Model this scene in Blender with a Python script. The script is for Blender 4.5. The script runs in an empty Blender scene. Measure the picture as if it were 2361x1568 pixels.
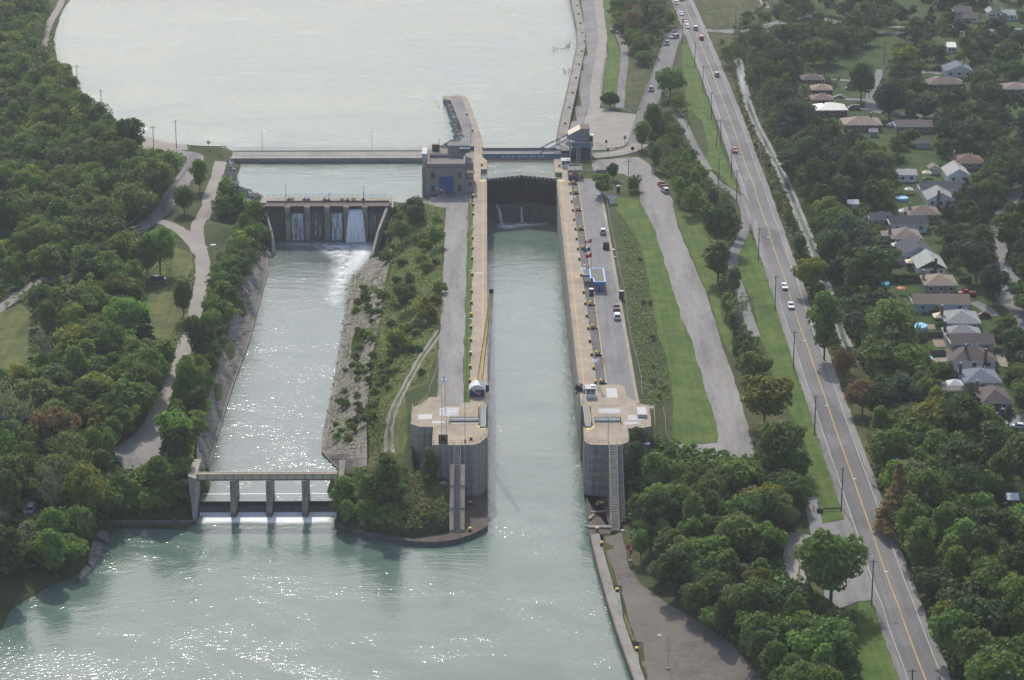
import bpy, bmesh, math, random
import numpy as np
from mathutils import Vector, Matrix
from mathutils.geometry import delaunay_2d_cdt
random.seed(7); rng = np.random.default_rng(11)
sc = bpy.context.scene
col = sc.collection
rad = math.radians
# ---------------------------------------------------------------- camera, sky, sun, exposure
PW = 2361.0
FOC = 10300 / 4096 * PW
TH = math.atan(3270 / 10300); HC = 231.9 * math.cos(TH)
PS = math.atan(106.4 / 10300 * math.cos(TH))
cam = bpy.data.objects.new("camera", bpy.data.cameras.new("camera"))
col.objects.link(cam); sc.camera = cam
cam.location = (-0.57, 0, HC); cam.rotation_euler = (rad(90) - TH, 0, -PS)
cam.data.sensor_width = 36; cam.data.lens = 10300 / 4096 * 36
cam.data.clip_start = 1; cam.data.clip_end = 12000
SUN_EL, SUN_AZ = 43.0, -8.0          # azimuth measured from the lock axis (+Y), positive to the right
w = bpy.data.worlds.new("World"); sc.world = w; w.use_nodes = True
nt = w.node_tree
sky = nt.nodes.new('ShaderNodeTexSky'); sky.sky_type = 'NISHITA'; sky.sun_disc = False
sky.sun_elevation = rad(SUN_EL); sky.sun_rotation = rad(SUN_AZ)
sky.air_density = 0.75; sky.dust_density = 2.2; sky.ozone_density = 1.0; sky.altitude = 100
bg = nt.nodes['Background']; bg.inputs[1].default_value = 0.15
nt.links.new(sky.outputs[0], bg.inputs[0])
sd = bpy.data.lights.new("sun", 'SUN'); sd.energy = 2.35; sd.angle = rad(1.0); sd.color = (1, .95, .87)
sun = bpy.data.objects.new("sun", sd); col.objects.link(sun); sun.location = (-100, 300, 500)
_s = Vector((math.sin(rad(SUN_AZ)) * math.cos(rad(SUN_EL)), math.cos(rad(SUN_AZ)) * math.cos(rad(SUN_EL)), math.sin(rad(SUN_EL))))
sun.rotation_euler = _s.to_track_quat('Z', 'Y').to_euler()
sc.view_settings.view_transform = 'Standard'; sc.view_settings.look = 'None'
sc.view_settings.exposure = 0.42; sc.view_settings.gamma = 1.0; sc.view_settings.use_curve_mapping = False
sc.cycles.use_denoising = True; sc.cycles.max_bounces = 6; sc.cycles.transparent_max_bounces = 12
# ---------------------------------------------------------------- map of the place: photo coordinates to ground points
CAM = np.array([-0.57, 0, HC])
_Fh = np.array([math.sin(PS), math.cos(PS), 0]); _R = np.array([math.cos(PS), -math.sin(PS), 0])
_FW = _Fh * math.cos(TH) + np.array([0, 0, -math.sin(TH)]); _U = _Fh * math.sin(TH) + np.array([0, 0, math.cos(TH)])
def G(x, y, z=0.0):
    d = _FW * FOC + _R * (x - 1180.5) + _U * (784.0 - y)
    p = CAM + d * ((z - HC) / d[2])
    return (float(p[0]), float(p[1]))
_X0 = [0, 1000, 2000, 2996]; _Y0 = [0, 660, 1330, 1990]
K = 4096 / PW
def D(rc, x, y):
    return ((_X0[rc % 10 - 1] + x / 2.1464) / K, (_Y0[rc // 10 - 1] + y / 2.1464) / K)
def W(rc, x, y, z=0.0):
    return G(*D(rc, x, y), z)
def WZ(x0, y0, s, x, y, z=0.0):
    return G((x0 + x / s) / K, (y0 + y / s) / K, z)
# ---------------------------------------------------------------- materials
def _nt(name):
    m = bpy.data.materials.new(name); m.use_nodes = True
    t = m.node_tree; return m, t, t.nodes['Principled BSDF']
def _noise(t, co, scale, detail=4, rough=.6, dist=0.0):
    n = t.nodes.new('ShaderNodeTexNoise'); n.inputs['Scale'].default_value = scale
    n.inputs['Detail'].default_value = detail; n.inputs['Roughness'].default_value = rough; n.inputs['Distortion'].default_value = dist
    t.links.new(co, n.inputs['Vector']); return n.outputs[0]
def _ramp(t, fac, stops):
    r = t.nodes.new('ShaderNodeValToRGB'); e = r.color_ramp.elements
    e[0].position, e[0].color = stops[0][0], (*stops[0][1], 1)
    e[1].position, e[1].color = stops[-1][0], (*stops[-1][1], 1)
    for p, c in stops[1:-1]:
        k = e.new(p); k.color = (*c, 1)
    t.links.new(fac, r.inputs[0]); return r.outputs[0]
def _mixc(t, fac, a, b, mode='MIX'):
    n = t.nodes.new('ShaderNodeMix'); n.data_type = 'RGBA'; n.blend_type = mode
    for s, v in ((0, fac), (6, a), (7, b)):
        if hasattr(v, 'is_linked') or hasattr(v, 'links'): t.links.new(v, n.inputs[s])
        else: n.inputs[s].default_value = v if s == 0 else (*v, 1)
    return n.outputs[2]
def _math(t, op, a, b=0.0, c=0.0):
    n = t.nodes.new('ShaderNodeMath'); n.operation = op
    for i, v in enumerate((a, b, c)):
        if hasattr(v, 'links'): t.links.new(v, n.inputs[i])
        else: n.inputs[i].default_value = v
    return n.outputs[0]
def _pos(t, sx=1, sy=1, sz=1, obj=False, rz=0):
    if obj:
        c = t.nodes.new('ShaderNodeTexCoord').outputs['Object']
    else:
        c = t.nodes.new('ShaderNodeNewGeometry').outputs['Position']
    m = t.nodes.new('ShaderNodeMapping'); m.inputs['Scale'].default_value = (sx, sy, sz); m.inputs['Rotation'].default_value = (0, 0, rz)
    t.links.new(c, m.inputs['Vector']); return m.outputs[0]
def _bump(t, b, h, strength=.4, dist=.1):
    n = t.nodes.new('ShaderNodeBump'); n.inputs['Strength'].default_value = strength; n.inputs['Distance'].default_value = dist
    t.links.new(h, n.inputs['Height']); t.links.new(n.outputs[0], b.inputs['Normal'])
def mat(name, c, rough=.85, var=.18, scale=.6, c2=None, metal=0.0, spec=.3, bump=0.0, obj=False, stretch=(1, 1, 1), fine=6.0):
    """a painted, plastic or mineral surface: colour broken up by two sizes of noise"""
    m, t, b = _nt(name)
    co = _pos(t, *stretch, obj=obj)
    n1 = _noise(t, co, scale, 5); n2 = _noise(t, co, scale * fine, 3)
    f = _math(t, 'ADD', _math(t, 'MULTIPLY', n1, .65), _math(t, 'MULTIPLY', n2, .35))
    c2 = c2 or tuple(x * (1 - 2.2 * var) for x in c)
    hi = tuple(min(1, x * (1 + var)) for x in c)
    t.links.new(_ramp(t, f, [(.36, c2), (.5, c), (.64, hi)]), b.inputs['Base Color'])
    b.inputs['Roughness'].default_value = rough; b.inputs['Metallic'].default_value = metal
    b.inputs['Specular IOR Level'].default_value = spec
    if bump: _bump(t, b, n2, bump, .05)
    return m
def glass(name, c):
    m, t, b = _nt(name); co = _pos(t, obj=True)
    t.links.new(_ramp(t, _noise(t, co, 1.5), [(.3, tuple(x * .6 for x in c)), (.7, c)]), b.inputs['Base Color'])
    b.inputs['Roughness'].default_value = .08; b.inputs['Specular IOR Level'].default_value = .8
    return m
M = {}
def concrete(name, c, stain=(.10, .085, .07), streak=False, amt=.5):
    m, t, b = _nt(name)
    co = _pos(t); n1 = _noise(t, co, .12, 6, .65); n2 = _noise(t, co, 1.3, 5, .7)
    base = _ramp(t, n2, [(.25, tuple(x * .8 for x in c)), (.5, c), (.8, tuple(x * 1.14 for x in c))])
    st = _noise(t, _pos(t, 1.1, 1.1, .07) if streak else _pos(t, .35, .12, .3), 1.0, 6, .7)
    k = _math(t, 'MULTIPLY', _ramp(t, st, [(.5, (0, 0, 0)), (.72, (1, 1, 1))]), amt)
    base = _mixc(t, k, base, stain)
    big = _ramp(t, n1, [(.35, (.80, .79, .78)), (.65, (1.08, 1.07, 1.05))])
    t.links.new(_mixc(t, 1.0, base, big, 'MULTIPLY'), b.inputs['Base Color'])
    b.inputs['Roughness'].default_value = .92; b.inputs['Specular IOR Level'].default_value = .2
    _bump(t, b, n2, .3, .04)
    return m
def lock_concrete(name, c, ra=.75, la=.55):
    """old lock concrete: pour lines, vertical dark runs, white lime streaks, weed band near the water"""
    m, t, b = _nt(name); co = _pos(t); n2 = _noise(t, co, 1.3, 5, .7); base = _ramp(t, n2, [(.25, tuple(x * .78 for x in c)), (.5, c), (.8, tuple(x * 1.15 for x in c))])
    run = _noise(t, _pos(t, 1.3, 1.3, .05), 1.0, 6, .7); base = _mixc(t, _math(t, 'MULTIPLY', _ramp(t, run, [(.44, (0, 0, 0)), (.64, (1, 1, 1))]), ra), base, (.06, .056, .05))
    sz = t.nodes.new('ShaderNodeSeparateXYZ'); t.links.new(t.nodes.new('ShaderNodeNewGeometry').outputs['Position'], sz.inputs[0]); z = sz.outputs[2]
    fr = _math(t, 'FRACT', _math(t, 'MULTIPLY', _math(t, 'ADD', z, _math(t, 'MULTIPLY', _noise(t, co, .25, 2), .25)), .42)); jt = _math(t, 'LESS_THAN', fr, .05); base = _mixc(t, _math(t, 'MULTIPLY', jt, .4), base, (.05, .046, .04))
    lime = _noise(t, _pos(t, 2.6, 2.6, .35), 1.0, 5, .75); up = _math(t, 'GREATER_THAN', fr, .55); base = _mixc(t, _math(t, 'MULTIPLY', _math(t, 'MULTIPLY', _ramp(t, lime, [(.535, (0, 0, 0)), (.62, (1, 1, 1))]), up), la), base, (.52, .50, .46))
    wl = t.nodes.new('ShaderNodeMapRange'); wl.inputs[1].default_value = -12.6; wl.inputs[2].default_value = -14.4; t.links.new(_math(t, 'ADD', z, _math(t, 'MULTIPLY', n2, 1.2)), wl.inputs[0]); base = _mixc(t, _math(t, 'MULTIPLY', wl.outputs[0], .8), base, (.035, .040, .030))
    t.links.new(base, b.inputs['Base Color']); b.inputs['Roughness'].default_value = .92; b.inputs['Specular IOR Level'].default_value = .2; _bump(t, b, n2, .4, .05); return m
M['concrete'] = concrete('concrete', (.36, .315, .25), amt=.35)
M['deck'] = concrete('deck_concrete', (.40, .335, .255), (.20, .165, .125), amt=.45)
M['wall_concrete'] = lock_concrete('wall_concrete', (.43, .385, .315), .5, .25); M['stained_concrete'] = lock_concrete('stained_concrete', (.34, .30, .25), .6, .9)
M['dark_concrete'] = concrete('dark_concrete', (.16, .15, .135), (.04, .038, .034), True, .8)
M['grey_concrete'] = concrete('grey_concrete', (.29, .275, .245), amt=.6)
M['slab'] = concrete('bank_slab', (.25, .23, .20), (.075, .068, .05), amt=.95)
M['wet_concrete'] = concrete('wet_concrete', (.13, .105, .085), (.05, .04, .03), amt=.8)
M['build_concrete'] = concrete('building_concrete', (.30, .275, .245), (.17, .155, .14), True, .35)
def paving(name, c, scale=.16, seam=.10, crack=.0):
    """worn asphalt: lengthwise tyre wear, repair patches, sealed cracks, oil spots"""
    m, t, b = _nt(name); wear = _noise(t, _pos(t, .9, .02, 1), 1.0, 4, .7); fine = _noise(t, _pos(t), 2.2, 4, .7); big = _noise(t, _pos(t, 1, .4, 1), scale, 4)
    f = _math(t, 'ADD', _math(t, 'MULTIPLY', wear, .4), _math(t, 'ADD', _math(t, 'MULTIPLY', fine, .2), _math(t, 'MULTIPLY', big, .4)))
    base = _ramp(t, f, [(.38, tuple(x * .74 for x in c)), (.5, c), (.62, tuple(x * 1.18 for x in c))])
    v = t.nodes.new('ShaderNodeTexVoronoi'); v.feature = 'DISTANCE_TO_EDGE'; v.inputs['Scale'].default_value = seam; t.links.new(_pos(t, 1, .45, 1), v.inputs['Vector'])
    base = _mixc(t, _math(t, 'MULTIPLY', _math(t, 'LESS_THAN', v.outputs['Distance'], .012), crack), base, (.05, .05, .05))
    v2 = t.nodes.new('ShaderNodeTexVoronoi'); v2.inputs['Scale'].default_value = .07; t.links.new(_pos(t, 1, .5, 1), v2.inputs['Vector'])
    base = _mixc(t, _math(t, 'MULTIPLY', _math(t, 'GREATER_THAN', _noise(t, v2.outputs['Position'], 3.1, 1), .60), .28), base, (.08, .08, .082))
    spot = _ramp(t, _noise(t, _pos(t), .8, 2), [(.66, (0, 0, 0)), (.74, (1, 1, 1))]); base = _mixc(t, _math(t, 'MULTIPLY', spot, .4), base, (.07, .068, .066))
    t.links.new(base, b.inputs['Base Color']); b.inputs['Roughness'].default_value = .94; b.inputs['Specular IOR Level'].default_value = .25; return m
M['asphalt'] = paving('asphalt', (.19, .185, .178)); M['plaza'] = paving('plaza_asphalt', (.215, .21, .203), crack=.22)
M['dark_asphalt'] = mat('dark_asphalt', (.13, .125, .12), .95, .15, .3)
M['pale_road'] = mat('concrete_road', (.30, .28, .25), .95, .12, .12, fine=8)
M['gravel'] = mat('gravel', (.255, .24, .222), .97, .22, .16, c2=(.165, .155, .145), stretch=(1, .12, 1), fine=9, bump=.3)
M['gravel_pale'] = mat('gravel_pale', (.31, .28, .24), .97, .14, .12, c2=(.26, .24, .21), fine=10, bump=.3)
M['gravel_brown'] = mat('gravel_brown', (.155, .136, .115), .97, .2, .06, c2=(.095, .087, .076), fine=12, bump=.3)
M['gravel_grey'] = mat('gravel_grey', (.22, .215, .205), .97, .2, .08, c2=(.15, .145, .14), fine=12, bump=.3)
M['dirt'] = mat('dirt', (.25, .20, .15), .97, .2, .2)
M['rubble'] = mat('rubble', (.27, .255, .235), .95, .3, .9, c2=(.13, .125, .115), fine=3, bump=1.0)
M['yellow'] = mat('yellow_paint', (.75, .52, .09), .6, .12, 1.2)
M['line_yellow'] = mat('line_yellow', (.62, .43, .12), .8, .12, 1.2)
M['pale_yellow'] = mat('pale_yellow_paint', (.72, .58, .24), .8, .14, 1.2)
M['white'] = mat('white_paint', (.80, .80, .78), .6, .06, 1)
M['offwhite'] = mat('offwhite', (.48, .48, .46), .7, .10, 1)
M['lightgrey'] = mat('light_grey_metal', (.36, .37, .37), .6, .12, 1)
M['grey'] = mat('grey_metal', (.17, .18, .19), .65, .14, 1)
M['steel_blue'] = mat('bridge_blue_grey', (.185, .215, .25), .6, .15, .7)
M['steel_dark'] = mat('dark_steel', (.055, .06, .07), .6, .2, .9)
M['black'] = mat('black_paint', (.018, .018, .02), .55, .2, 1)
M['gate'] = concrete('gate_steel', (.033, .035, .042), (.012, .012, .014), True, .8)
M['wood'] = mat('weathered_wood', (.17, .135, .10), .9, .25, 1.5)
M['woodpole'] = mat('pole_wood', (.075, .06, .05), .9, .2, 1.5)
M['fencewood'] = mat('fence_wood', (.16, .14, .12), .9, .3, 2.5, stretch=(3, 3, .2))
M['blue'] = mat('blue_paint', (.05, .20, .48), .55, .10, 1)
M['light_blue'] = mat('light_blue_paint', (.30, .53, .80), .55, .08, 1)
M['navy'] = mat('navy_paint', (.022, .05, .14), .5, .12, 1)
M['door_blue'] = mat('door_blue', (.035, .075, .24), .5, .10, .8, stretch=(1, 1, 6))
M['red'] = mat('red_paint', (.55, .035, .035), .5, .1, 1)
M['orange'] = mat('orange_paint', (.70, .16, .05), .6, .1, 1)
M['lime'] = mat('lime_sign', (.62, .72, .03), .5, .05, 1)
M['green_paint'] = mat('green_paint', (.02, .09, .065), .6, .1, 1)
M['rust'] = mat('rusty_steel', (.055, .035, .032), .8, .3, 1)
M['roofgrey'] = mat('roof_gravel', (.20, .185, .165), .95, .12, .8)
M['brick'] = mat('brick', (.19, .105, .08), .9, .22, 2.5)
M['brick_pale'] = mat('pale_brick', (.26, .22, .18), .9, .2, 2.5)
M['glass'] = glass('window_glass', (.03, .04, .055))
M['glass_blue'] = glass('cabin_glass', (.06, .10, .13))
M['amber'] = mat('amber_glass', (.85, .40, .06), .3, .05, 1)
M['tyre'] = mat('tyre', (.015, .015, .016), .8, .2, 3)
M['tarp'] = mat('tarp', (.62, .62, .60), .6, .05, 1)
M['cream'] = mat('cream_metal', (.62, .52, .36), .6, .08, .7)
M['skin'] = mat('skin', (.42, .27, .20), .6, .08, 3)
M['cloth_grey'] = mat('grey_cloth', (.45, .44, .47), .9, .12, 3)
M['cloth_dark'] = mat('dark_cloth', (.05, .055, .08), .9, .12, 3)
M['cloth_red'] = mat('red_cloth', (.50, .05, .06), .9, .12, 3)
M['feather'] = mat('dark_feather', (.07, .06, .05), .9, .2, 3)
M['pool'] = mat('pool_water', (.10, .42, .58), .1, .08, 1)
M['teal'] = mat('teal_awning', (.10, .48, .42), .7, .08, 1)
# ---------------------------------------------------------------- mesh builder and objects
class MB:
    def __init__(s): s.v, s.f, s.m = [], [], []
    def add(s, vs, fs, mi=0):
        o = len(s.v); s.v += [tuple(map(float, p)) for p in vs]
        s.f += [tuple(i + o for i in f) for f in fs]; s.m += [mi] * len(fs); return s
    def box(s, x0, x1, y0, y1, z0, z1, mi=0, rz=0, tilt=None):
        vs = [(x, y, z) for z in (z0, z1) for x, y in ((x0, y0), (x1, y0), (x1, y1), (x0, y1))]
        if rz or tilt:
            c = Vector(((x0 + x1) / 2, (y0 + y1) / 2, (z0 + z1) / 2))
            R = Matrix.Rotation(rz, 3, 'Z')
            if tilt: R = R @ Matrix.Rotation(tilt[0], 3, 'X') @ Matrix.Rotation(tilt[1], 3, 'Y')
            vs = [tuple(c + R @ (Vector(p) - c)) for p in vs]
        return s.add(vs, [(3, 2, 1, 0), (4, 5, 6, 7), (0, 1, 5, 4), (1, 2, 6, 5), (2, 3, 7, 6), (3, 0, 4, 7)], mi)
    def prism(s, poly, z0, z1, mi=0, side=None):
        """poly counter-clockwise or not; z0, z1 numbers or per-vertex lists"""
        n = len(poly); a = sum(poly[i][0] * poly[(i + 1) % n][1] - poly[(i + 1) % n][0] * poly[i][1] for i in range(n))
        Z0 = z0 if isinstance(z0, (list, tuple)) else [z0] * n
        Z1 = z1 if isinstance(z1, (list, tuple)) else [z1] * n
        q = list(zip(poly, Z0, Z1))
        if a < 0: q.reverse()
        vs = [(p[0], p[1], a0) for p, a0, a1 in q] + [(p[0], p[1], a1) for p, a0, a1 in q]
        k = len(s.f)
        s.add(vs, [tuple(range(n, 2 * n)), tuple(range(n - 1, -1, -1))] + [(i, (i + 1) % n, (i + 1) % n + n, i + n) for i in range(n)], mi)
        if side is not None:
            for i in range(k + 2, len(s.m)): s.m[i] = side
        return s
    def tube(s, p, q, r, n=6, r2=None, mi=0, cap=True):
        p, q = Vector(p), Vector(q); d = (q - p)
        if d.length < 1e-6: return s
        a = d.orthogonal().normalized(); b = d.normalized().cross(a); r2 = r if r2 is None else r2
        vs = [p + (a * math.cos(t) + b * math.sin(t)) * r for t in [2 * math.pi * i / n for i in range(n)]]
        vs += [q + (a * math.cos(t) + b * math.sin(t)) * r2 for t in [2 * math.pi * i / n for i in range(n)]]
        fs = [(i, (i + 1) % n, (i + 1) % n + n, i + n) for i in range(n)]
        if cap: fs += [tuple(range(n - 1, -1, -1)), tuple(range(n, 2 * n))]
        return s.add(vs, fs, mi)
    def path(s, pts, r, n=5, mi=0):
        for a, b in zip(pts[:-1], pts[1:]): s.tube(a, b, r, n, mi=mi, cap=True)
        return s
    def lathe(s, prof, n=10, c=(0, 0, 0), mi=0):
        vs = [(c[0] + r * math.cos(2 * math.pi * i / n), c[1] + r * math.sin(2 * math.pi * i / n), c[2] + z) for r, z in prof for i in range(n)]
        fs = [(k * n + i, k * n + (i + 1) % n, (k + 1) * n + (i + 1) % n, (k + 1) * n + i) for k in range(len(prof) - 1) for i in range(n)]
        fs += [tuple(range(n - 1, -1, -1)), tuple(range((len(prof) - 1) * n, len(prof) * n))]
        return s.add(vs, fs, mi)
    def strip(s, left, right, mi=0):
        n = len(left)
        return s.add(list(left) + list(right), [(i, n + i, n + i + 1, i + 1) for i in range(n - 1)], mi)
    def mesh(s, name, mats, smooth=False, off=(0, 0, 0)):
        me = bpy.data.meshes.new(name)
        vs = s.v if off == (0, 0, 0) else [(x - off[0], y - off[1], z - off[2]) for x, y, z in s.v]
        me.from_pydata(vs, [], s.f)
        mats = mats if isinstance(mats, (list, tuple)) else [mats]
        for m in mats: me.materials.append(M[m] if isinstance(m, str) else m)
        if len(mats) > 1: me.polygons.foreach_set('material_index', s.m)
        if smooth: me.polygons.foreach_set('use_smooth', [True] * len(me.polygons))
        me.update(); return me
    def build(s, name, mats, parent=None, smooth=False, world=False):
        off = tuple(parent.location) if (parent is not None and world) else (0, 0, 0)
        o = bpy.data.objects.new(name, s.mesh(name, mats, smooth, off)); col.objects.link(o)
        if parent is not None: o.parent = parent
        return o
def tag(o, label=None, cat=None, group=None, kind=None):
    if label: o['label'] = label
    if cat: o['category'] = cat
    if group: o['group'] = group
    if kind: o['kind'] = kind
    return o
def thing(name, label, cat, loc=(0, 0, 0), rz=0, group=None):
    o = bpy.data.objects.new(name, None); col.objects.link(o)
    o.empty_display_size = .5; o.location = loc; o.rotation_euler = (0, 0, rz)
    return tag(o, label, cat, group)
def dup(root, loc, rz=0, label=None, group=None, scale=None):
    r = root.copy(); col.objects.link(r); r.location = loc; r.rotation_euler = (0, 0, rz)
    if scale: r.scale = scale if isinstance(scale, tuple) else (scale,) * 3
    if label: r['label'] = label
    if group: r['group'] = group
    for ch in list(root.children):
        c = ch.copy(); col.objects.link(c); c.parent = r
        for g in list(ch.children):
            d = g.copy(); col.objects.link(d); d.parent = c
    return r
def inside(px, py, poly):
    """vectorised point in polygon"""
    px, py = np.asarray(px, float), np.asarray(py, float); r = np.zeros(px.shape, bool); n = len(poly)
    for i in range(n):
        x0, y0 = poly[i]; x1, y1 = poly[(i + 1) % n]
        if y0 == y1: continue
        c = ((y0 > py) != (y1 > py)) & (px < (x1 - x0) * (py - y0) / (y1 - y0) + x0); r ^= c
    return r
# ---------------------------------------------------------------- terrain
WL_UP, WL_TAIL, WL_LOW = -1.3, -12.0, -15.1
cp = []
def c_d(*L):
    for x, y, z in L: cp.append((*G(x, y, z), z))
def c_w(*L):
    cp.extend(L)
def line_w(a, b, n=8):
    for i in range(n + 1):
        cp.append(tuple(a[k] + (b[k] - a[k]) * i / n for k in range(3)))
def hwz(Y): return float(np.interp(Y, [440, 470, 620, 900, 1000], [-7.5, -7, -4, 0, 0]))
for Y in (100, 300, 440, 480, 520, 560, 600, 650, 700, 760, 820, 880, 940, 1000, 1080, 1160, 1260, 1400):
    for X in (82, 90, 99): c_w((X, Y, hwz(Y)))
    c_w((104, Y, hwz(Y) - 1.3), (108, Y, hwz(Y) - 1.2), (113, Y, hwz(Y) + .2))
    for X in (150, 220, 330, 600): c_w((X, Y, hwz(Y) + .3))
c_w((4000, 100, -2), (4000, 9000, 3), (-4000, 9000, 3), (-4000, -3000, -10), (4000, -3000, -8), (-4000, 600, -3), (0, 9000, 2), (40, 1420, 0), (60, 1420, 0))
for Y in (870, 900, 940, 1000, 1080, 1160, 1260, 1400): c_w((38 + (Y > 950) * 10, Y, 0), (60, Y, 0), (75, Y, 0))
c_w((26, 890, 0), (26, 940, 0), (30, 905, 0))
for Y in (640, 680, 720, 760, 800, 840):
    c_w((24, Y, 0), (30, Y, 0), (36, Y, 0), (40.5, Y, 0))
    k = (860 - Y) / 230
    c_w((43.5, Y, -1.6 * k - .2), (48, Y, -4.2 * k - .1), (53, Y, -4.9 * k), (66, Y, -5.0 * k), (74, Y, -4.6 * k))
c_w((24, 624, 0), (38, 633, 0), (41, 628, -2.2), (45, 622, -4.6), (52, 618, -5.4), (62, 615, -5.2), (76, 612, -4.8), (40, 612, -5.5), (33, 610, -5.6), (36, 606, -6))
c_w((34, 596, -12), (31, 590, -13.7), (26, 590, -13.9), (26, 602, -13.9), (31, 600, -12.8), (38, 590, -11.5), (48, 595, -9), (56, 600, -7), (75, 590, -5.5))
c_w((31, 570, -13.7), (34, 570, -13.6), (40, 570, -11.5), (52, 570, -9), (70, 565, -6.5), (79, 560, -5.5))
c_w((32, 545, -13.7), (40, 545, -13.6), (46, 545, -11.8), (58, 540, -9.5), (75, 535, -7), (33, 520, -13.7), (50, 520, -13.6), (56, 520, -11.5), (66, 515, -9.5), (78, 510, -7.5))
c_w((36, 490, -13.7), (61, 490, -13.6), (66, 488, -11.5), (77, 485, -8.5), (40, 440, -13.7), (66, 440, -13.6), (72, 440, -10), (60, 200, -13), (70, 200, -12))
# island between the tailrace and the lock
line_w((-15, 858, 0), (-15, 636, 0), 10); line_w((-1, 880, 0), (-1, 640, 0), 10)
SLABTOP_R = [(907, 568), (888, 662), (874.5, 756), (858, 820), (845, 960), (847, 1057), (845, 1085)]
TOE_R = [(862, 592), (807, 649), (791, 756), (768, 893), (743, 1008), (741.5, 1046), (783, 1087.5)]
TOE_L = [D(21, 2300, 740), D(21, 2300, 930), D(21, 2250, 1120), D(21, 2200, 1300), D(21, 2140, 1530), D(31, 1990, 500), D(31, 1870, 900), D(31, 1800, 1170)]
SLABTOP_L = [D(21, 2120, 740), D(21, 2100, 930), D(21, 2040, 1130), D(21, 1950, 1330), D(21, 1870, 1530), D(31, 1820, 450), D(31, 1690, 880), D(31, 1690, 1150)]
c_d(*[(x, y, -6.6) for x, y in SLABTOP_R]); c_d(*[(x, y, -14.5) for x, y in TOE_R])
c_d(*[(x, y, -5.6) for x, y in SLABTOP_L]); c_d(*[(x, y, -14.5) for x, y in TOE_L])
c_d((900, 455, 0), (985, 450, 0), (960, 462, 0), (893, 478, -.6), (925, 525, -2.6), (960, 520, -1.2), (1000, 790, -.8), (985, 870, -1), (950, 870, -2.5), (930, 900, -3.6), (905, 960, -5), (900, 1040, -6.6), (935, 960, -4), (940, 1010, -6.6),
    (998, 1085, -7), (960, 1070, -7.1), (850, 1100, -8), (800, 1100, -7.2), (820, 1130, -9.5), (790, 1130, -9), (785, 1205, -13.7), (850, 1222, -13.8), (900, 1235, -13.9), (1030, 1232, -13.9), (960, 1165, -10.5), (1035, 1110, -7.4), (1045, 1165, -10.6), (1060, 1240, -13.9), (1110, 1150, -13.9), (880, 1160, -11))
# west side
LSH = [(190, -60), (165, 0), (140, 50), (130, 110), (140, 160), (180, 220), (240, 280), (300, 310), (345, 316), (420, 334), (530, 342)]
for i, (x, y) in enumerate(LSH):
    X, Y = G(x, y, WL_UP); c_w((X, Y, WL_UP))
    dx, dy = ((1, .3) if i < 8 else (.2, 1))
    c_w((X + 7 * dx, Y + 7 * dy, -6), (X - 5 * dx, Y - 5 * dy, .5), (X - 16 * dx, Y - 10 * dy, .4))
c_d((537, 372, -1.0), (540, 430, -1.0), (600, 452, -.6), (525, 380, .1), (528, 430, 0), (590, 465, 0), (640, 472, 0))
c_w((-60, 900, -7), (-60, 870, -7), (-80, 880, -6), (-60, 1000, -9), (-60, 1200, -9), (0, 1000, -9), (0, 1200, -9), (-150, 1150, -7))
c_d((440, 352, .2), (480, 380, .1), (440, 410, -.3), (400, 460, -1), (360, 500, -1.6), (310, 540, -2.2), (230, 590, -2.6), (130, 632, -3), (60, 670, -3.3), (0, 710, -3.6), (510, 400, 0), (490, 450, -.5), (460, 500, -1.2), (455, 560, -2), (480, 620, -2.6), (465, 700, -3.2), (430, 800, -4), (395, 880, -4.6),
    (370, 960, -5.2), (330, 1020, -5.8), (290, 1050, -6), (375, 1050, -6), (560, 520, -1), (560, 600, -2.6), (545, 680, -3.6), (500, 720, -4), (480, 820, -4.8), (450, 920, -5.2), (430, 1010, -5.6), (440, 1080, -5.8),
    (200, 300, 0), (100, 200, 0), (0, 100, 0), (0, 400, -1), (200, 450, -1.5), (300, 420, -.8), (0, 550, -3), (100, 800, -4), (250, 750, -4), (0, 900, -5), (200, 950, -5.5), (100, 1050, -7), (0, 1100, -8), (70, 1170, -9), (200, 1150, -9.5), (300, 1110, -8.5), (430, 1120, -8.5),
    (445, 1150, -11), (350, 1160, -12), (440, 1200, -14.1), (245, 1196, -14.1), (340, 1200, -14.1), (150, 1260, -13), (60, 1330, -13), (0, 1360, -13), (-60, 1450, -13), (-200, 1400, -12), (-300, 1100, -8), (-300, 700, -4), (-300, 300, 0))
BLS = [(238, 1262), (210, 1305), (175, 1340), (100, 1372), (30, 1425), (8, 1490), (-30, 1580), (-80, 1700)]
c_d(*[(x, y, WL_LOW) for x, y in BLS])
c_d(*[(x + 45, y + 25, -18.5) for x, y in BLS]); c_d((500, 1400, -20), (900, 1400, -20), (1250, 1400, -20), (600, 1250, -19.5))
P_ = np.array(cp); key = np.round(P_[:, :2], 1); _, ix = np.unique(key, axis=0, return_index=True); P_ = P_[np.sort(ix)]
r_ = delaunay_2d_cdt([Vector((float(a), float(b))) for a, b in P_[:, :2]], [], [], 0, 1e-4, True)
tv = np.array([tuple(v) for v in r_[0]]); tz = np.array([P_[o[0], 2] for o in r_[3]])
STEP = 2.5
xs = np.concatenate([[-1500, -1100, -800, -600, -500, -400], np.arange(-330, 330.1, STEP), [400, 500, 600, 800, 1100, 1500]])
ys = np.concatenate([[-500, -300, -100, 0, 200, 300, 360, 400], np.arange(430, 1420.1, STEP), [1500, 1700, 1900, 2200, 2600, 3000]])
XX, YY = np.meshgrid(xs, ys); ZZ = np.full(XX.shape, -3.0)
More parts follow.
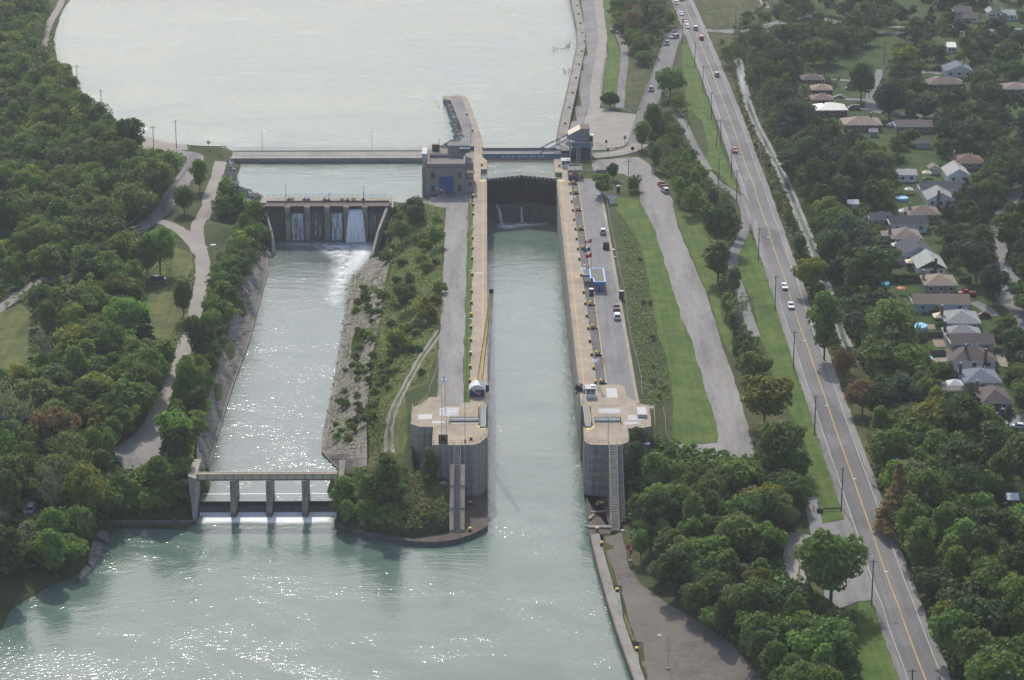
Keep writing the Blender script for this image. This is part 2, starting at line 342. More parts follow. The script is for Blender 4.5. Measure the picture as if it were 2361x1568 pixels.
for f in r_[2]:
    a, b, c = tv[f[0]], tv[f[1]], tv[f[2]]; za, zb, zc = tz[f[0]], tz[f[1]], tz[f[2]]
    i0, i1 = np.searchsorted(xs, min(a[0], b[0], c[0])) - 1, np.searchsorted(xs, max(a[0], b[0], c[0])) + 1
    j0, j1 = np.searchsorted(ys, min(a[1], b[1], c[1])) - 1, np.searchsorted(ys, max(a[1], b[1], c[1])) + 1
    i0, j0 = max(i0, 0), max(j0, 0); xx, yy = XX[j0:j1, i0:i1], YY[j0:j1, i0:i1]
    d = (b[1] - c[1]) * (a[0] - c[0]) + (c[0] - b[0]) * (a[1] - c[1])
    if abs(d) < 1e-9: continue
    u = ((b[1] - c[1]) * (xx - c[0]) + (c[0] - b[0]) * (yy - c[1])) / d; v = ((c[1] - a[1]) * (xx - c[0]) + (a[0] - c[0]) * (yy - c[1])) / d
    k = (u >= -1e-6) & (v >= -1e-6) & (u + v <= 1 + 1e-6)
    ZZ[j0:j1, i0:i1][k] = (u * za + v * zb + (1 - u - v) * zc)[k]
for _ in range(2):
    Z2 = ZZ.copy(); Z2[1:-1, 1:-1] = (ZZ[1:-1, 1:-1] * 2 + ZZ[:-2, 1:-1] + ZZ[2:, 1:-1] + ZZ[1:-1, :-2] + ZZ[1:-1, 2:]) / 6; ZZ = Z2
QR = [G(1279, 336), G(1292.5, 268.5), G(1308.6, 201), G(1329, 107), G(1329, 67), G(1315, 0), G(1300, -80)]      # right bank wall upstream
QLOW = [W(33, 722, 960, -13.7), W(43, 745, 130, -13.7), W(43, 765, 320, -13.7), W(43, 830, 590, -13.7), W(43, 915, 900, -13.7), W(43, 1010, 1200, -13.7), W(43, 1140, 1567, -13.7)]
_a, _b = QLOW[-2], QLOW[-1]; QLOW.append((_b[0] + (_b[0] - _a[0]) * 4, _b[1] + (_b[1] - _a[1]) * 4))
def lower(poly, z):
    k = inside(XX, YY, poly); ZZ[k] = np.minimum(ZZ[k], z)
BASE = ZZ.copy()
lower([(-4.5, 600), (27, 600), (27, 891), (-4.5, 891)], -24)
lower([(-2.5, 889), (26, 889), (27.5, 945), (-2.5, 945)], -14)
lower([(-6.4, 582), (-.5, 588), (-.5, 611), (-6.4, 611)], -18)
lower([(23, 583), (31, 583), (31, 611), (23, 611)], -18)
lower([(-90, 853), (-24, 853), (-20, 868), (-20, 935), (-88, 935)], -9)
lower([(-4, 928), (26.5, 928)] + [(x + 2.0, y) for x, y in QR] + [(-60, 1300), (-60, 935)], -9)
lower([(x + 1.8, y) for x, y in QLOW] + [(-60, 440), (-60, 560), (-40, 588), (-20, 583), (-3, 592), (-4, 602), (22, 602)], -24)
lower([(-75, 841), (-34.5, 841), (-33, 858), (-77, 858)], -16)
lower([(-74.2, 588), (-37.4, 588), (-37.4, 606), (-74.2, 606)], -20)
lower([(-72, 599), (-40, 599), G(775, 1046, -14), G(800, 893, -14), G(822, 756, -14), G(838, 660, -14), (-37, 842), (-68, 842), G(590, 680, -14), G(545, 850, -14), G(500, 1000, -14)], -16)
lower([(-18, 611), (-4, 611), (-4, 632), (-18, 630)], -24)
lower([(26, 609), (36, 612), (36, 628), (26, 632)], -24)
def H(x, y):
    i = int(np.clip(np.searchsorted(xs, x) - 1, 0, len(xs) - 2)); j = int(np.clip(np.searchsorted(ys, y) - 1, 0, len(ys) - 2))
    u = (x - xs[i]) / (xs[i + 1] - xs[i]); v = (y - ys[j]) / (ys[j + 1] - ys[j])
    a, b, c, d = ZZ[j, i], ZZ[j, i + 1], ZZ[j + 1, i + 1], ZZ[j + 1, i]
    return float(a + u * (b - a) + v * (c - b)) if u >= v else float(a + u * (c - d) + v * (d - a))
def T(x, y, z0=0.0):
    z = z0
    for _ in range(14):
        X, Y = G(x, y, z); z = .5 * z + .5 * float(np.clip(H(X, Y), -15, 4))
    return (X, Y, H(X, Y))
def T2(x, y): return T(x, y)[:2]
def ground_mat():
    m, t, b = _nt('ground_grass'); co = _pos(t)
    n0 = _noise(t, co, .018, 3); n1 = _noise(t, co, .11, 5, .7); n2 = _noise(t, co, .9, 5, .7)
    g = _ramp(t, n2, [(.25, (.028, .042, .016)), (.5, (.052, .075, .025)), (.75, (.085, .105, .036))])
    o = _ramp(t, n2, [(.25, (.06, .058, .028)), (.55, (.10, .098, .042)), (.8, (.145, .13, .06))])
    f = _math(t, 'ADD', _math(t, 'MULTIPLY', n1, .7), _math(t, 'MULTIPLY', n0, .3))
    t.links.new(_mixc(t, _ramp(t, f, [(.46, (0, 0, 0)), (.60, (1, 1, 1))]), g, o), b.inputs['Base Color'])
    b.inputs['Roughness'].default_value = .95; b.inputs['Specular IOR Level'].default_value = .1; _bump(t, b, n2, .8, .3); return m
M['ground'] = ground_mat()
def grass_mat(name, a, bcol, c):
    m, t, b = _nt(name); n1 = _noise(t, _pos(t), .16, 6, .7); n2 = _noise(t, _pos(t), 1.8, 4, .7); n3 = _noise(t, _pos(t, .5, .03, 1), 1.0, 3)
    wv = t.nodes.new('ShaderNodeTexWave'); wv.inputs['Scale'].default_value = .16; wv.inputs['Distortion'].default_value = 4; wv.inputs['Detail'].default_value = 2; t.links.new(_pos(t, 1, .12, 1), wv.inputs['Vector']); n3 = _math(t, 'ADD', _math(t, 'MULTIPLY', n3, .92), _math(t, 'MULTIPLY', wv.outputs[1], .08 if name == 'lawn_grass' else 0.0))
    f = _math(t, 'ADD', _math(t, 'MULTIPLY', n1, .45), _math(t, 'ADD', _math(t, 'MULTIPLY', n2, .3), _math(t, 'MULTIPLY', n3, .25)))
    t.links.new(_ramp(t, f, [(.40, a), (.5, bcol), (.57, c), (.66, tuple(x * k for x, k in zip(c, (1.35, 1.1, 1.2))))]), b.inputs['Base Color'])
    b.inputs['Roughness'].default_value = .95; b.inputs['Specular IOR Level'].default_value = .1; _bump(t, b, n2, .6, .15); return m
M['lawn'] = grass_mat('lawn_grass', (.050, .095, .022), (.082, .135, .030), (.125, .165, .042))
M['yard'] = grass_mat('yard_grass', (.030, .058, .018), (.046, .082, .024), (.070, .108, .030))
M['meadow'] = grass_mat('meadow_grass', (.070, .088, .030), (.115, .135, .044), (.17, .168, .062))
M['rough'] = grass_mat('rough_grass', (.040, .055, .022), (.07, .085, .032), (.14, .125, .055))
tm = MB(); nx, ny = len(xs), len(ys)
tm.v = np.stack([XX.ravel(), YY.ravel(), ZZ.ravel()], 1).tolist()
for j in range(ny - 1):
    for i in range(nx - 1):
        a = j * nx + i; tm.f.append((a, a + 1, a + nx + 1)); tm.f.append((a, a + nx + 1, a + nx))
tm.m = [0] * len(tm.f)
tag(tm.build('ground', 'ground', smooth=True), 'grassy ground under woods, yards and canal banks', 'ground', kind='structure')
CLEAR = []
def drape(name, poly, m, label, cat, off=.12, step=4.0, kind='structure', world=False, z=None, rag=None):
    if rag is None: rag = 0 if m in ('plaza', 'concrete', 'asphalt') or step > 6 else .2
    """a thin sheet that follows the ground inside a polygon of photo points (or ground points)"""
    pw = [tuple(p[:2]) for p in poly] if world else [T2(*p) for p in poly]
    if not world: CLEAR.append((name, list(poly)))
    dense = []
    if rag: step = min(step, 2.0)
    for i in range(len(pw)):
        a, b = pw[i], pw[(i + 1) % len(pw)]; n = max(1, int(math.dist(a, b) / step))
        dense += [(a[0] + (b[0] - a[0]) * k / n, a[1] + (b[1] - a[1]) * k / n) for k in range(n)]
    if rag:
        jx, jy = rng.normal(0, rag, (2, len(dense))); jx, jy = [(j + np.roll(j, 1) * .8 + np.roll(j, 2) * .5 + np.roll(j, 3) * .3) * .6 for j in (jx, jy)]
        dense = [(x + a * .7, y + b) for (x, y), a, b in zip(dense, jx, jy)]
    step = max(step, 3.0); q = np.array(dense); gx, gy = np.meshgrid(np.arange(q[:, 0].min(), q[:, 0].max(), step), np.arange(q[:, 1].min(), q[:, 1].max(), step))
    gx, gy = gx.ravel() + .013, gy.ravel() + .017; k = inside(gx, gy, dense)
    vs = [Vector(p) for p in dense] + [Vector((float(a), float(b))) for a, b in zip(gx[k], gy[k])]
    n = len(dense); r = delaunay_2d_cdt(vs, [(i, (i + 1) % n) for i in range(n)], [], 0, 1e-5, False)
    V2 = [tuple(v) for v in r[0]]; F2 = [f for f in r[2]]
    ce = np.array([[sum(V2[i][0] for i in f) / len(f), sum(V2[i][1] for i in f) / len(f)] for f in F2])
    kk = inside(ce[:, 0], ce[:, 1], dense); mb = MB()
    mb.add([(x, y, (H(x, y) if z is None else z) + off) for x, y in V2], [tuple(f) for f, s in zip(F2, kk) if s])
    return tag(mb.build(name, m), label, cat, kind=kind)
def ribbon(pts, wd, off, dash=None, step=2.5, world=False, mb=None, offs=0.0, zf=None, rag=0):
    """strip of width wd along a line of photo points, on the ground"""
    pw = [tuple(p[:2]) for p in pts] if world else [T2(*p) for p in pts]
    d = [0]
    for a, b in zip(pw[:-1], pw[1:]): d.append(d[-1] + math.dist(a, b))
    n = max(2, int(d[-1] / step)); s = np.linspace(0, d[-1], n + 1)
    X = np.interp(s, d, [p[0] for p in pw]); Y = np.interp(s, d, [p[1] for p in pw])
    if len(pw) > 2:
        for _ in range(6):
            X[1:-1] = (X[:-2] + 2 * X[1:-1] + X[2:]) / 4; Y[1:-1] = (Y[:-2] + 2 * Y[1:-1] + Y[2:]) / 4
    tx, ty = np.gradient(X), np.gradient(Y); L = np.hypot(tx, ty); nx_, ny_ = ty / L, -tx / L
    X, Y = X + nx_ * offs, Y + ny_ * offs
    mb = mb or MB(); nseg = max(1, int(math.ceil(wd / 3.0)))
    rows = []
    for k in range(nseg + 1):
        t_ = np.full(len(X), (k / nseg - .5) * wd) + (rng.normal(0, rag, len(X)) if k in (0, nseg) and rag else 0)
        rows.append([(float(x + a * t_), float(y + b * t_), (H(x + a * t_, y + b * t_) if zf is None else zf(x, y)) + off) for x, y, a, b, t_ in zip(X, Y, nx_, ny_, t_)])
    for k in range(nseg): mb.strip(rows[k], rows[k + 1])
    return mb
def road(name, pts, wd, m, label, cat, off=.14, **k):
    CLEAR.append((name, (pts, wd, k.get('world', False))))
    return tag(ribbon(pts, wd, off, rag=.14 if str(m).startswith('gravel') else 0, **k).build(name, m), label, cat, kind='structure')
# ---------------------------------------------------------------- water
def water_mat(name, deep, shallow, bscale, strength, rough=.1, flow=0.0, patch=.03, spec=.5):
    m, t, b = _nt(name); co = _pos(t, .75, 1, 1, rz=flow)
    n1 = _noise(t, co, bscale, 3, .65, .5); n2 = _noise(t, co, bscale * .22, 3, .5, .3); n0 = _noise(t, _pos(t, .6, 1, 1, rz=.25), patch, 5, .68, 1.2)
    t.links.new(_ramp(t, n0, [(.32, deep), (.68, shallow)]), b.inputs['Base Color'])
    b.inputs['IOR'].default_value = 1.333; b.inputs['Specular IOR Level'].default_value = spec
    k = _ramp(t, n0, [(.40, (.35, .35, .35)), (.60, (1, 1, 1))])
    h = _math(t, 'MULTIPLY', _math(t, 'ADD', n1, _math(t, 'MULTIPLY', n2, .9)), k)
    _bump(t, b, h, 1.0, strength); b.inputs['Roughness'].default_value = rough
    return m
M['water_up'] = water_mat('upstream_water', (.110, .162, .138), (.140, .198, .170), 1.2, .30, .11, patch=.02, spec=.27)
M['water_tail'] = water_mat('tailrace_water', (.085, .125, .108), (.135, .178, .155), 1.0, .14, .13, patch=.05)
M['water_low'] = water_mat('lock_water', (.085, .140, .108), (.148, .205, .165), 1.0, .112, .12, patch=.04)
def flat(name, poly, z, m, label):
    mb = MB(); mb.add([(x, y, z) for x, y in poly], [tuple(range(len(poly)))])
    if mb and sum(poly[i][0] * poly[(i + 1) % len(poly)][1] - poly[(i + 1) % len(poly)][0] * poly[i][1] for i in range(len(poly))) < 0: mb.f = [tuple(reversed(f)) for f in mb.f]
    return tag(mb.build(name, m), label, 'water', kind='structure')
_up = [G(x, y, WL_UP) for x, y in LSH]
flat('upstream_water', [(25, 884.2), (27, 890), (29, 930)] + [(x + 1, y) for x, y in QR[1:]] + [(10, 1500), (-200, 1500)] + [(x - 4, y + 1) for x, y in _up[:8]] + [(-100, 926), (-99, 850), (-22, 850), (-14, 872), (-2, 884.2), (11.55, 889.4)], WL_UP, 'water_up', 'pale glittering canal water above the lock gates')
flat('tailrace_water', [(-75, 601.5), (-36, 601.5), G(800, 1010, -12), G(830, 890, -12), G(845, 756, -12), G(870, 649, -12), G(905, 585, -12), (-33, 849), (-75, 849), G(590, 600, -12), G(555, 700, -12), G(510, 830, -12), G(470, 1000, -12)], WL_TAIL, 'water_tail', 'rippled water of the tailrace channel below the sluices')
flat('lower_water', [(-320, 150), (80, 150), (80, 470), (45, 540), (28, 600), (28, 883.5), (-3, 883.5), (-3, 600), (-20, 600), (-38, 597.6), (-75, 597.6), (-140, 597), (-320, 590)], WL_LOW, 'water_low', 'green grey water in the lock chamber and the basin below it')
# ---------------------------------------------------------------- roads, paths and lawns
HWY = [(1545, -60), (1575, 0), (1612, 80), (1650, 180), (1700, 300)]
_hw = lambda c, zx, zy: D(c, zx, zy)
HC_ = [_hw(13, 1560, 0), _hw(13, 1640, 170), _hw(13, 1740, 400), _hw(13, 1830, 640), _hw(13, 1915, 880), _hw(13, 2000, 1130), _hw(13, 2085, 1400), _hw(24, 60, 200), _hw(24, 180, 560), _hw(24, 300, 930), _hw(24, 410, 1280), _hw(34, 480, 60), _hw(34, 640, 560), _hw(34, 800, 1060), _hw(34, 960, 1500), _hw(44, 1120, 420), _hw(44, 1290, 930), _hw(44, 1480, 1490)]
HPTS = [T2(*p) for p in HC_]
_py = np.array([p[1] for p in HPTS]); _px = np.array([p[0] for p in HPTS]); _cf = np.polyfit(_py - 700, _px, 4)
HPTS = [(float(np.polyval(_cf, y - 700)), float(y)) for y in np.linspace(_py.max(), _py.min(), 40)]; _a, _b = HPTS[0], HPTS[1]
_sl = ((_a[0] - HPTS[3][0]) / (_a[1] - HPTS[3][1])); HPTS.insert(0, (_a[0] + _sl * 220, _a[1] + 220))
HPTS.append((HPTS[-1][0] - .5, HPTS[-1][1] - 120))
road('highway', HPTS, 10.6, 'asphalt', 'two lane grey asphalt highway along the right side', 'road', world=True, off=.16)
mk = ribbon(HPTS, .16, .20, world=True, offs=-3.55); ribbon(HPTS, .16, .20, world=True, offs=3.55, mb=mk)
tag(mk.build('edge_line', 'offwhite'), 'white edge lines painted along the highway', 'road marking', kind='structure')
mk = ribbon(HPTS, .10, .20, world=True, offs=-.09); ribbon(HPTS, .10, .20, world=True, offs=.09, mb=mk)
tag(mk.build('centre_line', 'line_yellow'), 'double yellow centre line of the highway', 'road marking', kind='structure')
for nm, off_ in (('left', -4.6), ('right', 4.6)):
    road('gravel_shoulder', HPTS, 1.5, 'gravel', f'narrow gravel shoulder on the {nm} side of the highway', 'shoulder', world=True, offs=off_, off=.19)
road('bridge_approach_road', [D(13, 1545, 255), D(13, 1470, 360), D(13, 1420, 520), D(13, 1340, 740), D(13, 1270, 920), D(13, 1240, 1010), D(13, 1190, 1180), D(13, 1150, 1270), D(13, 1000, 1325), D(13, 760, 1335)], 7.0, 'asphalt', 'side road from the highway down to the lift bridge', 'road', off=.17)
road('concrete_slip_road', [D(13, 1215, 1240), D(13, 1120, 1300), D(13, 950, 1335), D(13, 790, 1345)], 6.4, 'pale_road', 'pale concrete road curving onto the lift bridge', 'road', off=.22)
drape('gravel_yard', [D(13, 760, 940), D(13, 860, 930), D(13, 1000, 965), D(13, 1200, 985), D(13, 1310, 1010), D(13, 1240, 1180), D(13, 1100, 1240), D(13, 950, 1290), D(13, 760, 1290), D(13, 700, 1100)], 'gravel_pale', 'pale gravel parking yard behind the lift bridge', 'yard', off=.12)
drape('bank_gravel', [D(13, 690, -60), D(13, 870, -60), D(13, 900, 300), D(13, 920, 480), D(13, 890, 620), D(13, 870, 900), D(13, 760, 940), D(13, 720, 1100), D(13, 640, 1220), D(13, 560, 1220), D(13, 580, 1000), D(13, 640, 700), D(13, 690, 400), D(13, 740, 330)], 'gravel_grey', 'grey gravel strip along the upstream right bank', 'gravel', off=.11)
road('dirt_track', [D(13, 840, -60), D(13, 860, 150), D(13, 885, 330), D(13, 850, 560), D(13, 815, 750), D(13, 815, 940)], 4.0, 'gravel_pale', 'worn dirt track along the upstream right bank', 'track', off=.18)
road('footpath', [D(13, 975, 240), D(13, 1025, 300), D(13, 1070, 420), D(13, 1065, 560), D(13, 1045, 720), D(13, 1030, 930)], 3.4, 'asphalt', 'winding paved footpath beside the gravel track', 'path', off=.17)
drape('bank_lawn', [D(13, 880, -40), D(13, 930, -40), D(13, 960, 250), D(13, 1010, 400), D(13, 1030, 520), D(13, 1010, 700), D(13, 990, 850), D(13, 900, 880), D(13, 890, 700), D(13, 905, 560), D(13, 940, 460), D(13, 925, 330), D(13, 900, 150)], 'lawn', 'strip of lawn between the dirt track and the footpath', 'lawn', off=.10)
drape('path_lawn', [D(13, 1050, 300), D(13, 1110, 470), D(13, 1180, 500), D(13, 1290, 560), D(13, 1180, 900), D(13, 1060, 920), D(13, 1080, 600), D(13, 1105, 500)], 'rough', 'rough grass between the footpath and the side road', 'grass', off=.09)
drape('median_lawn', [D(13, 1560, 385), D(13, 1650, 380), D(13, 1690, 560), D(13, 1750, 780), D(13, 1830, 1010), D(13, 1900, 1250), D(13, 1960, 1450), D(23, 2010, 90), D(23, 2060, 240), D(23, 1990, 200), D(23, 1850, 60), D(13, 1760, 1420), D(13, 1790, 1280), D(13, 1740, 1050), D(13, 1610, 940), D(13, 1580, 700), D(13, 1560, 500)], 'lawn', 'long mown lawn between the side road and the highway', 'lawn', off=.10)
drape('verge_lawn', [D(23, 2125, 560), D(23, 2230, 760), D(23, 2330, 1080), D(24, 370, 1567), D(34, 480, 340), D(34, 640, 740), D(34, 780, 1250), D(34, 830, 1567), D(44, 840, 180), D(44, 620, 240), D(44, 545, 0), D(34, 480, 1250), D(34, 500, 1000), D(34, 360, 700), D(34, 200, 350), D(34, 100, 60), D(24, 40, 1150), D(23, 2080, 1040), D(23, 2040, 900), D(23, 2010, 780)], 'lawn', 'mown grass verge along the left of the highway', 'lawn', off=.10)
drape('lower_verge', [D(44, 930, 900), D(44, 1060, 890), D(44, 1150, 1000), D(44, 1230, 1250), D(44, 1310, 1500), D(44, 1380, 1700), D(44, 1000, 1700), D(44, 900, 1300)], 'lawn', 'small grass verge below the highway pull-in', 'lawn', off=.10)
drape('pull_in', [D(44, 640, 230), D(44, 830, 190), D(44, 960, 500), D(44, 1090, 880), D(44, 920, 900), D(44, 800, 950), D(44, 650, 950), D(44, 640, 600), D(44, 480, 420), D(44, 560, 300)], 'plaza', 'paved pull-in beside the highway behind the big maple', 'lay-by', off=.13)
drape('dirt_clearing', [D(44, 340, 300), D(44, 530, 330), D(44, 520, 560), D(44, 480, 740), D(44, 350, 760), D(44, 290, 500)], 'gravel_pale', 'bare dirt clearing in the roadside wood', 'clearing', off=.12)
road('wood_path', [D(44, 520, 0), D(44, 560, 160), D(44, 590, 330), D(44, 640, 560)], 3.2, 'plaza', 'paved path leaving the highway verge into the wood', 'path', off=.17)
road('trail', [D(23, 1780, 60), D(23, 1880, 170), D(23, 2000, 235), D(23, 2090, 330), D(23, 2120, 470), D(23, 2080, 620), D(23, 2010, 740), D(23, 1990, 860), D(23, 2010, 970), D(23, 2060, 1070), D(23, 2110, 1250), D(23, 2190, 1480)], 3.2, 'plaza', 'paved trail curving between the trees and the highway', 'path', off=.17)
road('trail', [D(13, 1440, 985), D(13, 1540, 1005), D(13, 1590, 1090), D(13, 1640, 1200), D(13, 1720, 1350), D(13, 1790, 1460)], 3.0, 'plaza', 'paved trail through the trees below the side road', 'path', off=.17)
road('crossroad', [D(13, 1700, 262), D(13, 1900, 262), D(13, 2090, 285), D(14, 500, 130), D(14, 1140, 290), D(14, 1800, 270), D(14, 2361, 255)], 6.5, 'plaza', 'side street running right from the highway junction', 'road', off=.15)
drape('gravel_road', [D(13, 780, 1380), D(13, 1180, 1350), D(13, 1300, 1420), D(23, 1300, 60), D(23, 1380, 140), D(23, 1480, 300), D(23, 1520, 520), D(23, 1650, 820), D(23, 1780, 1130), D(23, 1850, 1350), D(23, 1910, 1567), D(33, 1960, 250), D(33, 2060, 560), D(33, 2150, 900), D(33, 2200, 1080), D(33, 1980, 1080), D(33, 1480, 990), D(33, 1560, 960), D(33, 1870, 950), D(33, 1860, 780), D(33, 1760, 480), D(33, 1640, 60), D(23, 1560, 1330), D(23, 1450, 960), D(23, 1330, 560), D(23, 1200, 300), D(23, 1190, 180), D(23, 1060, 80), D(23, 800, 60)], 'gravel', 'broad gravel road running down behind the lock lawn', 'road', off=.13)
drape('lock_lawn', [D(23, 1010, 280), D(23, 1200, 300), D(23, 1330, 560), D(23, 1450, 960), D(23, 1560, 1330), D(33, 1640, 60), D(33, 1760, 480), D(33, 1860, 780), D(33, 1870, 950), D(33, 1560, 960), D(33, 1480, 900), D(33, 1490, 600), D(33, 1440, 250), D(33, 1350, 0), D(23, 1290, 1100), D(23, 1210, 700), D(23, 1080, 480), D(23, 960, 340)], 'lawn', 'bright mown lawn strip between the lock fence and the gravel road', 'lawn', off=.10)
drape('trail_lawn', [D(23, 1500, 380), D(23, 1720, 420), D(23, 1780, 600), D(23, 1820, 800), D(23, 1880, 1000), D(23, 1900, 1300), D(33, 1990, 0), D(33, 2000, 200), D(33, 1930, 120), D(23, 1850, 1340), D(23, 1790, 1130), D(23, 1660, 820), D(23, 1530, 520)], 'lawn', 'lawn between the gravel road and the trail trees', 'lawn', off=.10)
drape('lower_lot', [D(43, 900, 300), D(43, 1030, 290), D(43, 1080, 470), D(43, 1110, 600), D(43, 1200, 740), D(43, 1420, 900), D(43, 1700, 1060), D(43, 1900, 1190), D(43, 2100, 1370), D(43, 2200, 1500), D(43, 2240, 1700), D(43, 1250, 1700), D(43, 1220, 1500), D(43, 1150, 1180), D(43, 1060, 880), D(43, 970, 640), D(43, 900, 440)], 'gravel_brown', 'brownish gravel lot on the lower right quay', 'lot', off=.12)
drape('quay_grass', [D(43, 905, 460), D(43, 960, 560), D(43, 1010, 760), D(43, 1080, 1000), D(43, 1150, 1200), D(43, 1225, 1400), D(43, 1235, 1700), D(43, 1200, 1700), D(43, 1170, 1440), D(43, 1110, 1180), D(43, 1030, 930), D(43, 940, 690)], 'meadow', 'grassy strip along the lower right quay edge', 'grass', off=.15)
drape('island_road', [(-14.6, 860), (-7.2, 860), (-7.2, 637), (-11, 637), (-14.2, 637)], 'gravel', 'straight gravel road beside the left lock wall', 'road', off=.12, world=True)
drape('lock_grass', [(-7.2, 852), (-5.3, 852), (-5.3, 640), (-7.2, 640)], 'lawn', 'grass strip between the gravel road and the left lock wall', 'grass', off=.10, world=True)
WT = [D(22, 1640, 1420), D(32, 1480, 200), D(32, 1360, 420), D(32, 1240, 640), D(32, 1190, 860), D(32, 1195, 1040)]; mk = ribbon(WT, .8, .14, offs=-.85, rag=.15); ribbon(WT, .8, .14, offs=.85, mb=mk, rag=.15); tag(mk.build('wheel_track', 'gravel'), 'faint gravel wheel track curving down the island', 'track', kind='structure'); CLEAR.append(('wheel_track', (WT, 2.6, False)))
drape('island_slope', [(893, 480), (1022, 475), (1018, 600), (1008, 800), (985, 885), (935, 905), (940, 1010), (930, 1050), (850, 1060), (850, 960), (866, 820), (885, 680), (905, 570)], 'meadow', 'yellow green grass slope of the island', 'grass', off=.06, step=3.5)
drape('tip_grass', [(790, 1100), (990, 1085), (1035, 1100), (1038, 1225), (960, 1240), (850, 1228), (788, 1208)], 'rough', 'rough grass on the island tip', 'grass', off=.06, step=3.5)
drape('powerhouse_apron', [D(22, 1240, 330), D(22, 1520, 270), D(22, 1900, 262), D(22, 1900, 330), D(22, 1650, 370), D(22, 1500, 330)], 'gravel', 'gravel apron in front of the powerhouse door', 'apron', off=.14)
road('west_road', [D(11, 1480, 1310), D(11, 1700, 1330), D(11, 1640, 1450), D(21, 1530, 200), D(21, 1380, 420), D(21, 1150, 580), D(21, 900, 720), D(21, 600, 900), D(21, 400, 970), D(21, 100, 1150), D(21, -120, 1290)], 6.2, 'gravel', 'grey road curving down from the dam bridge to the left', 'road', off=.15)
road('west_track', [D(11, 1900, 1390), D(11, 1860, 1540), D(21, 1800, 250), D(21, 1780, 380), D(21, 1690, 520), D(21, 1690, 620), D(21, 1740, 800), D(21, 1740, 1000), D(21, 1690, 1200), D(31, 1620, 40), D(31, 1560, 220), D(31, 1470, 450), D(31, 1380, 640), D(31, 1300, 800)], 4.4, 'gravel_pale', 'pale gravel track along the left bank of the tailrace', 'track', off=.16)
road('track_spur', [D(21, 1350, 480), D(21, 1480, 520), D(21, 1600, 600), D(21, 1720, 760)], 4.5, 'gravel_pale', 'short gravel link between the road and the track', 'track', off=.15)
drape('gravel_triangle', [D(31, 1330, 690), D(31, 1400, 640), D(31, 1400, 1000), D(31, 1370, 1130), D(31, 1080, 1180), D(31, 950, 1020), D(31, 1120, 910)], 'gravel', 'open gravel turning place at the end of the track', 'clearing', off=.15)
drape('van_clearing', [D(31, 190, 1440), D(31, 300, 1390), D(31, 340, 1560), D(41, 330, 170), D(41, 210, 170), D(31, 200, 1530)], 'dirt', 'small dirt clearing among the lower left trees', 'clearing', off=.12)
drape('west_meadow', [D(21, 1530, 720), D(21, 1640, 760), D(21, 1670, 900), D(21, 1600, 980), D(21, 1300, 1100), D(21, 1180, 1400), D(31, 1200, 60), D(31, 1520, 60), D(21, 1640, 1230), D(21, 1600, 1050), D(21, 1460, 960), D(21, 1140, 900), D(21, 1160, 700), D(21, 1260, 640)], 'meadow', 'olive meadow around the parked dark van', 'meadow', off=.09)
drape('west_field', [D(21, -60, 480), D(21, 180, 490), D(21, 150, 660), D(21, -60, 680)], 'yard', 'green field at the left edge', 'field', off=.09)
drape('lower_field', [D(21, -60, 1290), D(21, 180, 1190), D(21, 300, 1300), D(31, 250, 60), D(31, 230, 300), D(31, 120, 370), D(31, -60, 380)], 'meadow', 'open meadow at the left edge below the road', 'meadow', off=.09)
road('shore_path', [D(11, 560, -60), D(11, 520, 40), D(11, 430, 190), D(11, 390, 330), D(11, 365, 450)], 3.0, 'gravel_pale', 'narrow path along the upstream left shore', 'path', off=.2)
drape('shore_gravel', [D(11, 1190, 1150), D(11, 1300, 1140), D(11, 1420, 1180), D(11, 1600, 1250), D(11, 1620, 1290), D(11, 1400, 1300), D(11, 1180, 1280)], 'gravel_pale', 'bare gravel patch beside the dam road', 'gravel', off=.12)
# ---------------------------------------------------------------- lock structure
def cut(o, boxes):
    """carve rectangular pits out of a mesh"""
    for b in boxes:
        c = MB().box(*b).build('cutter', 'deck')
        mod = o.modifiers.new('cut', 'BOOLEAN'); mod.operation = 'DIFFERENCE'; mod.solver = 'EXACT'; mod.object = c
        me = bpy.data.meshes.new_from_object(o.evaluated_get(bpy.context.evaluated_depsgraph_get()))
        o.modifiers.clear(); o.data = me; bpy.data.objects.remove(c)
    return o
def rail(mb, pts, h=1.05, r=.035, gap=2.2, mids=1, mi=0):
    """posts and bars along a line of points"""
    for a, b in zip(pts[:-1], pts[1:]):
        a, b = Vector(a), Vector(b); n = max(1, round((b - a).length / gap))
        for i in range(n + 1):
            p = a + (b - a) * i / n; mb.tube(p, p + Vector((0, 0, h)), r, 5, mi=mi)
        for k in range(mids + 1):
            z = Vector((0, 0, h * (1 - k / (mids + 1)))); mb.tube(a + z, b + z, r, 5, mi=mi)
    return mb
XL, XR = -.7, 23.8
# --- left wall
lw = thing('lock_wall', 'long pale concrete lock wall with bollards, left side of the chamber', 'lock wall', (-3, 770, 0))
p = MB(); p.prism([(XL, 655), (XL, 883), (-2.9, 883), (-2.9, 898.5), (XL, 898.5), (XL, 912), (-1.6, 915), (-2.4, 918), (-2.4, 934), (-5.4, 934), (-5.4, 655)], -18, .06, 0, 1)
p.build('wall', ['deck', 'wall_concrete'], lw, world=True)
MB().box(-2.12, -1.94, 657, 883, .065, .075).build('painted_line', 'line_yellow', lw, world=True)
MB().box(-1.15, -.72, 655.5, 882, .065, .28).build('fender_rail', 'concrete', lw, world=True)
MB().lathe([(1.3, .066), (1.3, .09)], 12, (-2.2, 881.5, 0)).build('hinge_pad', 'pale_yellow', lw, world=True)
j = MB()
for y in np.arange(662, 880, 7.3): j.box(-5.39, -1.36, y, y + .08, .0615, .066)
j.build('expansion_joint', 'dark_concrete', lw, world=True)
MB().box(-4.6, -2.2, W(22, 1940, 934)[1], W(22, 1940, 934)[1] + 1.1, .066, .08).build('painted_bar', 'offwhite', lw, world=True)
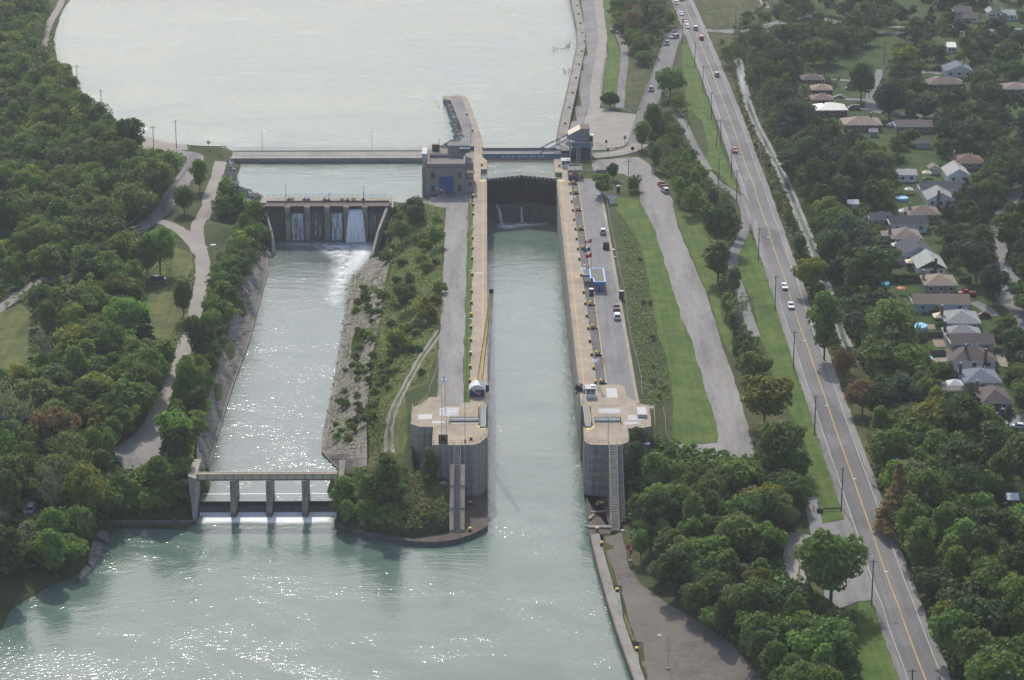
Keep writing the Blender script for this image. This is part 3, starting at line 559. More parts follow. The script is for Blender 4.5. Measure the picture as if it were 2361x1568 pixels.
# --- right wall
rw = thing('lock_wall', 'long pale concrete lock wall with two yellow lines, right side of the chamber', 'lock wall', (26, 770, 0))
p = MB(); p.prism([(XR, 655), (XR, 883), (26, 883), (26, 893.4), (23.6, 893.4), (23.5, 900), (23.7, 914), (26.2, 914), (26.2, 904), (28.7, 904), (28.7, 655)], -18, .06, 0, 1)
p.build('wall', ['deck', 'wall_concrete'], rw, world=True)
for x, y0, y1 in ((25.3, 655, 882), (31.3, 651, 876)):
    MB().box(x - .09, x + .09, y0, y1, .065, .082).build('painted_line', 'line_yellow', rw, world=True)
MB().box(23.85, 24.3, 657, 882, .065, .28).build('fender_rail', 'concrete', rw, world=True)
MB().lathe([(1.3, .066), (1.3, .09)], 12, (25.4, 881.5, 0)).build('hinge_pad', 'pale_yellow', rw, world=True)
MB().box(26.2, 28.5, W(23, 660, 962)[1] - .5, W(23, 660, 962)[1] + .5, .066, .08).build('painted_bar', 'pale_yellow', rw, world=True)
j = MB()
for y in np.arange(660, 880, 6.7): j.box(24.5, 28.69, y, y + .08, .0615, .066)
j.build('expansion_joint', 'dark_concrete', rw, world=True)
hp = MB().prism([(26, 883), (26, 893.4), (24, 893.4), (24, 884)], -1, -.9); 
tag(MB().box(28.7, 31.25, 656.6, 877, -.6, .045).build('service_strip', 'dark_asphalt'), 'dark asphalt strip carrying the mooring machines', 'pavement', kind='structure')
tag(MB().box(31.25, 38.3, 656.6, 884, -.6, .05).build('lock_plaza', 'plaza'), 'grey asphalt service road along the right lock wall', 'pavement', kind='structure')
tag(MB().box(38.3, 39.25, 640, 858, -.8, .17).build('kerb', 'concrete'), 'pale concrete kerb at the edge of the lock service road', 'kerb', kind='structure')
tag(MB().prism([W(33, 1000, 440), W(33, 1150, 440), W(33, 1190, 610), W(33, 1130, 570), W(33, 1085, 545), W(33, 1068, 465)], -.5, .056).build('asphalt_patch', 'black'), 'fresh black asphalt patch at the end of the service road', 'pavement', kind='structure')
for (rc, x, y) in ((23, 628, 275), (23, 712, 890), (33, 815, 243)):
    X, Y = W(rc, x, y); h = thing('hatch', 'grey hatch plate with pale rim ' + {275: 'in the dark strip below the red door hut', 890: 'beside the blue edged office canopy', 243: 'near the short white lattice mast'}[y], 'hatch', (X, Y, .05))
    MB().box(-.75, .75, -1.3, 1.3, 0, .03).build('rim', 'lightgrey', h); MB().box(-.6, .6, -1.1, 1.1, .03, .05).build('plate', 'steel_blue', h)
# --- upper gate leaves
def gate_leaf(p0, p1, label, zb=-9.6, zt=.35):
    a, b = Vector((*p0, 0)), Vector((*p1, 0)); L = (b - a).length; ang = math.atan2(b.y - a.y, b.x - a.x)
    g = thing('gate_leaf', label, 'lock gate', (*p0, 0), ang)
    MB().box(0, L, -.55, .55, zb, -.7).build('skin', 'gate', g)
    r = MB(); s = -1 if abs(ang) < 1 else 1
    y0, y1 = sorted((s * .56, s * .86))
    for x in np.linspace(.3, L - .3, 9): r.box(x - .16, x + .16, y0, y1, zb, -1.3)
    for z in (-8, -5.5, -3.2, -1.6): r.box(.1, L - .1, y0, y1 - .06 if s > 0 else y1, z, z + .22)
    r.build('rib', 'gate', g)
    MB().box(0, L, -.75, .75, .14, zt).build('walkway', 'grey', g)
    m = MB()
    for x in np.linspace(.2, L - .2, 9): m.box(x - .2, x + .2, -.5, .5, -.7, .14)
    m.box(.1, L - .1, -.08, .08, -.5, -.2); m.build('walkway_support', 'black', g)
    m = MB(); rail(m, [(0.2, -.7, zt), (L - .2, -.7, zt)], gap=1.7); m.build('railing', 'pale_yellow', g); m = MB(); rail(m, [(0.2, .7, zt), (L - .2, .7, zt)], gap=1.7)
    m.build('railing', 'pale_yellow', g); return g
gate_leaf((XL, 884), (11.5, 889.2), 'left leaf of the closed dark steel gate across the lock head')
gate_leaf((XR, 884), (11.6, 889.2), 'right leaf of the closed dark steel gate across the lock head')
bw = MB(); arc = [(XL + .02, 883), *[(XL + .02 + 24.46 * k / 12, 883 + 3.2 * math.sin(math.pi * k / 12)) for k in range(1, 12)], (XR - .02, 883), (XR - .02, 899), (XL + .02, 899)]
bw.prism(arc, -18, -9.7); tag(bw.build('sill_wall', 'dark_concrete'), 'dark curved concrete sill wall under the closed lock gate', 'wall')
def streak_mat(name, c, scale, lo, hi, sx=1.0):
    m, t, b = _nt(name); n = _noise(t, _pos(t, 2.6 * sx, .6, .16), scale, 6, .7); n2 = _noise(t, _pos(t, 1, 1, .35), 1.6, 4)
    t.links.new(_ramp(t, _noise(t, _pos(t, 3.2, .8, .10), 1.0, 5, .7), [(.38, tuple(x * .66 for x in c)), (.49, c)]), b.inputs['Base Color']); b.inputs['Roughness'].default_value = .6
    t.links.new(_ramp(t, _math(t, 'ADD', _math(t, 'MULTIPLY', n, .75), _math(t, 'MULTIPLY', n2, .25)), [(lo, (0, 0, 0)), (hi, (1, 1, 1))]), b.inputs['Alpha']); return m
M['spray'] = streak_mat('falling_water', (.80, .84, .84), 1.0, .38, .56)
M['spray_thin'] = streak_mat('thin_falling_water', (.72, .77, .80), 1.0, .50, .66)
M['spray_full'] = streak_mat('heavy_falling_water', (.95, .97, .96), 1.0, .06, .28)
def foam_mat(name, lo, hi, scale=.35):
    m, t, b = _nt(name); n = _noise(t, _pos(t), scale, 7, .72, .6)
    b.inputs['Base Color'].default_value = (.86, .88, .87, 1); b.inputs['Roughness'].default_value = .7
    a = _ramp(t, n, [(lo, (0, 0, 0)), (hi, (1, 1, 1))])
    uv = t.nodes.new('ShaderNodeVertexColor'); uv.layer_name = 'fade'
    t.links.new(_math(t, 'MULTIPLY', a, uv.outputs[0]), b.inputs['Alpha']); return m
M['foam'] = foam_mat('foam', .34, .62); M['foam_heavy'] = foam_mat('heavy_foam', -.0, .28)
def foam(name, poly, z, m, label, step=1.6, edge=4.0):
    q = np.array(poly); gx, gy = np.meshgrid(np.arange(q[:, 0].min(), q[:, 0].max() + step, step), np.arange(q[:, 1].min(), q[:, 1].max() + step, step))
    ny_, nx_ = gx.shape; ins = inside(gx.ravel(), gy.ravel(), poly); d = np.full(gx.size, 1e9); n = len(poly)
    for i in range(n):
        a, b = q[i], q[(i + 1) % n]; ab = b - a; t_ = np.clip(((gx.ravel() - a[0]) * ab[0] + (gy.ravel() - a[1]) * ab[1]) / (ab @ ab), 0, 1)
        d = np.minimum(d, np.hypot(gx.ravel() - a[0] - t_ * ab[0], gy.ravel() - a[1] - t_ * ab[1]))
    al = np.where(ins, np.clip(d / edge, 0, 1), 0); mb = MB(); mb.v = [(float(x), float(y), z) for x, y in zip(gx.ravel(), gy.ravel())]
    for jj in range(ny_ - 1):
        for ii in range(nx_ - 1):
            k = jj * nx_ + ii
            if max(al[k], al[k + 1], al[k + nx_], al[k + nx_ + 1]) > 0: mb.f.append((k, k + 1, k + nx_ + 1, k + nx_)); mb.m.append(0)
    o = mb.build(name, m); ca = o.data.color_attributes.new('fade', 'FLOAT_COLOR', 'POINT')
    ca.data.foreach_set('color', np.repeat(al[:, None], 4, 1).astype(np.float32).ravel())
    return tag(o, label, 'foam', kind='stuff')
for lab, xs_, yt, zt, drop, wd in (('bent white jet of leak water on the left of the lock gate', (2.6, 4.6), 882.6, -8.9, 4.4, .55), ('straight thin jet of leak water under the middle of the lock gate', (11.4, 11.6), 881.6, -9.5, 1.2, .4)):
    m = MB(); L_, R_ = [], []
    for k in range(9):
        t_ = k / 8; x = xs_[0] + (xs_[1] - xs_[0]) * t_ ** .8; y = yt - drop * t_ ** .7; z = zt + (WL_LOW + .1 - zt) * t_ ** 1.6
        L_.append((x - wd * (.5 + t_ * .6), y, z)); R_.append((x + wd * (.5 + t_ * .6), y, z))
    m.strip(L_, R_); tag(m.build('water_jet', 'spray'), lab, 'water jet')
foam('gate_foam', [(1, 881), (22, 881.5), (21, 877), (12, 874), (5, 871), (2, 875)], WL_LOW + .04, 'foam', 'thin foam where the gate leaks fall into the chamber', .8, 3)
# --- left lower block
lb = thing('gate_block', 'left massive grey concrete block at the lower lock entrance, blue hut on top', 'concrete block', (-10, 630, 0))
LBP = [W(32, 1690, 440), W(32, 1645, 455), W(32, 1640, 553), W(32, 1540, 557), W(32, 1470, 615), W(32, 1400, 640), W(32, 1378, 785), W(32, 1450, 810), W(32, 1572, 812), W(32, 1563, 968), W(32, 1780, 968), W(32, 1920, 966), W(32, 1975, 950), W(32, 2015, 915), (XL, 615), (XL, 622), (-3.1, 622), (-3.1, 638.5), (XL, 638.5), (XL, 654.96), (-5.4, 657.4)]
ob = MB().prism(LBP, -18, .05, 0, 1).build('block', ['deck', 'wall_concrete'], lb, world=True)
cut(ob, [(-10.4, -2.7, 624.8, 630.4, -4, 1)])
m = MB(); m.box(-10.3, -3.0, 629.2, 630.0, -.5, -.1); m.box(-10.3, -3.0, 626.2, 626.9, -.7, -.35); m.box(-10.3, -3.0, 625.2, 625.6, -1, -.75)
for x in (-9.5, -7, -5, -3.6): m.box(x - .15, x + .15, 625.1, 630.1, -1.4, -.9)
m.build('machinery', 'lightgrey', lb, world=True)
MB().box(-10.25, -3.05, 628.2, 629.2, -.6, -.2).build('machinery_cover', 'steel_blue', lb, world=True)
for nm, (a, b), mt in (('hatch', (W(32, 1722, 557), W(32, 1810, 474)), 'offwhite'), ('hatch', (W(32, 1443, 748), W(32, 1565, 704)), 'offwhite'), ('hatch', (W(32, 1560, 783), W(32, 1672, 763)), 'offwhite'), ('hatch', (W(32, 1625, 720), W(32, 1792, 647)), 'lightgrey'), ('slot_cover', (W(32, 1650, 627), W(32, 1806, 619)), 'steel_dark')):
    MB().box(a[0], b[0], a[1], b[1], .052, .085).build(nm, mt, lb, world=True)
MB().prism([W(32, 1940, 802), W(32, 2000, 800), W(32, 2022, 815), W(32, 2020, 832), W(32, 1985, 832)], .052, .075).build('hinge_pad', 'pale_yellow', lb, world=True)
m = MB()
m = MB(); rail(m, [(*W(32, 1705, 785), .05), (*W(32, 1705, 728), .05), (*W(32, 1968, 728), .05), (*W(32, 1968, 640), .05), (*W(32, 2025, 610), .05), (*W(32, 2010, 545), .05)]); m.build('railing', 'pale_yellow', lb, world=True)
m = MB(); rail(m, [(*W(32, 1715, 788), .05), (*W(32, 1965, 788), .05)]); m.build('railing', 'pale_yellow', lb, world=True)
m = MB(); rail(m, [(*W(32, 1385, 770), .05), (*W(32, 1397, 645), .05)]); m.build('railing', 'pale_yellow', lb, world=True)
m = MB(); rail(m, [(*W(32, 1448, 640), .05), (*W(32, 1472, 620), .05), (*W(32, 1525, 572), .05)]); m.build('railing', 'pale_yellow', lb, world=True)
m = MB(); rail(m, [(*W(32, 2025, 900), .05), (*W(32, 2022, 790), .05)]); m.build('railing', 'pale_yellow', lb, world=True)
m = MB(); rail(m, [(*W(32, 1572, 958), .05), (*W(32, 1576, 818), .05)]); m.build('railing', 'pale_yellow', lb, world=True)
m = MB(); rail(m, [(*W(32, 1572, 962), .05), (*W(32, 1755, 964), .05)]); m.build('railing', 'grey', lb, world=True)
m = MB(); rail(m, [(*W(32, 1812, 964), .05), (*W(32, 1950, 958), .05), (*W(32, 2018, 905), .05)]); m.build('railing', 'grey', lb, world=True)
# open lower gate leaves in their recesses
def open_leaf(x0, x1, label):
    g = thing('gate_leaf', label, 'lock gate', ((x0 + x1) / 2, 630, 0))
    a = (x1 - x0) / 2
    MB().box(-a, a, -7.8, 7.9, -16.5, -.3).build('skin', 'gate', g)
    MB().box(-a * .75, a * .75, -8.2, 8, .12, .38).build('walkway', 'grey', g)
    m = MB(); rail(m, [(-a * .75, -8, .38), (-a * .75, 8, .38)]); m.build('railing', 'pale_yellow', g); m = MB(); rail(m, [(a * .75, -8, .38), (a * .75, 8, .38)]); m.build('railing', 'pale_yellow', g)
    m = MB()
    for y in (-7, -3.5, 0, 3.5, 7): m.box(-a * .8, a * .8, y - .2, y + .2, -.3, .12)
    m.box(-.1, .1, -7.2, 7.2, -.25, -.05); m.build('walkway_support', 'black', g)
open_leaf(-2.95, -.85, 'open lower lock gate leaf with grey walkway, folded into the left block')
open_leaf(24.0, 26.1, 'open lower lock gate leaf with grey walkway, folded into the right block')
# blue hut with white arched roof
Yh = 646.4
h = thing('control_hut', 'navy blue hut with a white arched roof on the left block', 'hut', (-3.45, Yh + 2, .05))
MB().box(-5.45, -1.45, Yh, Yh + 4, .06, 2.0).build('wall', 'navy', h, world=True)
m = MB(); n = 10; pr = [(-5.65 + 4.4 * k / n, 2.0 + 1.35 * math.sin(math.pi * k / n) ** .8) for k in range(n + 1)]
m.add([(x, y, z) for y in (Yh - .15, Yh + 4.15) for x, z in pr], [(k, k + 1, k + n + 2, k + n + 1) for k in range(n)] + [tuple(range(n, -1, -1)), tuple(range(n + 1, 2 * n + 2))]); m.build('roof', 'tarp', h, world=True)
MB().box(-3.3, -2.5, Yh - .05, Yh, .5, 1.45).build('panel', 'orange', h, world=True)
MB().box(-4.0, -3.55, Yh - .05, Yh, .95, 1.5).build('panel', 'lightgrey', h, world=True)
MB().box(-4.6, -4.1, Yh - .05, Yh, 1.55, 1.9).build('notice', 'white', h, world=True)
m = MB(); rail(m, [(-6.6, 647, .05), (-6.6, 656, .05), (-5.6, 656.5, .05)], 1.6); m.build('handrail', 'grey', h, world=True)
# ship arrester boom, raised
bo = thing('arrester_boom', 'tall raised yellow lattice boom standing on the left lock wall', 'boom', (-3.05, 653, .05))
A, B = Vector((-3.05, 652, .3)), Vector((.45, 649, 28.2)); dx = (B - A).normalized(); sx = Vector((1, 0, 0)); sx = (sx - dx * sx.dot(dx)).normalized(); sy = dx.cross(sx)
m = MB(); ch = [(-1, -1), (1, -1), (1, 1), (-1, 1)]
def bp(i, t_):
    wv = .66 * (1 - t_) + .28 * t_; a, b = ch[i]; return A + (B - A) * t_ + sx * (a * wv) + sy * (b * wv)
for i in range(4): m.tube(bp(i, 0), bp(i, 1), .13, 5)
for k in range(18):
    t0, t1 = k / 18, (k + 1) / 18
    for i in range(4): m.tube(bp(i, t0), bp((i + 1) % 4, t1), .065, 4); m.tube(bp(i, t1), bp((i + 1) % 4, t1), .06, 4)
m.build('lattice', 'yellow', bo, world=True)
MB().box(-.2, .95, 648.5, 649.6, 28.0, 29.2).build('head', 'steel_dark', bo, world=True)
m = MB(); m.tube((.75, 649, 28), (-.35, 652, .5), .06, 5); m.tube((.3, 649, 28), (-.6, 652, .6), .05, 5); m.build('cable', 'steel_dark', bo, world=True)
m = MB(); m.prism([(-4.0, 650.6), (-1.9, 650.6), (-1.9, 653), (-4.0, 653)], .06, 1.1); m.build('pedestal', 'yellow', bo, world=True)
MB().box(-1.2, -.3, 650.5, 653, .07, 1.9).build('winch', 'navy', bo, world=True)
# signal board and lattice mast on the left block
def lattice(mb, base, h, w0, w1, n, r=.06):
    c = [(-1, -1), (1, -1), (1, 1), (-1, 1)]
    pt = lambda i, t_: Vector(base) + Vector((c[i % 4][0] * (w0 + (w1 - w0) * t_), c[i % 4][1] * (w0 + (w1 - w0) * t_), h * t_))
    for i in range(4): mb.tube(pt(i, 0), pt(i, 1), r, 4)
    for k in range(n):
        for i in range(4): mb.tube(pt(i, k / n), pt(i + 1, (k + 1) / n), r * .55, 4); mb.tube(pt(i, (k + 1) / n), pt(i + 1, (k + 1) / n), r * .5, 4)
ms = thing('signal_mast', 'tall pale lattice mast with a white camera on the left block', 'mast', (-11.7, 611.4, .05))
m = MB(); lattice(m, (-11.7, 611.4, .05), 16.2, .75, .4, 16, .05); m.build('lattice', 'offwhite', ms, world=True)
m = MB(); m.lathe([(.55, 0), (.55, .3)], 10, (-11.6, 611.4, 16.3)); m.lathe([(.3, .35), (.38, .8), (.28, 1.2), (.1, 1.4)], 10, (-11.6, 611.4, 16.3)); m.build('camera', 'white', ms, world=True)
sb = thing('signal_board', 'black ship signal board with round amber lamps on the left block', 'signal', (-11.9, 610.1, .05))
MB().box(-13.05, -10.75, 610.0, 610.35, .05, 2.4).build('board', 'black', sb, world=True)
for z in (2.05, 1.45, .45):
    for x in (-12.65, -11.9, -11.15):
        if z == 1.45 and x == -11.9: continue
        MB().box(x - .17, x + .17, 609.92, 610.0, z - .12, z + .12).build('lamp', 'amber', sb, world=True)
# left stairs with stepped side walls
def stairs(root, p, q, w_, n, m_step, m_side, rails='grey', thick=.12, sw_=.07):
    """open flight from p (top) to q (foot), running along the lock axis"""
    a, b = Vector(p), Vector(q); s = MB()
    for i in range(n):
        t_ = (i + .5) / n; c = a + (b - a) * t_; dy = abs(b.y - a.y) / n * .75
        s.box(c.x - w_ / 2, c.x + w_ / 2, c.y - dy / 2, c.y + dy / 2, c.z - thick, c.z)
    s.build('steps', m_step, root, world=True)
    for sgn in (-1, 1):
        m = MB(); o = Vector((sgn * (w_ / 2 + sw_), 0, 0)); m.add([a + o + Vector((dx_, 0, dz_)) for dx_ in (-sw_, sw_) for dz_ in (-.3, .12)] + [b + o + Vector((dx_, 0, dz_)) for dx_ in (-sw_, sw_) for dz_ in (-.3, .12)], [(0, 1, 3, 2), (4, 6, 7, 5), (0, 4, 5, 1), (2, 3, 7, 6), (1, 5, 7, 3), (0, 2, 6, 4)])
        m.build('stringer', m_side, root, world=True)
        m = MB(); k = max(4, n // 4)
        for i in range(k + 1):
            c = a + (b - a) * i / k + o; m.tube(c, c + Vector((0, 0, 1.0)), .035, 4)
        for z in (.5, 1.0): m.tube(a + o + Vector((0, 0, z)), b + o + Vector((0, 0, z)), .035, 4)
        m.build('handrail', rails, root, world=True)
st = thing('stairway', 'steep grey steel stairway between concrete side walls, left block', 'stairs', (-8.25, 597, -7))
stairs(st, (-8.25, 608.9, .05), (-8.25, 585, -13.9), 1.35, 46, 'grey', 'grey', 'lightgrey')
for k in range(3):
    t0, t1 = .25 + .25 * k, .25 + .25 * (k + 1) - (.0 if k < 2 else .01); ya, yb = 608.9 - 23.9 * t0, 608.9 - 23.9 * t1; za, zb = .05 - 13.95 * t0 + .55 - .12 * k, .05 - 13.95 * t1 + .75 - .12 * k
    for xa, xb in ((-10.1, -9.1), (-7.4, -6.4)): MB().prism([(xa, ya), (xb, ya), (xb, yb), (xa, yb)], -17, [za, za, zb, zb]).build('side_wall', 'deck', st, world=True)
    MB().prism([(-9.09, ya), (-7.41, ya), (-7.41, yb), (-9.09, yb)], -17, [za - 1.0, za - 1.0, zb - 1.2, zb - 1.2]).build('base', 'concrete', st, world=True)
# lower left apron and quay
qa = thing('quay_wall', 'curved concrete quay around the tip of the island', 'quay wall', (-18, 585, -14))
tipo = [W(42, 722, 195, -13.9), W(42, 800, 245, -13.9), W(42, 900, 280, -13.9), W(42, 1150, 335, -13.9), W(42, 1400, 378, -13.9), W(42, 1600, 382, -13.9), W(42, 1760, 362, -13.9), W(42, 1900, 318, -13.9), W(42, 2000, 270, -13.9), W(42, 2040, 240, -13.9)]
tipi = [(tipo[0][0] + 1.1, 597), (tipo[0][0] + 1.3, 591.5), (tipo[1][0] + .6, tipo[1][1] + 1.3)] + [(x, y + 1.3) for x, y in tipo[2:5]] + [(-11, 583.3), (-9.8, 584.5), (-6.35, 584.5), (-6.3, 608.5), (XL - .05, 608.5)]
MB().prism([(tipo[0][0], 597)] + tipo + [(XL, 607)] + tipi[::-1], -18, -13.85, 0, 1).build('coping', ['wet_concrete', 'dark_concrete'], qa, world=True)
MB().box(XL - 5.7, XL - .04, 608.4, 609.5, -18, -13.86).build('footing', 'wet_concrete', qa, world=True)
# --- right lower block
rb = thing('gate_block', 'right massive stained concrete block at the lower lock entrance, white cabin on top', 'concrete block', (32, 630, 0))
RBP = [(XR, 655), (XR, 638.5), (26.3, 638.5), (26.3, 622), (XR, 622), (XR, 615), W(33, 722, 930), W(33, 745, 955), W(33, 790, 966), W(33, 940, 967), W(33, 1045, 962), W(33, 1105, 942), W(33, 1113, 905), W(33, 1095, 825), W(33, 1200, 828), W(33, 1300, 805), W(33, 1292, 740), W(33, 1268, 625), W(33, 1190, 608), (38.6, 656.4), (28.7, 656.4), (28.7, 654.96)]
ob = MB().prism(RBP, -18, .055, 0, 1).build('block', ['deck', 'stained_concrete'], rb, world=True)
cut(ob, [(26.9, 33.8, 624.2, 630, -4, 1)])
m = MB(); m.box(27, 33.6, 629.2, 629.9, -.5, -.1); m.box(27, 33.6, 625.8, 626.5, -.7, -.35); m.box(28, 32, 624.9, 625.3, -1, -.75)
for x in (28, 30, 32, 33.2): m.box(x - .15, x + .15, 624.4, 629.9, -1.4, -.9)
m.build('machinery', 'lightgrey', rb, world=True); MB().box(27, 33.6, 628, 629.2, -.6, -.2).build('machinery_cover', 'steel_blue', rb, world=True)
for nm, (a, b), mt in (('hatch', (W(33, 920, 563), W(33, 1000, 482)), 'offwhite'), ('slot_cover', (W(33, 855, 634), W(33, 1030, 627)), 'grey'), ('hatch', (W(33, 850, 700), W(33, 1030, 655)), 'lightgrey'), ('hatch', (W(33, 1105, 758), W(33, 1225, 712)), 'lightgrey'), ('hatch', (W(33, 1075, 795), W(33, 1190, 770)), 'lightgrey')):
    MB().box(a[0], b[0], a[1], b[1], .058, .09).build(nm, mt, rb, world=True)
c_ = W(33, 1222, 735); MB().box(c_[0] - 1.2, c_[0] + 1.2, c_[1], c_[1] + 6, .09, 1.0).build('vent_housing', 'offwhite', rb, world=True)
MB().prism([W(33, 737, 838), W(33, 790, 834), W(33, 815, 815), W(33, 812, 806), W(33, 775, 806), W(33, 740, 825)], .058, .08).build('hinge_pad', 'pale_yellow', rb, world=True)
MB().box(*(lambda a, b: (a[0], b[0], a[1], b[1]))(W(33, 745, 855), W(33, 770, 845)), .058, .08).build('painted_mark', 'line_yellow', rb, world=True)
m = MB(); rail(m, [(*W(33, 783, 795), .05), (*W(33, 780, 722), .05), (*W(33, 1040, 722), .05), (*W(33, 1046, 795), .05)]); m.build('railing', 'pale_yellow', rb, world=True)
m = MB(); rail(m, [(*W(33, 810, 798), .05), (*W(33, 1035, 798), .05)]); m.build('railing', 'pale_yellow', rb, world=True)
m = MB(); rail(m, [(*W(33, 712, 620), .05), (*W(33, 715, 500), .05)]); m.build('railing', 'pale_yellow', rb, world=True)
m = MB(); rail(m, [(*W(33, 1192, 630), .05), (*W(33, 1196, 612), .05), (*W(33, 1315, 612), .05)]); m.build('railing', 'pale_yellow', rb, world=True)
m = MB(); rail(m, [(*W(33, 1270, 640), .05), (*W(33, 1296, 780), .05)]); m.build('railing', 'pale_yellow', rb, world=True)
m = MB(); rail(m, [(*W(33, 730, 925), .05), (*W(33, 760, 955), .05), (*W(33, 850, 962), .05), (*W(33, 935, 962), .05)]); m.build('railing', 'grey', rb, world=True)
m = MB(); rail(m, [(*W(33, 1050, 956), .05), (*W(33, 1100, 938), .05), (*W(33, 1108, 905), .05), (*W(33, 1094, 830), .05), (*W(33, 1250, 815), .05)]); m.build('railing', 'grey', rb, world=True)
cb = thing('control_cabin', 'small white cabin with big windows and blue trim on the right block', 'cabin', (26.65, 646.5, .06))
MB().box(25.4, 27.9, 645, 648.4, .06, 1.15).build('wall', 'white', cb, world=True)
MB().box(25.42, 27.88, 645.02, 648.38, 1.151, 2.25).build('window', 'glass_blue', cb, world=True)
m = MB()
for x in (25.42, 26.62, 27.84): m.box(x - .05, x + .05, 644.97, 645.03, 1.15, 2.25)
m.box(25.42, 27.84, 644.98, 645.02, 1.66, 1.7); m.build('window_frame', 'white', cb, world=True); MB().box(25.3, 28.0, 644.9, 648.5, 2.251, 2.6).build('fascia', 'navy', cb, world=True)
MB().box(25.25, 28.05, 644.85, 648.55, 2.601, 2.68).build('roof', 'offwhite', cb, world=True); m = MB(); m.box(26.7, 27.9, 646.3, 647.4, 2.682, 3.05); m.build('air_conditioner', 'white', cb, world=True)
rc_ = thing('boom_receiver', 'dark steel boom receiver arm hanging at the right lock edge', 'machine', (23.6, 651, .3))
m = MB(); m.box(22.7, 24.9, 650.5, 652.3, .1, 1.3, tilt=(0, .5)); m.tube((22.9, 651, -.8), (24.6, 651.5, 1.9), .25, 6); m.build('arm', 'black', rc_, world=True); MB().box(24.6, 25.3, 649.4, 651, .07, 1.1).build('drum', 'navy', rc_, world=True)
ys_ = thing('stairway', 'yellow railed open steel stairway on the outer side of the right block', 'stairs', (42, 632, -2.5))
stairs(ys_, (42.1, 636.5, .05), (42.1, 626, -5.4), 1.4, 24, 'grey', 'yellow', 'pale_yellow')
MB().box(41.3, 42.9, 636.5, 638.6, -.1, .05).build('landing', 'grey', ys_, world=True)
MB().box(41.2, 43.2, 623.8, 626, -6.4, -5.4).build('foot_slab', 'concrete', ys_, world=True)
ss = thing('stairway', 'long grey double stairway with a yellow middle rail, front of the right block', 'stairs', (31, 597, -7))
stairs(ss, (30.85, 608.9, .05), (30.5, 585.2, -13.75), 1.55, 50, 'lightgrey', 'deck', 'yellow', .16, .16)
stairs(ss, (32.45, 608.9, .05), (32.2, 588, -12.4), 1.3, 44, 'grey', 'grey', 'grey', .16)
for k in range(6):
    t_ = k / 6; yb = 608.8 - 23.4 * t_; MB().box(29.75, 33.2, yb - 3.9, yb - .02, -17, -14.05 * (k + 1) / 6 - .35).build('base', 'wall_concrete', ss, world=True)
MB().box(29.5, 29.74, 586, 608.7, -17, -13.2).build('side_wall', 'wall_concrete', ss, world=True)
fl_ = thing('quay_apron', 'wet brown concrete apron below the right block', 'quay', (27, 598, -14))
MB().prism([QLOW[0], QLOW[1], QLOW[2], (QLOW[2][0] + 5, QLOW[2][1] + .5), (29.4, 584.5), (29.4, 609.5), (XR, 609.5)], -18, -13.75, 0, 1).build('slab', ['wet_concrete', 'dark_concrete'], fl_, world=True)
for i, (rc, x, y, ln, rz_, tl) in enumerate(((43, 838, 60, 5.2, 1.45, .35), (43, 845, 130, 4.2, .45, .2), (43, 785, 170, 3.6, 1.2, .1), (43, 835, 248, 6.5, .03, 0), (43, 890, 258, 7.5, -.03, 0))):
    X, Y = W(rc, x, y, -13.6); o = MB().box(-ln / 2, ln / 2, -.35, .35, 0, .32).build('plank', 'concrete' if i < 3 else 'grey'); o.location = (X, Y, -13.72 + tl); o.rotation_euler = (0, tl * .5, rz_)
    tag(o, ['long pale beam tilted upright on the lower right apron', 'pale beam lying askew near the lower right bollard', 'short yellowish beam at the lower right quay edge', 'grey beam half hidden behind another at the foot of the stairs', 'grey concrete beam lying across the foot of the long stairs'][i], 'beam')
# --- right quay below and right bank upstream
def quaywall(name, pts, wd, z0, z1, side, label, mt='concrete', hgt=0):
    mb = MB(); inn = []
    for i, p in enumerate(pts):
        a, b = pts[max(i - 1, 0)], pts[min(i + 1, len(pts) - 1)]; L = math.dist(a, b); nx_, ny_ = (b[1] - a[1]) / L, -(b[0] - a[0]) / L
        inn.append((p[0] + nx_ * wd * side, p[1] + ny_ * wd * side))
    r = thing(name, label, 'quay wall', (*pts[len(pts) // 2], z1))
    for i in range(len(pts) - 1): mb.prism([pts[i], pts[i + 1], inn[i + 1], inn[i]], z0, z1, 0, 1)
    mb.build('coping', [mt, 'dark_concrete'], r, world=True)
    if hgt:
        for i in range(len(pts) - 1):
            o = MB(); off = [(p[0] + (q[0] - p[0]) * .10, p[1] + (q[1] - p[1]) * .10) for p, q in zip(pts, inn)]
            o.prism([pts[i], pts[i + 1], off[i + 1], off[i]], z1 + .002, z1 + hgt); o.build('kerb_beam', 'wood', r, world=True)
    return r
quaywall('quay_wall', QLOW[2:], 2.5, -18, -13.45, -1, 'straight concrete quay wall along the lower right basin', 'grey_concrete', .28)
quaywall('quay_wall', QR, 4.0, -7, .12, 1, 'pale concrete quay wall curving along the upstream right bank', 'grey_concrete', .2)
MB().prism([(23.8, 914), (26.3, 914), QR[0], (QR[0][0] + 3.6, QR[0][1]), (28.5, 918), (28.5, 904), (26.2, 904)], -7, .1).build('quay_end', 'concrete', rw, world=True)
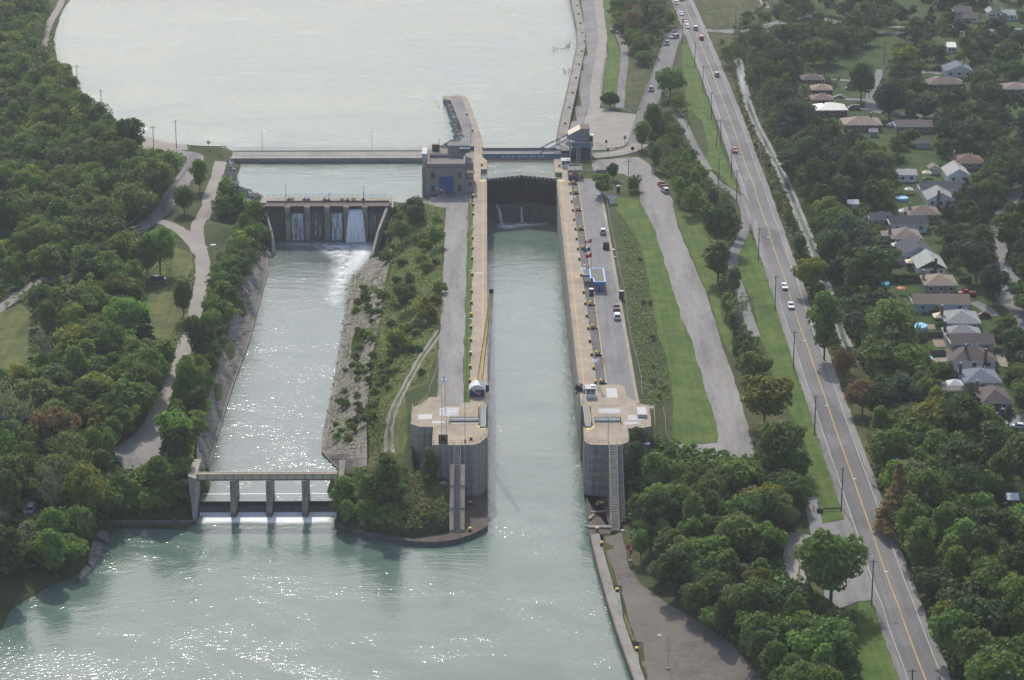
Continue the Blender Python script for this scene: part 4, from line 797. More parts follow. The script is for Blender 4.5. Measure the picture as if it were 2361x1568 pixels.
# --- finger pier upstream of the left wall
fp = thing('finger_pier', 'curved stone pier with a paved top reaching into the upper water', 'pier', (-9, 970, 0))
PR = [W(12, 2010, 1270), W(12, 1990, 1180), W(12, 1945, 1060), W(12, 1910, 960), W(12, 1880, 870), W(12, 1850, 830), W(12, 1800, 822)]
PL = [W(12, 1660, 822), W(12, 1672, 862)]
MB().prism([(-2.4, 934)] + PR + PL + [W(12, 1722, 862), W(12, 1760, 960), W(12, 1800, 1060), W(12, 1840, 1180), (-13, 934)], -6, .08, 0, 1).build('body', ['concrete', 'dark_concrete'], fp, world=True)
MB().prism([W(12, 1722, 850), W(12, 1820, 845), W(12, 1850, 930), W(12, 1890, 1040), W(12, 1915, 1130), W(12, 1935, 1220), (-8, 935), (-12.8, 935), W(12, 1842, 1180), W(12, 1802, 1060), W(12, 1762, 960)], .082, .11).build('paving', 'gravel_grey', fp, world=True)
rbm = MB(); ed = [W(12, 1690, 862), W(12, 1740, 960), W(12, 1785, 1060), W(12, 1830, 1180), (-13, 934)]; ou = [W(12, 1672, 870, -1.5), W(12, 1705, 940, -1.5), W(12, 1730, 1050, -1.5), W(12, 1762, 1190, -1.5), (-20, 934)]
for (a, b), (c, d) in zip(zip(ed[:-1], ou[:-1]), zip(ed[1:], ou[1:])):
    for k in range(70):
        u, v = rng.random(), rng.random(); e1 = (a[0] + (c[0] - a[0]) * u, a[1] + (c[1] - a[1]) * u); e2 = (b[0] + (d[0] - b[0]) * u, b[1] + (d[1] - b[1]) * u)
        x, y, z = e1[0] + (e2[0] - e1[0]) * v, e1[1] + (e2[1] - e1[1]) * v, -.1 - 1.5 * v; s = .35 + rng.random() * .6
        rbm.box(x - s, x + s, y - s, y + s, z - s - .6, z + s * .5, rz=rng.random() * 3, tilt=(rng.random() * .7, rng.random() * .7))
rbm.build('rubble_slope', 'rubble', fp, world=True)
# rocks at the forebay shore
rk = MB()
for a, b in (((528, 372), (533, 432)), ((533, 432), (596, 458))):
    for k in range(150):
        v = rng.random(); x, y = a[0] + (b[0] - a[0]) * v, a[1] + (b[1] - a[1]) * v; X, Y = G(x + rng.normal(3, 4), y + rng.normal(0, 2), -1.0); s = .3 + rng.random() * .7
        rk.box(X - s, X + s, Y - s, Y + s, -2.2, -1.0 + rng.random() * .9, rz=rng.random() * 3, tilt=(rng.random() * .8, rng.random() * .8))
tag(rk.build('shore_rocks', 'rubble'), 'riprap rocks along the shore of the small upper pool', 'rocks', kind='stuff')
# --- fixed road bridge over the forebay
br = thing('road_bridge', 'long low road bridge between the left bank and the powerhouse', 'bridge', (-58, 921, 0))
MB().box(-94, -20, 915.4, 925.4, -.5, .35).build('deck', 'pale_road', br, world=True)
MB().box(-94, -20, 913.9, 915.35, -.9, .5).build('front_walkway', 'build_concrete', br, world=True)
MB().box(-94, -20, 925.45, 926.4, -.5, .6).build('rear_kerb', 'build_concrete', br, world=True)
MB().box(-93.8, -20, 914.2, 915.3, -1.28, -.91).build('girder', 'dark_concrete', br, world=True)
for x in np.linspace(-84, -26, 5): MB().box(x - .5, x + .5, 913.95, 925.5, -8, -.52).build('pier', 'build_concrete', br, world=True)
m = MB(); rail(m, [(-94, 926, .6), (-20, 926, .6)], 1.2, .04, 3.0); m.build('railing', 'grey', br, world=True)
m = MB(); rail(m, [(-92, 914.3, .5), (-20, 914.3, .5)], .8, .05, 3.0, 0); m.build('guard_rail', 'grey', br, world=True)
MB().box(-94, -20, 916.3, 916.5, .352, .365).build('edge_line', 'white', br, world=True)
# --- sluice dam
dm = thing('sluice_dam', 'concrete sluice dam with five gate bays spilling into the tailrace', 'dam', (-54, 850, 0))
MB().box(-76, -33.5, 848.2, 857.5, -17, -.4).build('body', 'dark_concrete', dm, world=True)
MB().box(-78, -33.5, 850.4, 857.6, -.39, .25).build('deck', 'concrete', dm, world=True)
MB().box(-76, -33.8, 846.6, 850.35, -.2, .15).build('front_walkway', 'wood', dm, world=True)
px = [-68.4, -61.7, -55.0, -48.5, -42.2]
for x in px:
    m = MB(); q = [(846.2, .1), (848.3, .1), (848.3, -17), (846.8, -17), (847.2, -5.6)]
    m.add([(x + s, y, z) for s in (-.85, .85) for y, z in q], [(4, 3, 2, 1, 0), (5, 6, 7, 8, 9)] + [(k, (k + 1) % 5, (k + 1) % 5 + 5, k + 5) for k in range(5)]); m.build('pier', 'wall_concrete', dm, world=True)
    m = MB(); m.add([(x - .95, 845.3, .05), (x + .95, 845.3, .05), (x + .75, 845.5, -2.5), (x - .75, 845.5, -2.5), (x - .3, 846.3, -4.8), (x + .3, 846.3, -4.8), (x - .95, 846.9, .05), (x + .95, 846.9, .05), (x - .75, 847.1, -2.5), (x + .75, 847.1, -2.5), (x - .3, 847.1, -5), (x + .3, 847.1, -5)],
        [(0, 3, 2, 1), (3, 4, 5, 2), (0, 1, 7, 6), (0, 6, 8, 3), (1, 2, 9, 7), (3, 8, 10, 4), (2, 5, 11, 9), (4, 10, 11, 5)]); m.build('pier_nose', 'concrete', dm, world=True)
ed_ = [-75.5] + px + [-34.5]
for a, b in zip(ed_[:-1], ed_[1:]): MB().box(a + .95, b - .95, 847.55, 848.1, -2.2, -.35).build('gate', 'steel_dark', dm, world=True)
m = MB(); rail(m, [(-76, 857.4, .25), (-33.6, 857.4, .25)], 1.15, .04, 2.2); m.build('railing', 'grey', dm, world=True)
m = MB(); rail(m, [(-76, 846.8, .15), (-34, 846.8, .15)], 1.05, .04, 2.2); m.build('railing', 'wood', dm, world=True)
MB().box(-75.8, -34, 851.2, 851.6, .26, .75).build('pipe_rail', 'wood', dm, world=True)
for k, (x, y, mt, s) in enumerate(((362, 308, 'pale_yellow', .7), (790, 312, 'pale_yellow', .7), (890, 310, 'pale_yellow', .7), (332, 312, 'navy', .6), (468, 312, 'navy', .6), (502, 312, 'navy', .55), (640, 312, 'navy', .6), (675, 316, 'navy', .6), (836, 316, 'navy', .6), (972, 312, 'navy', .6))):
    X, Y = W(22, x, y, .25); g = thing('hoist', ['round pale yellow tank at the left end of the dam deck', 'round pale yellow tank in the middle of the dam deck', 'round pale yellow tank right of the middle on the dam deck', 'dark blue hoist at the left lamp post of the dam', 'dark blue hoist over the second dam bay', 'dark blue hoist just right of the second bay pier', 'dark blue hoist with red top at the middle of the dam', 'dark blue hoist with a tall post at mid dam', 'dark blue hoist beside the middle yellow tank', 'dark blue hoist at the right lamp post of the dam'][k], 'tank' if k < 3 else 'hoist', (X, Y, .25))
    if k < 3: MB().lathe([(.35, 0), (.75, .35), (.8, .9), (.55, 1.35), (.15, 1.5)], 12).build('tank', mt, g, smooth=True); g.name = 'round_tank'
    else:
        m = MB(); m.box(-.45, .45, -.5, .5, 0, .8); m.box(-.25, .25, -.25, .25, .8, 1.2); m.tube((-.7, 0, .6), (.7, 0, .6), .3, 8); m.build('gearbox', mt, g)
        MB().tube((.2, 0, 1.2), (.2, 0, 3.4 if k in (7, 9) else 1.8), .1, 6).build('spindle', 'steel_dark', g)
# falls
def fall(x0, x1, zt, run, m_, label, spread=0.0, z1=WL_TAIL):
    mb = MB(); rows = []
    for k in range(11):
        t_ = k / 10; y = 847.4 - run * t_ ** .6; z = zt + (z1 + .05 - zt) * t_ ** (1.5 if run > 1 else 1.0)
        rows.append([(x0 - spread * t_ + (x1 - x0 + 2 * spread * t_) * i / 8, y - .12 * math.sin(i * 2.1 + k), z) for i in range(9)])
    vs = [p for r in rows for p in r]; mb.add(vs, [(k * 9 + i, k * 9 + i + 1, k * 9 + i + 10, k * 9 + i + 9) for k in range(10) for i in range(8)])
    tag(mb.build('waterfall', m_, smooth=True), label, 'waterfall')
fall(-67.1, -63.0, -2.7, .5, 'spray', 'white curtain of water in the second dam bay')
fall(-59.4, -57.2, -2.8, .5, 'spray_thin', 'thin stream of water in the third dam bay')
fall(-53.6, -49.9, -2.6, .5, 'spray', 'ragged grey white curtain of water in the fourth dam bay')
fall(-47.4, -43.2, -1.2, 3.6, 'spray_full', 'broad roaring waterfall from the open dam bay', 1.3)
fall(-40.8, -38.6, -2.6, .4, 'spray_thin', 'thin streaks of water in the rightmost dam bay')
foam('tailrace_foam', [G(807, 560, -12), G(858, 560, -12), (-36.8, 838), G(862, 588, -12), G(830, 618, -12), G(806, 642, -12), G(795, 625, -12), G(808, 590, -12)], WL_TAIL + .05, 'foam_heavy', 'white churning foam below the open dam bay', 1.0, 5)
foam('plume_foam', [G(800, 575, -12), G(862, 575, -12), G(862, 592, -12), G(822, 640, -12), G(795, 690, -12), G(770, 720, -12), G(765, 680, -12), G(790, 620, -12)], WL_TAIL + .04, 'foam', 'fading foam plume along the right bank of the tailrace', 1.2, 6)
foam('thin_foam', [(-74, 845), (-39, 845), (-37, 836), G(820, 640, -12), G(780, 720, -12), G(740, 690, -12), G(760, 600, -12), (-60, 838), (-74, 840)], WL_TAIL + .03, 'foam', 'thin drifting foam on the upper tailrace', 1.6, 5)
# wing walls of the dam
for lab, poly_, z1s in (('sloping concrete wing wall at the right end of the dam', [(-34.9, 848), (-33.9, 848), W(22, 1112, 560, -4.6), W(22, 1060, 770, -10.6), W(22, 1024, 785, -11.2), W(22, 1092, 560, -4.9)], [.1, .1, -4.4, -10.4, -11.6, -4.8]), ('pale sloping concrete wing wall at the left end of the dam', [(-76, 848), (-75.4, 848), W(22, 205, 620, -7), W(22, 222, 745, -11), W(22, 190, 745, -10.5), W(22, 185, 600, -6)], [-2, -2, -7, -10.8, -10.2, -6.2])):
    g = thing('wing_wall', lab, 'wall', (*poly_[0], 0)); mb = MB(); n = len(poly_); a_ = [0, 1, 2, 5], [5, 2, 3, 4]
    for q in a_: mb.prism([poly_[i] for i in q], -17, [z1s[i] for i in q])
    mb.build('wall', 'wall_concrete', g, world=True)
# concrete slope banks along the tailrace
BANKG = []
def bank(toe, top, zt, zb, lab, flip):
    g = thing('slope_bank', lab, 'bank', (*G(*toe[3], zb), zb)); n = 60
    sa = np.linspace(0, 1, len(toe)); sb = np.linspace(0, 1, len(top)); t_ = np.linspace(0, 1, n)
    A_ = np.array([np.interp(t_, sa, [G(*p, WL_TAIL)[k] for p in toe]) for k in (0, 1)]).T; B_ = np.array([np.interp(t_, sb, [G(*p, zb)[k] for p in top]) for k in (0, 1)]).T
    ku = A_ + (B_ - A_) / np.linalg.norm(B_ - A_, axis=1)[:, None] * 1.6
    m = MB(); rows = []
    for f, zz in ((0, WL_TAIL + .45), (1, zb + .35)):
        rows.append([(float(p[0] + (q[0] - p[0]) * f), float(p[1] + (q[1] - p[1]) * f), zz) for p, q in zip(ku, B_)])
    nr = 7; grid = [[tuple(np.array(rows[0][i]) + (np.array(rows[1][i]) - np.array(rows[0][i])) * k / nr) for i in range(n)] for k in range(nr + 1)]
    for k in range(nr):
        for i in range(n - 1):
            j_ = rng.normal(0, .06); q = [grid[k][i], grid[k][i + 1], grid[k + 1][i + 1], grid[k + 1][i]]; c = np.mean(q, 0)
            q = [tuple(c + (np.array(p) - c) * .955 + np.array((0, 0, j_))) for p in q]; m.add(q, [(0, 1, 2, 3) if flip else (3, 2, 1, 0)])
    m.build('slabs', 'slab', g, world=True); BANKG.extend(p for r in grid for p in r)
    m = MB()
    for k in range(nr):
        for i in range(n - 1): m.add([(p[0], p[1], p[2] - .25) for p in (grid[k][i], grid[k][i + 1], grid[k + 1][i + 1], grid[k + 1][i])], [(0, 1, 2, 3) if flip else (3, 2, 1, 0)])
    m.build('joint_bed', 'ground', g, world=True)
    m = MB()
    for i in range(n - 1): m.prism([tuple(A_[i]), tuple(A_[i + 1]), tuple(ku[i + 1]), tuple(ku[i])], -17, WL_TAIL + .55)
    m.build('kerb', 'slab', g, world=True)
bank(TOE_R, SLABTOP_R, -7, -6.6, 'cracked concrete slab bank on the right of the tailrace', True)
bank(TOE_L, SLABTOP_L, -5.6, -5.6, 'grey concrete slab bank on the left of the tailrace', False)
# --- weir with footbridge
wr = thing('weir_bridge', 'narrow beige footbridge on three piers over the lower weir', 'bridge', (-55, 600, -4.3))
MB().box(-73, -38.2, 599.4, 601.2, -4.5, -4.2).build('deck', 'concrete', wr, world=True)
MB().box(-73, -38.2, 599.2, 599.39, -5.3, -4.1).build('girder', 'cream', wr, world=True); MB().box(-73, -38.2, 601.21, 601.4, -5.3, -4.1).build('girder', 'cream', wr, world=True)
MB().box(-73, -38.2, 599.15, 599.4, -5.62, -5.305).build('bottom_flange', 'wood', wr, world=True)
m = MB()
for x in np.arange(-72.5, -38.3, 2.2): m.box(x - .07, x + .07, 599.08, 599.19, -5.3, -4.05)
m.box(-73, -38.2, 599.07, 599.2, -4.06, -3.92); m.build('stiffener', 'wood', wr, world=True)
for x in (-64.0, -55.1, -46.2):
    m = MB(); m.prism([(x - .68, 598.6), (x + .68, 598.6), (x + .68, 608), (x, 609.6), (x - .68, 608)], -18, [-5.63] * 2 + [-8.5] * 3); m.build('pier', 'stained_concrete', wr, world=True)
we = thing('weir', 'low stepped weir with white water under the footbridge', 'weir', (-55, 604, -12))
m = MB(); pf = [(608.5, -17), (608.5, -12.15), (606.6, -12.02), (605.2, -12.6), (602.2, -13.6), (600.6, -15.0), (598.8, -15.4), (598.8, -17)]
m.add([(x, y, z) for x in (-73.2, -38) for y, z in pf], [tuple(range(7, -1, -1)), tuple(range(8, 16))] + [(k, k + 1, k + 9, k + 8) for k in range(7)]); m.build('sill', 'dark_concrete', we, world=True)
for a, b in ((-72.6, -64.95), (-63.1, -56.05), (-54.2, -47.1), (-45.3, -38.6)):
    m = MB(); q = [(606.8, -11.94), (605.3, -12.25), (604.2, -12.9), (602.6, -13.7), (601, -14.7), (599.3, -15.0)]
    m.add([(a + (b - a) * i / 6, y, z) for y, z in q for i in range(7)], [(k * 7 + i, k * 7 + i + 1, k * 7 + i + 8, k * 7 + i + 7) for k in range(5) for i in range(6)])
    tag(m.build('white_water', 'spray_full', smooth=True), 'white water sliding over the weir in the ' + {-72.6: 'leftmost bay', -63.1: 'second bay from the left', -54.2: 'third bay from the left', -45.3: 'rightmost bay beside the island'}[a], 'white water')
foam('weir_foam', [(-73, 602), (-38.5, 602), (-38.5, 594), (-50, 593), (-60, 594), (-73, 593.5)], WL_LOW + .05, 'foam_heavy', 'band of foam at the foot of the weir', .8, 2.2)
ab = thing('abutment', 'concrete abutment wall at the left end of the weir footbridge', 'wall', (-74, 596, -10))
MB().prism([(-75.2, 612), (-73.05, 612), (-73.05, 598), W(41, 1690, 190, -14), W(41, 1655, 190, -14), W(41, 1668, 0, -11), (-75.2, 600)], -17, [-4.6, -4.6, -4.6, -13.4, -13.4, -8, -4.6]).build('wall', 'wall_concrete', ab, world=True)
ab2 = thing('abutment', 'concrete abutment wall at the island end of the weir footbridge', 'wall', (-37.6, 600, -9))
MB().prism([(-38.15, 612), (-36.6, 612), (-36.6, 597), (-38.15, 592)], -17, [-5, -5, -6, -13]).build('wall', 'wall_concrete', ab2, world=True)
ql = thing('quay_wall', 'low concrete quay where an angler sits, lower left', 'quay wall', (*W(41, 1300, 205, -14), -14))
MB().prism([W(41, 930, 215, -14), W(41, 1640, 215, -14), W(41, 1672, 195, -14), W(41, 1640, 190, -14), W(41, 1640, 196, -14), W(41, 930, 199, -14)], -18, -13.95, 0, 1).build('coping', ['slab', 'dark_concrete'], ql, world=True)
for i, (a, b, c, d) in enumerate((((930, 245), (930, 375), (830, 345), (850, 240)), ((885, 380), (870, 430), (780, 470), (800, 390)), ((870, 435), (800, 585), (760, 580), (770, 490)), ((795, 590), (690, 700), (670, 690), (740, 600)))):
    o = MB().prism([W(41, *p, -14.3) for p in (a, b, c, d)], [-17] * 4, [-14.7, -14.7, -13.8, -13.7]).build('stone_slab', 'slab'); tag(o, ['broad tilted bank slab nearest the lower left quay', 'second tilted bank slab below the lower left quay', 'long narrow bank slab on the lower left shore', 'last pale bank slab at the lower left shore bushes'][i], 'slab')
# --- powerhouse
ph = thing('powerhouse', 'square concrete powerhouse with a tall blue door', 'building', (-14.7, 868, 0))
Y0 = 862.5
ob = MB().box(-21.2, -8.2, Y0, 876, -1, 11).build('wall', 'build_concrete', ph, world=True); cut(ob, [(-20.6, -8.8, Y0 + .8, 875.2, 9.9, 12)])
MB().box(-20.55, -8.85, Y0 + .85, 875.15, 9.905, 10.0).build('roof', 'roofgrey', ph, world=True)
MB().box(-21.5, -7.95, Y0 - .3, Y0 - .003, 9.65, 11.0).build('cornice', 'build_concrete', ph, world=True)
MB().box(-21.6, -7.85, Y0 - .42, Y0 - .301, 9.5, 9.85).build('cornice', 'dark_concrete', ph, world=True)
MB().box(-17.23, -12.2, Y0 - .06, Y0 - .002, 0, 6.35).build('door', 'door_blue', ph, world=True)
for x0 in (-19.95, -10.85):
    for z0 in (1.1, 5.7):
        wn = MB().box(x0, x0 + 1.35, Y0 - .035, Y0 - .003, z0, z0 + 2.1).build('window', 'glass', ph, world=True)
        MB().box(x0 - .15 + 14.7, x0 + 1.5 + 14.7, Y0 - .16 - 868, Y0 - .036 - 868, z0 - .2, z0).build('sill', 'build_concrete', wn)
MB().box(-16.95, -16.3, Y0 - .14, Y0 - .065, 1.3, 2.0).build('notice', 'white', ph, world=True); MB().box(-18.3, -17.6, Y0 - .1, Y0 - .003, 1.9, 2.3).build('notice', 'white', ph, world=True)
o = MB(); o.box(-16.15, -15.4, Y0 - .5, Y0 - .07, 0, 2.1).build('switch_box', 'orange', ph, world=True)
MB().box(-23.1, -21.21, Y0 + 2, 876, -3, 9.2).build('side_tower', 'build_concrete', ph, world=True); MB().box(-23.15, -21.4, Y0 + 5, 877, 9.21, 13.2).build('stair_tower', 'offwhite', ph, world=True)
MB().tube((-21.35, Y0 - .15, 0), (-21.35, Y0 - .15, 9.4), .13, 6).build('drainpipe', 'offwhite', ph, world=True)
MB().box(-21.2, -8.2, 876.01, 884, -1, 11.2).build('rear_wing', 'build_concrete', ph, world=True)
pt_ = MB().box(-14.2, -6.7, 877, 883, 11.201, 13.7).build('penthouse', 'build_concrete', ph, world=True)
_L = ph.location
def sub(mb, nm, mt, par): return mb.build(nm, mt, par) if False else _sub(mb, nm, mt, par)
def _sub(mb, nm, mt, par):
    o = bpy.data.objects.new(nm, mb.mesh(nm, mt, False, tuple(_L))); col.objects.link(o); o.parent = par; return o
_sub(MB().box(-14.35, -6.55, 876.85, 883.1, 13.702, 13.85), 'roof', 'roofgrey', pt_)
for x0, x1 in ((-10, -8.65), (-8.45, -7.1)): _sub(MB().box(x0, x1, 876.94, 876.998, 11.55, 12.9), 'window', 'glass_blue', pt_)
_sub(MB().box(-10.3, -6.6, 875.9, 876.9, 13.0, 13.12, tilt=(.35, 0)), 'awning', 'white', pt_); _sub(MB().box(-6.69, -6.5, 877.5, 881, 11.6, 12.9), 'side_window', 'glass_blue', pt_)
eq = MB().box(-19.9, -17.4, 879.6, 882, 11.201, 13.6).build('transformer', 'black', ph, world=True); m = MB()
for x in (-19.6, -19, -18.3, -17.7):
    m.tube((x, 879.5, 12.2), (x, 879.5, 13.3), .09, 5)
_sub(m, 'insulator', 'orange', eq)
m = MB(); rail(m, [(-21, 877, 11.2), (-14.4, 877, 11.2), (-14.4, 883.8, 11.2)], 1.1); rail(m, [(-21, 883.8, 11.2), (-14.4, 883.8, 11.2)], 1.1); m.build('railing', 'grey', ph, world=True)
MB().tube((-17.3, 880, 11.2), (-17.3, 880, 15.6), .07, 5).build('aerial', 'steel_dark', ph, world=True)
MB().box(-8.19, -5.5, Y0 + .6, 872, -1, 5.2).build('annex', 'build_concrete', ph, world=True); MB().box(-8.19, -5.45, 872.01, 884, -1, 8.8).build('annex', 'build_concrete', ph, world=True)
MB().box(-7.9, -5.7, 863.5, 871.9, 5.201, 5.28).build('annex_roof', 'roofgrey', ph, world=True); MB().box(-7, -6.1, Y0 + .54, Y0 + .598, 2.7, 4.3).build('window', 'glass', ph, world=True)
MB().box(-8.1, -5.0, 864, 868.5, 6.9, 7.1).build('canopy', 'dark_concrete', ph, world=True)
# --- hut with red door, upper cabin
hd = thing('machine_hut', 'flat roofed concrete hut with a red door panel and lime sign', 'hut', (30.4, 887, 0))
ob = MB().box(27.95, 32.85, 883.1, 891.9, -.5, 3.5).build('wall', 'build_concrete', hd, world=True); cut(ob, [(28.3, 32.5, 883.5, 891.5, 2.9, 4)])
MB().box(28.31, 32.49, 883.51, 891.49, 2.902, 2.98).build('roof', 'asphalt', hd, world=True)
MB().box(29.4, 31.27, 883.0, 883.09, .3, 2.3).build('door', 'red', hd, world=True); MB().box(31.75, 32.5, 883.0, 883.09, 1.6, 2.6).build('sign', 'lime', hd, world=True); MB().box(29.95, 30.35, 882.94, 882.99, 1.45, 1.8).build('notice', 'yellow', hd, world=True)
MB().box(28.6, 29.15, 883.0, 883.09, 1.2, 2.0).build('notice', 'lightgrey', hd, world=True)
bx = MB().box(28.1, 30.3, 881.7, 882.9, .05, 1.05).build('storage_bin', 'navy'); tag(bx, 'dark blue storage bin in front of the red door hut', 'bin')
uc = thing('control_cabin', 'white flat roofed cabin above the red door hut by the lift bridge', 'cabin', (27.5, 902, 0))
MB().box(26.2, 28.95, 900.4, 904, .08, 1.1).build('wall', 'white', uc, world=True); MB().box(26.22, 28.93, 900.42, 903.98, 1.101, 2.4).build('window', 'glass_blue', uc, world=True)
m = MB(); m.box(27.5, 27.75, 900.36, 900.43, 1.1, 2.4); m.build('window_frame', 'white', uc, world=True); MB().box(26.0, 29.2, 900.1, 904.3, 2.401, 2.75).build('roof', 'offwhite', uc, world=True); MB().box(27.6, 28.8, 901.6, 902.8, 2.752, 3.1).build('air_conditioner', 'white', uc, world=True)
# --- bascule lift bridge
bb = thing('lift_bridge', 'blue grey steel lift bridge with an overhead counterweight arm', 'bridge', (20, 921, 0))
MB().box(-2.2, 26.5, 917.7, 924.4, .35, .8).build('deck', 'asphalt', bb, world=True)
for nm, y0, y1 in (('girder', 917.2, 917.69), ('girder', 924.41, 924.9)): MB().box(-2.2, 29.5, y0, y1, -1.0, 1.25).build(nm, 'steel_blue', bb, world=True)
for x0, x1 in ((-2.2, 14.5), (18, 25)): MB().box(x0, x1, 917.1, 917.72, 1.255, 1.34).build('rail_beam', 'offwhite', bb, world=True)
MB().box(-2.2, 25, 924.4, 924.95, 1.255, 1.7).build('rear_parapet', 'grey', bb, world=True)
m = MB(); xx_ = [4.5 + .3, 6.6, 8.4, 10.6, 12.0, 13.2, 15.0, 16.2, 17.9, 19.3]
for x in xx_: m.box(x, x + .9, 917.12, 917.195, -.2, .55)
m.build('panel', 'offwhite', bb, world=True)
MB().box(26.5, 33, 917.3, 925, .3, 2.4).build('heel_girder', 'steel_dark', bb, world=True)
for y in (917.4, 924.7):
    m = MB()
    for a, b, r in (((18.6, y, 1.35), (29.3, y, 6.9), .28), ((24, y, 1.2), (25.4, y, 4.8), .12), ((26.8, y, 1.2), (25.4, y, 4.8), .12), ((25.4, y, 4.8), (29, y, 2.6), .12)): m.tube(a, b, r, 6)
    m.build('counterweight_arm', 'lightgrey', bb, world=True)
m = MB()
for t_ in (.35, .55, .75): x = 18.6 + 10.7 * t_; z = 1.35 + 5.55 * t_; m.tube((x, 917.4, z), (x, 924.7, z), .12, 5)
m.build('cross_brace', 'lightgrey', bb, world=True)
cw = MB(); q = [(29.3, 6.6), (33.4, 5.2), (33.4, 10.4), (29.0, 8.1)]
cw.add([(x, y, z) for y in (917.2, 925) for x, z in q], [(3, 2, 1, 0), (4, 5, 6, 7), (0, 1, 5, 4), (1, 2, 6, 5), (2, 3, 7, 6), (3, 0, 4, 7)], 1); cw.m[-2] = 0; cw.m[-6] = 2
cw.build('machinery_house', ['cream', 'steel_blue', 'steel_blue'], bb, world=True)
MB().box(33.42, 36.7, 917.4, 925, 4.9, 10.3).build('counterweight', 'build_concrete', bb, world=True); MB().box(33.36, 36.85, 917.2, 925.2, 10.31, 10.5).build('counterweight_roof', 'wood', bb, world=True)
MB().box(36.9, 38, 918, 920, 5.2, 7.6).build('hanging_box', 'black', bb, world=True); MB().box(36.8, 38.2, 917.8, 920.4, 7.61, 7.9).build('box_roof', 'white', bb, world=True)
MB().box(30.2, 38, 915.4, 917.1, 3.9, 5.55).build('box_girder', 'steel_blue', bb, world=True); MB().box(30.1, 38.1, 915.3, 917.15, 5.555, 5.7).build('girder_cap', 'lightgrey', bb, world=True)
m = MB()
for x in (29.6, 37.2):
    for y in (912.9, 924.5): m.tube((x, y, -.3), (x, y, 6.6), .26, 6)
m.build('tower_leg', 'lightgrey', bb, world=True)
m = MB()
for a, b in (((29.6, 917.5, 0), (37.2, 917.5, 5)), ((37.2, 917.5, 0), (29.6, 917.5, 5)), ((29.6, 924.5, 0), (37.2, 924.5, 5)), ((29.6, 913, 3), (37.2, 913, 3)), ((29.6, 913, 5), (29.6, 924.5, 0)), ((37.2, 913, 5), (37.2, 924.5, 0)), ((33.4, 917.5, 0), (33.4, 917.5, 5))): m.tube(a, b, .18, 5)
m.build('tower_brace', 'steel_dark', bb, world=True); MB().box(30.5, 37, 919, 924.2, -.2, 2.8).build('engine_room', 'steel_dark', bb, world=True)
st2 = bb; a_, b_ = Vector((32.5, 915.3, 4.6)), Vector((32.4, 908.3, .1)); m = MB()
for i in range(18):
    c = a_ + (b_ - a_) * i / 17; m.box(c.x - .6, c.x + .6, c.y - .14, c.y + .14, c.z - .04, c.z)
for s in (-.65, .65): m.tube(a_ + Vector((s, 0, 0)), b_ + Vector((s, 0, 0)), .09, 4); m.tube(a_ + Vector((s, 0, 1)), b_ + Vector((s, 0, 1)), .05, 4)
m.build('access_stairs', 'lightgrey', bb, world=True)
MB().box(33, 38, 917.7, 924.4, .2, .45).build('approach_slab', 'pale_road', bb, world=True)
# --- blue office
of = thing('lock_office', 'flat roofed lock office with bright blue roof edges', 'building', (32.5, 752, 0))
zr = 3.22; OP = [(31.4, 743.4), (34.8, 743.4), (34.8, 757.5), (30.6, 757.5), (30.6, 747.4), (31.4, 747.4)]
ins_ = lambda P_, d: [(x + (d if x < 32.5 else -d), y + (d if y < 750 else -d)) for x, y in P_]
MB().prism([(31.6, 743.9), (34.6, 743.9), (34.6, 757.2), (31.0, 757.2), (31.0, 747.6), (31.6, 747.6)], -.2, 2.28).build('wall', 'brick_pale', of, world=True)
MB().prism(OP, 2.281, zr).build('fascia', 'blue', of, world=True)
m = MB()
for i in range(6):
    a, b = OP[i], OP[(i + 1) % 6]; x0, x1 = sorted((a[0], b[0])); y0, y1 = sorted((a[1], b[1])); h_ = .17
    m.box(x0 - (h_ if x0 == x1 else -h_ * .99), x1 + (h_ if x0 == x1 else -h_ * .99), y0 - h_, y1 + h_, zr + .002, zr + .14)
m.build('roof_edge', 'light_blue', of, world=True)
MB().prism([(31.65, 743.6), (34.6, 743.6), (34.6, 757.3), (30.8, 757.3), (30.8, 747.65), (31.65, 747.65)], zr + .003, zr + .05).build('roof', 'roofgrey', of, world=True)
MB().box(28.5, 30.42, 751.9, 757.5, 2.35, 2.95).build('canopy', 'blue', of, world=True); MB().box(28.6, 30.3, 752.2, 757.2, 2.952, 3.0).build('canopy_roof', 'roofgrey', of, world=True)
m = MB(); m.box(28.4, 28.6, 751.8, 757.6, 2.953, 3.1); m.box(28.61, 30.4, 751.75, 751.95, 2.953, 3.1); m.box(28.61, 30.4, 757.45, 757.65, 2.953, 3.1); m.build('canopy_edge', 'light_blue', of, world=True)
m = MB(); m.tube((28.7, 752.2, 0), (28.7, 752.2, 2.35), .07, 5); m.tube((28.7, 757.2, 0), (28.7, 757.2, 2.35), .07, 5); m.build('canopy_post', 'grey', of, world=True)
MB().box(31.8, 34.7, 757.7, 760.4, -.2, 2.6).build('rear_wing', 'blue', of, world=True); MB().box(32, 34.5, 757.9, 760.2, 2.601, 2.66).build('rear_roof', 'roofgrey', of, world=True)
m = MB(); m.box(31.7, 31.95, 757.7, 760.5, 2.602, 2.8); m.box(34.55, 34.8, 757.7, 760.5, 2.602, 2.8); m.box(31.96, 34.54, 760.3, 760.5, 2.602, 2.8); m.build('rear_edge', 'light_blue', of, world=True)
for x0, x1 in ((32.3, 33.0), (33.35, 33.8)): MB().box(x0, x1, 743.83, 743.897, .05, 2.2).build('door', 'blue', of, world=True)
MB().box(33.02, 33.33, 743.84, 743.897, .1, 2.2).build('window', 'glass', of, world=True); MB().box(30.93, 30.998, 748.5, 752, .9, 2.0).build('window', 'glass', of, world=True)
